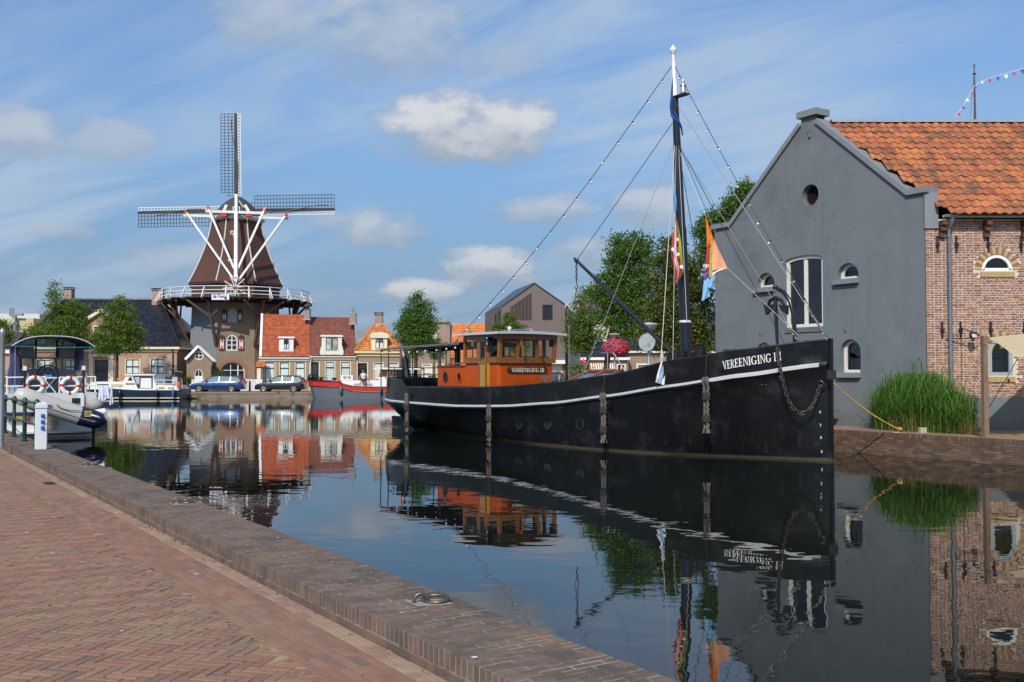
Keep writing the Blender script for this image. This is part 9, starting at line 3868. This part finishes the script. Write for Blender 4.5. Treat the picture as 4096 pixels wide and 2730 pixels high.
mb.tube([a.lerp(b,.6),D(*z3(318,548),46)],[.02,.008],5)
mb.build('snag',M('dead_wood',(.26,.20,.15),.9,var=.2),tt,smooth=50,world=True)
# ---------------------------------------------------------------- street lamps
CAPM=M('lamp_cap',(.42,.40,.34),.5,var=.1)
def street_lamp(label,px,ycap0,ycap1,capw,Y,base=GZ):
 c=D(px,(ycap0+ycap1)/2,Y)
 zt,zb_=D(px,ycap0,Y).z,D(px,ycap1,Y).z
 r=capw/2*Y/FPX
 t=thing('street_lamp',label,'street lamp',(c.x,Y,base),0,'cone capped street lamps')
 h0,h1=zb_-base,zt-base
 mb=MB()
 mb.lathe([(.085,0),(.085,1.0),(.06,1.05),(.055,h0+.02)],12)
 mb.build('pole',STEEL,t,smooth=40)
 mb=MB()
 mb.lathe([(.06,h0),(r,h0+(h1-h0)*.75),(r,h0+(h1-h0)*.82)],20)
 mb.build('diffuser',M('lamp_diffuser',(.55,.52,.44),.4),t,smooth=40)
 mb=MB()
 mb.lathe([(r*1.02,h0+(h1-h0)*.82),(r*.98,h0+(h1-h0)*.9),(r*.3,h1),(.02,h1+.01)],20)
 mb.build('cap',CAPM,t,smooth=40)
 return t,c
lampA,cA=street_lamp('tall cone capped street lamp with a round sign seen from behind',2595,1291,1330,71,36)
cs_=D(2588,1370,35.8)
sg_=thing('round_sign','round traffic sign seen from its grey back on the lamp pole','sign',cs_)
mb=MB()
sx,sz=30*35.8/FPX,36*35.8/FPX
Mr=Matrix.Rotation(R(-33),3,'Z')
mb.lathe([(sz*.99,-.012),(sz,-.012),(sz,.012),(sz*.99,.012)],28,(0,0,0),Mr@Matrix.Rotation(R(90),3,'X'))
mb.build('disc',M('sign_back_grey',(.36,.40,.40),.5,var=.12,vs=8),sg_,smooth=30)
mb=MB()
mb.tube([(0,0,0)if False else Mr@Vector((sz*math.cos(a),-.014,sz*math.sin(a)))for a in[2*math.pi*i/28 for i in range(28)]],.012,5,closed=True)
mb.build('rim',STEEL,sg_)
lampB,cB=street_lamp('cone capped street lamp carrying a ball of red and pink flowers',2458,1334,1353,46,55)
street_lamp('cone capped street lamp before the black roofed house window',623,1430,1446,26,89.5)
fb_=thing('flower_basket','big ball of red and pink geraniums hung round a lamp pole','flower basket',D(2464,1392,55))
fc=D(2464,1388,55)
rX,rZ=55*55/FPX,36*55/FPX
PINK,REDF=M('petal_pink',(.62,.07,.20),.7,var=.15,vs=20),M('petal_red',(.62,.015,.03),.7,var=.12,vs=20)
rg=random.Random(31)
mp,mr_,ml=MB(),MB(),MB()
for _ in range(2600):
 while True:
  u=Vector((rg.uniform(-1,1),rg.uniform(-1,1),rg.uniform(-1,1)))
  if .3<u.length<1:
   break
 d=u.normalized()*rg.uniform(.86,1.05)
 p=Vector((d.x*rX,d.y*rX,d.z*rZ))
 nn=(Vector((d.x,d.y,d.z+.4))+Vector((rg.gauss(0,.3),rg.gauss(0,.3),rg.gauss(0,.3)))).normalized()
 a=nn.cross(Vector((0,.3,1))).normalized()
 b=nn.cross(a)
 l=rg.uniform(.025,.045)
 side=d.x+rg.gauss(0,.35)
 m_=mr_ if side>.15 else mp
 if rg.random()<.24:
  m_=ml
 m_.add([p+(a*math.cos(k*1.257)+b*math.sin(k*1.257))*l+nn*(.01 if k%2 else 0)for k in range(5)],[(0,1,2,3,4)],rg.random())
mp.build('pink_blossom',PINK,fb_,fix=False)['kind']='stuff'
mr_.build('red_blossom',REDF,fb_,fix=False)['kind']='stuff'
ml.build('leaves',LEAFB,fb_,fix=False)['kind']='stuff'
mb=MB()
mb.sphere((0,0,0),1,16,10,(rX*.8,rX*.8,rZ*.8))
mb.build('basket',M('moss_dark',(.03,.045,.015),.9),fb_,smooth=60)
p=D(2277,1500,58)
mb=MB()
mb.lathe([(.05,0),(.035,D(2277,1312,58).z-GZ),(.05,D(2277,1310,58).z-GZ),(.01,D(2277,1306,58).z-GZ)],8)
o=mb.build('slim_pole',STEEL,None,smooth=40)
o.location=(p.x,58,GZ)
tag(o,'slim silver pole standing before the grey ribbed house','pole')
pf=SHIPM@Vector((sl_y(2322,1480,.95)[0],.95,1.48))
pp=thing('potted_plant','potted plant with bright red flowers on the ship behind the skylight','potted plant',pf)
mb=MB()
mb.lathe([(.16,0),(.2,.3),(.22,.32),(.18,.33)],12)
mb.build('pot',M('terracotta_pot',(.35,.14,.07),.8),pp,smooth=40)
mb,m2=MB(),MB()
for _ in range(420):
 p=Vector((rg.gauss(0,.22),rg.gauss(0,.2),rg.uniform(.3,.95)))
 a=Vector((rg.uniform(-1,1),rg.uniform(-1,1),rg.uniform(-.4,.6))).normalized()
 b=a.cross(Vector((.2,.1,1))).normalized()
 l=rg.uniform(.04,.09)
 mb.add([p-a*l,p-b*l*.5,p+a*l,p+b*l*.5],[(0,1,2,3)],rg.random())
for p0 in(Vector((.1,0,1.02)),Vector((.15,0,.9)),Vector((.12,.0,.68)),Vector((.2,-.05,.66))):
 for _ in range(12):
  p=p0+Vector((rg.gauss(0,.03),rg.gauss(0,.03),rg.gauss(0,.03)))
  m2.add([p+Vector((.03*math.cos(k*1.257),.015*math.sin(k),.03*math.sin(k*1.257)))for k in range(5)],[(0,1,2,3,4)])
mb.build('foliage',LEAFB,pp,fix=False)['kind']='stuff'
m2.build('blossom',M('petal_rose',(.75,.03,.12),.6),pp,fix=False)['kind']='stuff'
r=YF(34.0).rect(2893,1397,2944,1462)
nb_=thing('notice_board','green framed notice board standing left of the grey gable','sign',((r[0]+r[2])/2,34,GZ))
fr=YF(33.8)
r=fr.rect(2893,1397,2944,1450)
mb=MB()
ring(mb,fr,rc(*r),inset(rc(*r),.04),-.06,.02)
mb.fbox(fr,r[0]+.03,GZ,r[0]+.09,r[1],-.06,0)
mb.fbox(fr,r[2]-.09,GZ,r[2]-.03,r[1],-.06,0)
mb.build('frame',M('board_frame_green',(.012,.10,.07),.45),nb_,world=True)
mb=MB()
mb.fbox(fr,r[0]+.04,r[1]+.04,r[2]-.04,r[3]-.04,-.05,-.03)
mb.build('panel',M('board_panel_green',(.02,.12,.10),.5),nb_,world=True)
for(a,b,c,d,m_)in((.1,.2,.35,.6,W_WHITE),(.55,.2,.85,.5,W_CREAM),(.3,.7,.8,.8,W_CREAM)):
 w,h=r[2]-r[0],r[3]-r[1]
 mb=MB()
 mb.fbox(fr,r[0]+w*a,r[1]+h*b,r[0]+w*c,r[1]+h*d,-.029,-.024)
 mb.build('paper',m_,nb_,world=True)
# ---------------------------------------------------------------- cars
CARGL=glass_mat('car_glass',(.30,.36,.36),.02,1.5,.12)
TYRE=M('tyre',(.015,.015,.016),.8,var=.05)
RIM=M('alloy_rim',(.55,.56,.57),.3,.7,var=.05)
def wagon(label,x_c,Y,L,W,Hh,paint,rz=math.pi,z=GZ,group=None):
 t=thing('estate_car',label,'car',(x_c,Y,z),rz,group)
 k=Hh/1.47
 st=[(-.5,.62,.62,.34),(-.492,.80,.74,.26),(-.47,.93,.80,.22),(-.40,.97,.84,.2),(-.2,.96,.875,.19),(.05,.94,.885,.19),(.20,.925,.875,.19),(.27,.90,.87,.19),(.38,.80,.85,.2),(.455,.70,.80,.2),(.488,.60,.70,.22),(.5,.48,.58,.28)]
 mb=MB()
 rings=[]
 for xq,zt,hw,zb in st:
  hw=hw*W/1.77
  x=xq*L
  zt*=k
  ring_=[(-hw*.9,zb),(-hw,zb+.14),(-hw*1.0,.55*k if zt>.6 else zt*.8),(-hw*.985,zt*.86),(-hw*.93,zt-.03),(-hw*.6,zt),(hw*.6,zt),(hw*.93,zt-.03),(hw*.985,zt*.86),(hw,.55*k if zt>.6 else zt*.8),(hw,zb+.14),(hw*.9,zb)]
  rings.append([Vector((x,y,zz))for y,zz in ring_])
 mb.loft(rings,True,True)
 body=mb.build('body',paint,t,smooth=38)
 gs=[(-.478,.95,.95),(-.455,1.10,.95),(-.425,1.33,.95),(-.37,1.435,.95),(-.15,1.47,.94),(.02,1.45,.93),(.10,1.37,.92),(.19,1.14,.92),(.262,.93,.92)]
 mb=MB()
 rr=[]
 for xq,zr,zb in gs:
  zr,zb=zr*k,zb*k-.04
  q=(zr-zb)/(.53*k)
  h0,h1=.80*W/1.77,(.80-.20*max(0,q))*W/1.77
  rr.append([Vector((xq*L,-h0,zb)),Vector((xq*L,-h1,zr-.03)),Vector((xq*L,-h1*.8,zr)),Vector((xq*L,h1*.8,zr)),Vector((xq*L,h1,zr-.03)),Vector((xq*L,h0,zb))])
 mb.loft(rr,False,False)
 mb.build('windows',CARGL,body,smooth=30)
 mb=MB()
 for a,b in zip(rr[2:6],rr[3:7]):
  for j in(1,2,3):
   mb.add([a[j]+ZU*.012,b[j]+ZU*.012,b[j+1]+ZU*.012,a[j+1]+ZU*.012],[(0,1,2,3)])
 for s in(0,5):
  o1=1 if s==0 else 4
  sgn=-1 if s==0 else 1
  def on(i,q):
   return rr[i][s].lerp(rr[i][o1],q)+Vector((0,sgn*.012,0))
  def colm(x0,w):
   xs=[g[0]for g in gs]
   for i in range(len(xs)-1):
    if xs[i]<=x0<=xs[i+1]:
     q=(x0-xs[i])/(xs[i+1]-xs[i])
     bt=rr[i][s].lerp(rr[i+1][s],q)+Vector((0,sgn*.012,0))
     tp=rr[i][o1].lerp(rr[i+1][o1],q)+Vector((0,sgn*.012,.0))
     mb.add([bt-Vector((w,0,0)),bt+Vector((w,0,0)),tp+Vector((w,0,0)),tp-Vector((w,0,0))],[(0,1,2,3)])
  colm(-.06,.05)
  colm(-.27,.05)
  for i in range(4,len(gs)-1):
   a,b=rr[i][o1],rr[i+1][o1]
   mb.bar(a,b,.06,.05)
  for i in range(0,4):
   a,b=rr[i][o1],rr[i+1][o1]
   mb.bar(a,b,.09,.05)
 mb.build('roof',paint,body)
 for s in(-1,1):
  mb=MB()
  mb.tube([Vector((q*L,s*.55*W/1.77,(1.475 if q<.0 else 1.46)*k+.03))for q in(-.38,-.2,0,.03)],.022,6)
  mb.build('roof_rail',W_BLACK,body)
 for xw in(-.30,.30):
  for s in(-1,1):
   c=Vector((xw*L*1.0,s*(W/2-.10),.315))
   Mw=Matrix.Rotation(R(90 if s<0 else-90),3,'X')
   mb=MB()
   mb.lathe([(.37,-.02),(.37,.112),(.33,.118)],24,c,Mw)
   mb.build('wheel_arch',DARKIN,body)
   mb=MB()
   mb.lathe([(.2,-.1),(.30,-.1),(.315,-.06),(.315,.10),(.295,.125),(.215,.125),(.2,.11)],24,c,Mw)
   wh_=mb.build('wheel',TYRE,t,smooth=40)
   mb=MB()
   mb.lathe([(.215,.10),(.205,.128),(.185,.118)],24,c,Mw)
   for q in range(5):
    a=2*math.pi*q/5
    pts=[Mw@Vector((r*math.cos(a+da),r*math.sin(a+da),.12))+c for r,da in((.04,-.8),(.20,-.22),(.20,.22),(.04,.8))]
    mb.add(pts,[(0,1,2,3)])
   mb.build('rim',RIM,wh_)
 for s in(-1,1):
  mb=MB()
  mb.box((-.482*L,s*.70*W/1.77,.86*k),(.14,.16,.20))
  mb.build('tail_light',RED,body)
  mb=MB()
  mb.box((.462*L,s*.62*W/1.77,.66*k),(.16,.28,.12),M=Matrix.Rotation(R(18),3,'Y'))
  mb.build('headlight',M('headlamp',(.6,.62,.62),.1,var=0),body)
  for xq in(-.06,-.255,.19):
   mb=MB()
   mb.b2((xq*L-.006,s*(W/2-.012),.32),(xq*L+.006,s*(W/2+.002),.88*k))
   mb.build('door_seam',DARKIN,body)
  mb=MB()
  mb.b2((-.27*L,s*(W/2-.01),.50),(.19*L,s*(W/2+.012),.55))
  mb.build('side_trim',paint,body)
  for xq in(-.10,.03):
   mb=MB()
   mb.b2((xq*L-.08,s*(W/2-.03),.76*k),(xq*L+.08,s*(W/2+.02),.80*k))
   mb.build('door_handle',paint,body)
  mb=MB()
  mb.box((.165*L,s*(W/2+.02),1.0*k),(.12,.22,.14))
  mb.build('mirror',paint,body)
 mb=MB()
 mb.b2((-.503*L,-.26,.62),(-.497*L,.26,.74))
 mb.build('number_plate',M('plate_dutch_yellow',(.72,.52,.03),.5,var=0),body)
 return t
BLUC=M('car_blue',(.006,.045,.16),.25,var=.05,coat=1.0,metal=.3)
BLKC=M('car_black',(.005,.007,.012),.2,var=.05,coat=1.0)
GRYC=M('car_charcoal',(.02,.02,.022),.25,var=.05,coat=1.0)
Yc=90.0
c1p,c2p=D(*zB(800,1245),Yc),D(*zB(1520,1240),Yc)
blue_car=wagon('dark blue estate car parked in front of the white fence at the mill',c1p.x,Yc,630/2.941*Yc/FPX,1.77,1.46,BLUC,math.pi,GZ,'cars parked along the far quay')
black_car=wagon('glossy black estate car parked beside the bow of the red barge',c2p.x,Yc+.6,585/2.941*Yc/FPX,1.76,1.44,BLKC,math.pi,GZ,'cars parked along the far quay')
c3=D(2225,1530,66)
wagon('charcoal car half hidden between the wheelhouse and the skylight',c3.x-.5,66,4.5,1.8,1.75,GRYC,R(-100))
wf=thing('white_fence','white boarded garden fence behind the two parked cars','fence',D(*zB(900,1210),92.2))
Ff=CF(900,92.0)
ua,ub=Ff.px(*zB(485,1150))[0],Ff.px(*zB(1322,1150))[0]
n=int((ub-ua)/.22)
for i in range(n):
 u=ua+(ub-ua)*(i+.5)/n
 if 640<0:
  continue
 zt=Ff.px(*zB(900,1103))[1]+.04*(i%2)
 mb=MB()
 mb.fbox(Ff,u-.095,GZ+.03,u+.095,zt,0,.03)
 mb.build('board',W_WHITE,wf,world=True)
for z in(GZ+.25,GZ+1.0):
 mb=MB()
 mb.fbox(Ff,ua,z,ub,z+.1,-.06,-.002)
 mb.build('rail',W_WHITE,wf,world=True)
mb=MB()
mb.lathe([(.11,0),(.10,.1),(.09,.85),(.11,.88),(.08,.98),(.02,1.0)],10)
o=mb.build('bollard',W_BLACK,None,smooth=40)
o.location=D(*zB(1173,1236),89.0)
o.location.z=GZ
tag(o,'black cast bollard between the two parked cars','bollard')
ln_=thing('lantern_post','black lantern on a post between the annex and the mill door','street lamp',D(*zB(750,1100),93))
ln_.location.z=GZ
zl_=D(*zB(750,960),93).z-GZ
mb=MB()
mb.lathe([(.08,0),(.05,.3),(.04,zl_)],8)
mb.build('post',W_BLACK,ln_)
mb=MB()
mb.lathe([(.1,zl_),(.2,zl_+.45),(.24,zl_+.46),(.06,zl_+.7),(.02,zl_+.8)],6)
mb.build('lantern',W_BLACK,ln_)
for i,(x,y,w,h,lb)in enumerate(((795,1060,.55,.9,'leafy green shrub in a tub left of the mill door'),(848,1040,.35,.5,'terracotta pot with small plant at the mill door'),(452,1090,.4,.5,'clipped green shrub beside the annex corner'))):
 p=D(*zB(x,1100),92.8)
 t=thing('tub_plant',lb,'plant',(p.x,92.8,GZ))
 mb=MB()
 mb.lathe([(w*.35,0),(w*.45,.4),(w*.4,.41)],10)
 mb.build('tub',M('terracotta_pot',(.35,.14,.07),.8),t,smooth=40)
 mb=MB()
 zc=D(*zB(x,y),92.8).z-GZ
 for _ in range(420):
  p_=Vector((rg.gauss(0,w*.45),rg.gauss(0,w*.45),max(.35,zc+rg.gauss(0,h*.35))))
  a=Vector((rg.uniform(-1,1),rg.uniform(-1,1),rg.uniform(-.4,.6))).normalized()
  b=a.cross(Vector((.2,.1,1))).normalized()
  l=.08
  mb.add([p_-a*l,p_-b*l*.5,p_+a*l,p_+b*l*.5],[(0,1,2,3)],rg.random())
 mb.tube([(0,0,.3),(0,0,zc)],.03,5)
 mb.build('foliage',LEAFA,t,fix=False)['kind']='stuff'
p=D(*zLh(2030,900),94.5)
cbn=thing('ticket_cabinet','dark narrow cabinet with slanted lid beside the black roofed house','cabinet',(p.x,94.5,GZ))
h=D(*zLh(2030,645),94.5).z-GZ
mb=MB()
mb.b2((-.28,-.25,0),(.28,.25,h))
mb.build('body',W_BLACK,cbn)
mb=MB()
mb.box((.05,0,h+.05),(.75,.7,.05),M=Matrix.Rotation(R(8),3,'Y'))
mb.build('lid',M('cabinet_lid',(.2,.21,.22),.5),cbn)
for px,lb in((1113,'yellow green weed sprouting from the far quay edge below the black car'),(1172,'small weed on the far quay edge near the barge bow')):
 p=D(px,1577,far_edge-.1)
 mb=MB()
 tuft(mb,Vector((p.x,far_edge-.08,GZ-.1)),.3,.35,60,rg)
 for q in range(len(mb.v)):
  pass
 tag(mb.build('weed',WEED,None,fix=False),lb,'weed')
# ---------------------------------------------------------------- person on the barge
SKIN=M('skin',(.42,.22,.14),.6,var=.05)
pp0=D(*zC(1335,1166),Yb+.35)
per=thing('person','person in white vest and dark shorts bending over on the red barge deck','person',pp0)
def skin_body(name,verts,edges,radii,root,mat,parent,sub=2):
 me=bpy.data.meshes.new(name)
 me.from_pydata(verts,edges,[])
 o=bpy.data.objects.new(name,me)
 col.objects.link(o)
 sm_=o.modifiers.new('skin','SKIN')
 if not me.skin_vertices:
  bm=bmesh.new()
  bm.from_mesh(me)
  bm.verts.layers.skin.verify()
  bm.to_mesh(me)
  bm.free()
 for i,r in enumerate(radii):
  me.skin_vertices[0].data[i].radius=(r,r)if not isinstance(r,tuple)else r
  me.skin_vertices[0].data[i].use_root=(i==root)
 ss=o.modifiers.new('sub','SUBSURF')
 ss.levels=sub
 ss.render_levels=sub
 dg_=bpy.context.evaluated_depsgraph_get()
 dg_.update()
 me2=bpy.data.meshes.new_from_object(o.evaluated_get(dg_))
 bpy.data.objects.remove(o)
 me2.materials.clear()
 me2.materials.append(mat)
 me2.polygons.foreach_set('use_smooth',[True]*len(me2.polygons))
 ob=bpy.data.objects.new(name,me2)
 col.objects.link(ob)
 ob.parent=parent
 return ob
V=[(0,0,.62),(0,-.04,.80),(0,-.10,1.0),(0,-.14,1.12),(0,-.20,1.18),(0,-.24,1.30),(-.18,-.12,1.08),(-.27,-.14,.85),(-.38,-.20,.62),(-.44,-.22,.52),(.18,-.12,1.08),(.30,-.12,.88),(.37,-.20,.66),(.41,-.22,.56),(-.10,-.02,.56),(-.05,-.20,.40),(.02,-.10,.06),(.03,-.22,.02),(.12,-.02,.56),(.16,-.12,.32),(.13,.02,.04),(.14,-.10,.02)]
Eg=[(0,1),(1,2),(2,3),(3,4),(4,5),(3,6),(6,7),(7,8),(8,9),(3,10),(10,11),(11,12),(12,13),(0,14),(14,15),(15,16),(16,17),(0,18),(18,19),(19,20),(20,21)]
Rd=[.13,.13,.15,.09,.055,.095,.06,.05,.04,.03,.06,.05,.04,.03,.085,.065,.045,.035,.085,.065,.045,.035]
skin_body('body',V,Eg,Rd,0,SKIN,per)
mb=MB()
mb.loft([[Vector((1.16*rx*math.cos(a),cy+ry*1.2*math.sin(a),z))for a in[2*math.pi*i/12 for i in range(12)]]for z,rx,ry,cy in((.66,.17,.14,0),(.80,.165,.14,-.04),(.96,.19,.15,-.09),(1.08,.17,.12,-.12),(1.13,.09,.08,-.14))],True,False)
mb.build('vest',W_WHITE,per,smooth=60)
mb=MB()
mb.loft([[Vector((1.12*rx*math.cos(a),cy+ry*1.15*math.sin(a),z))for a in[2*math.pi*i/12 for i in range(12)]]for z,rx,ry,cy in((.45,.21,.16,-.08),(.58,.20,.15,-.03),(.70,.165,.13,0))],True,False)
mb.build('shorts',M('shorts_charcoal',(.03,.032,.035),.8),per,smooth=60)
mb=MB()
mb.sphere((0,-.215,1.325),.108,10,6,(.95,1,.85))
mb.build('hair',M('grey_hair',(.22,.19,.16),.8),per,smooth=60)
mb=MB()
mb.box((0,-.335,1.27),(.03,.05,.05))
mb.build('nose',SKIN,per)
for s in(-1,1):
 for q in range(4):
  pass
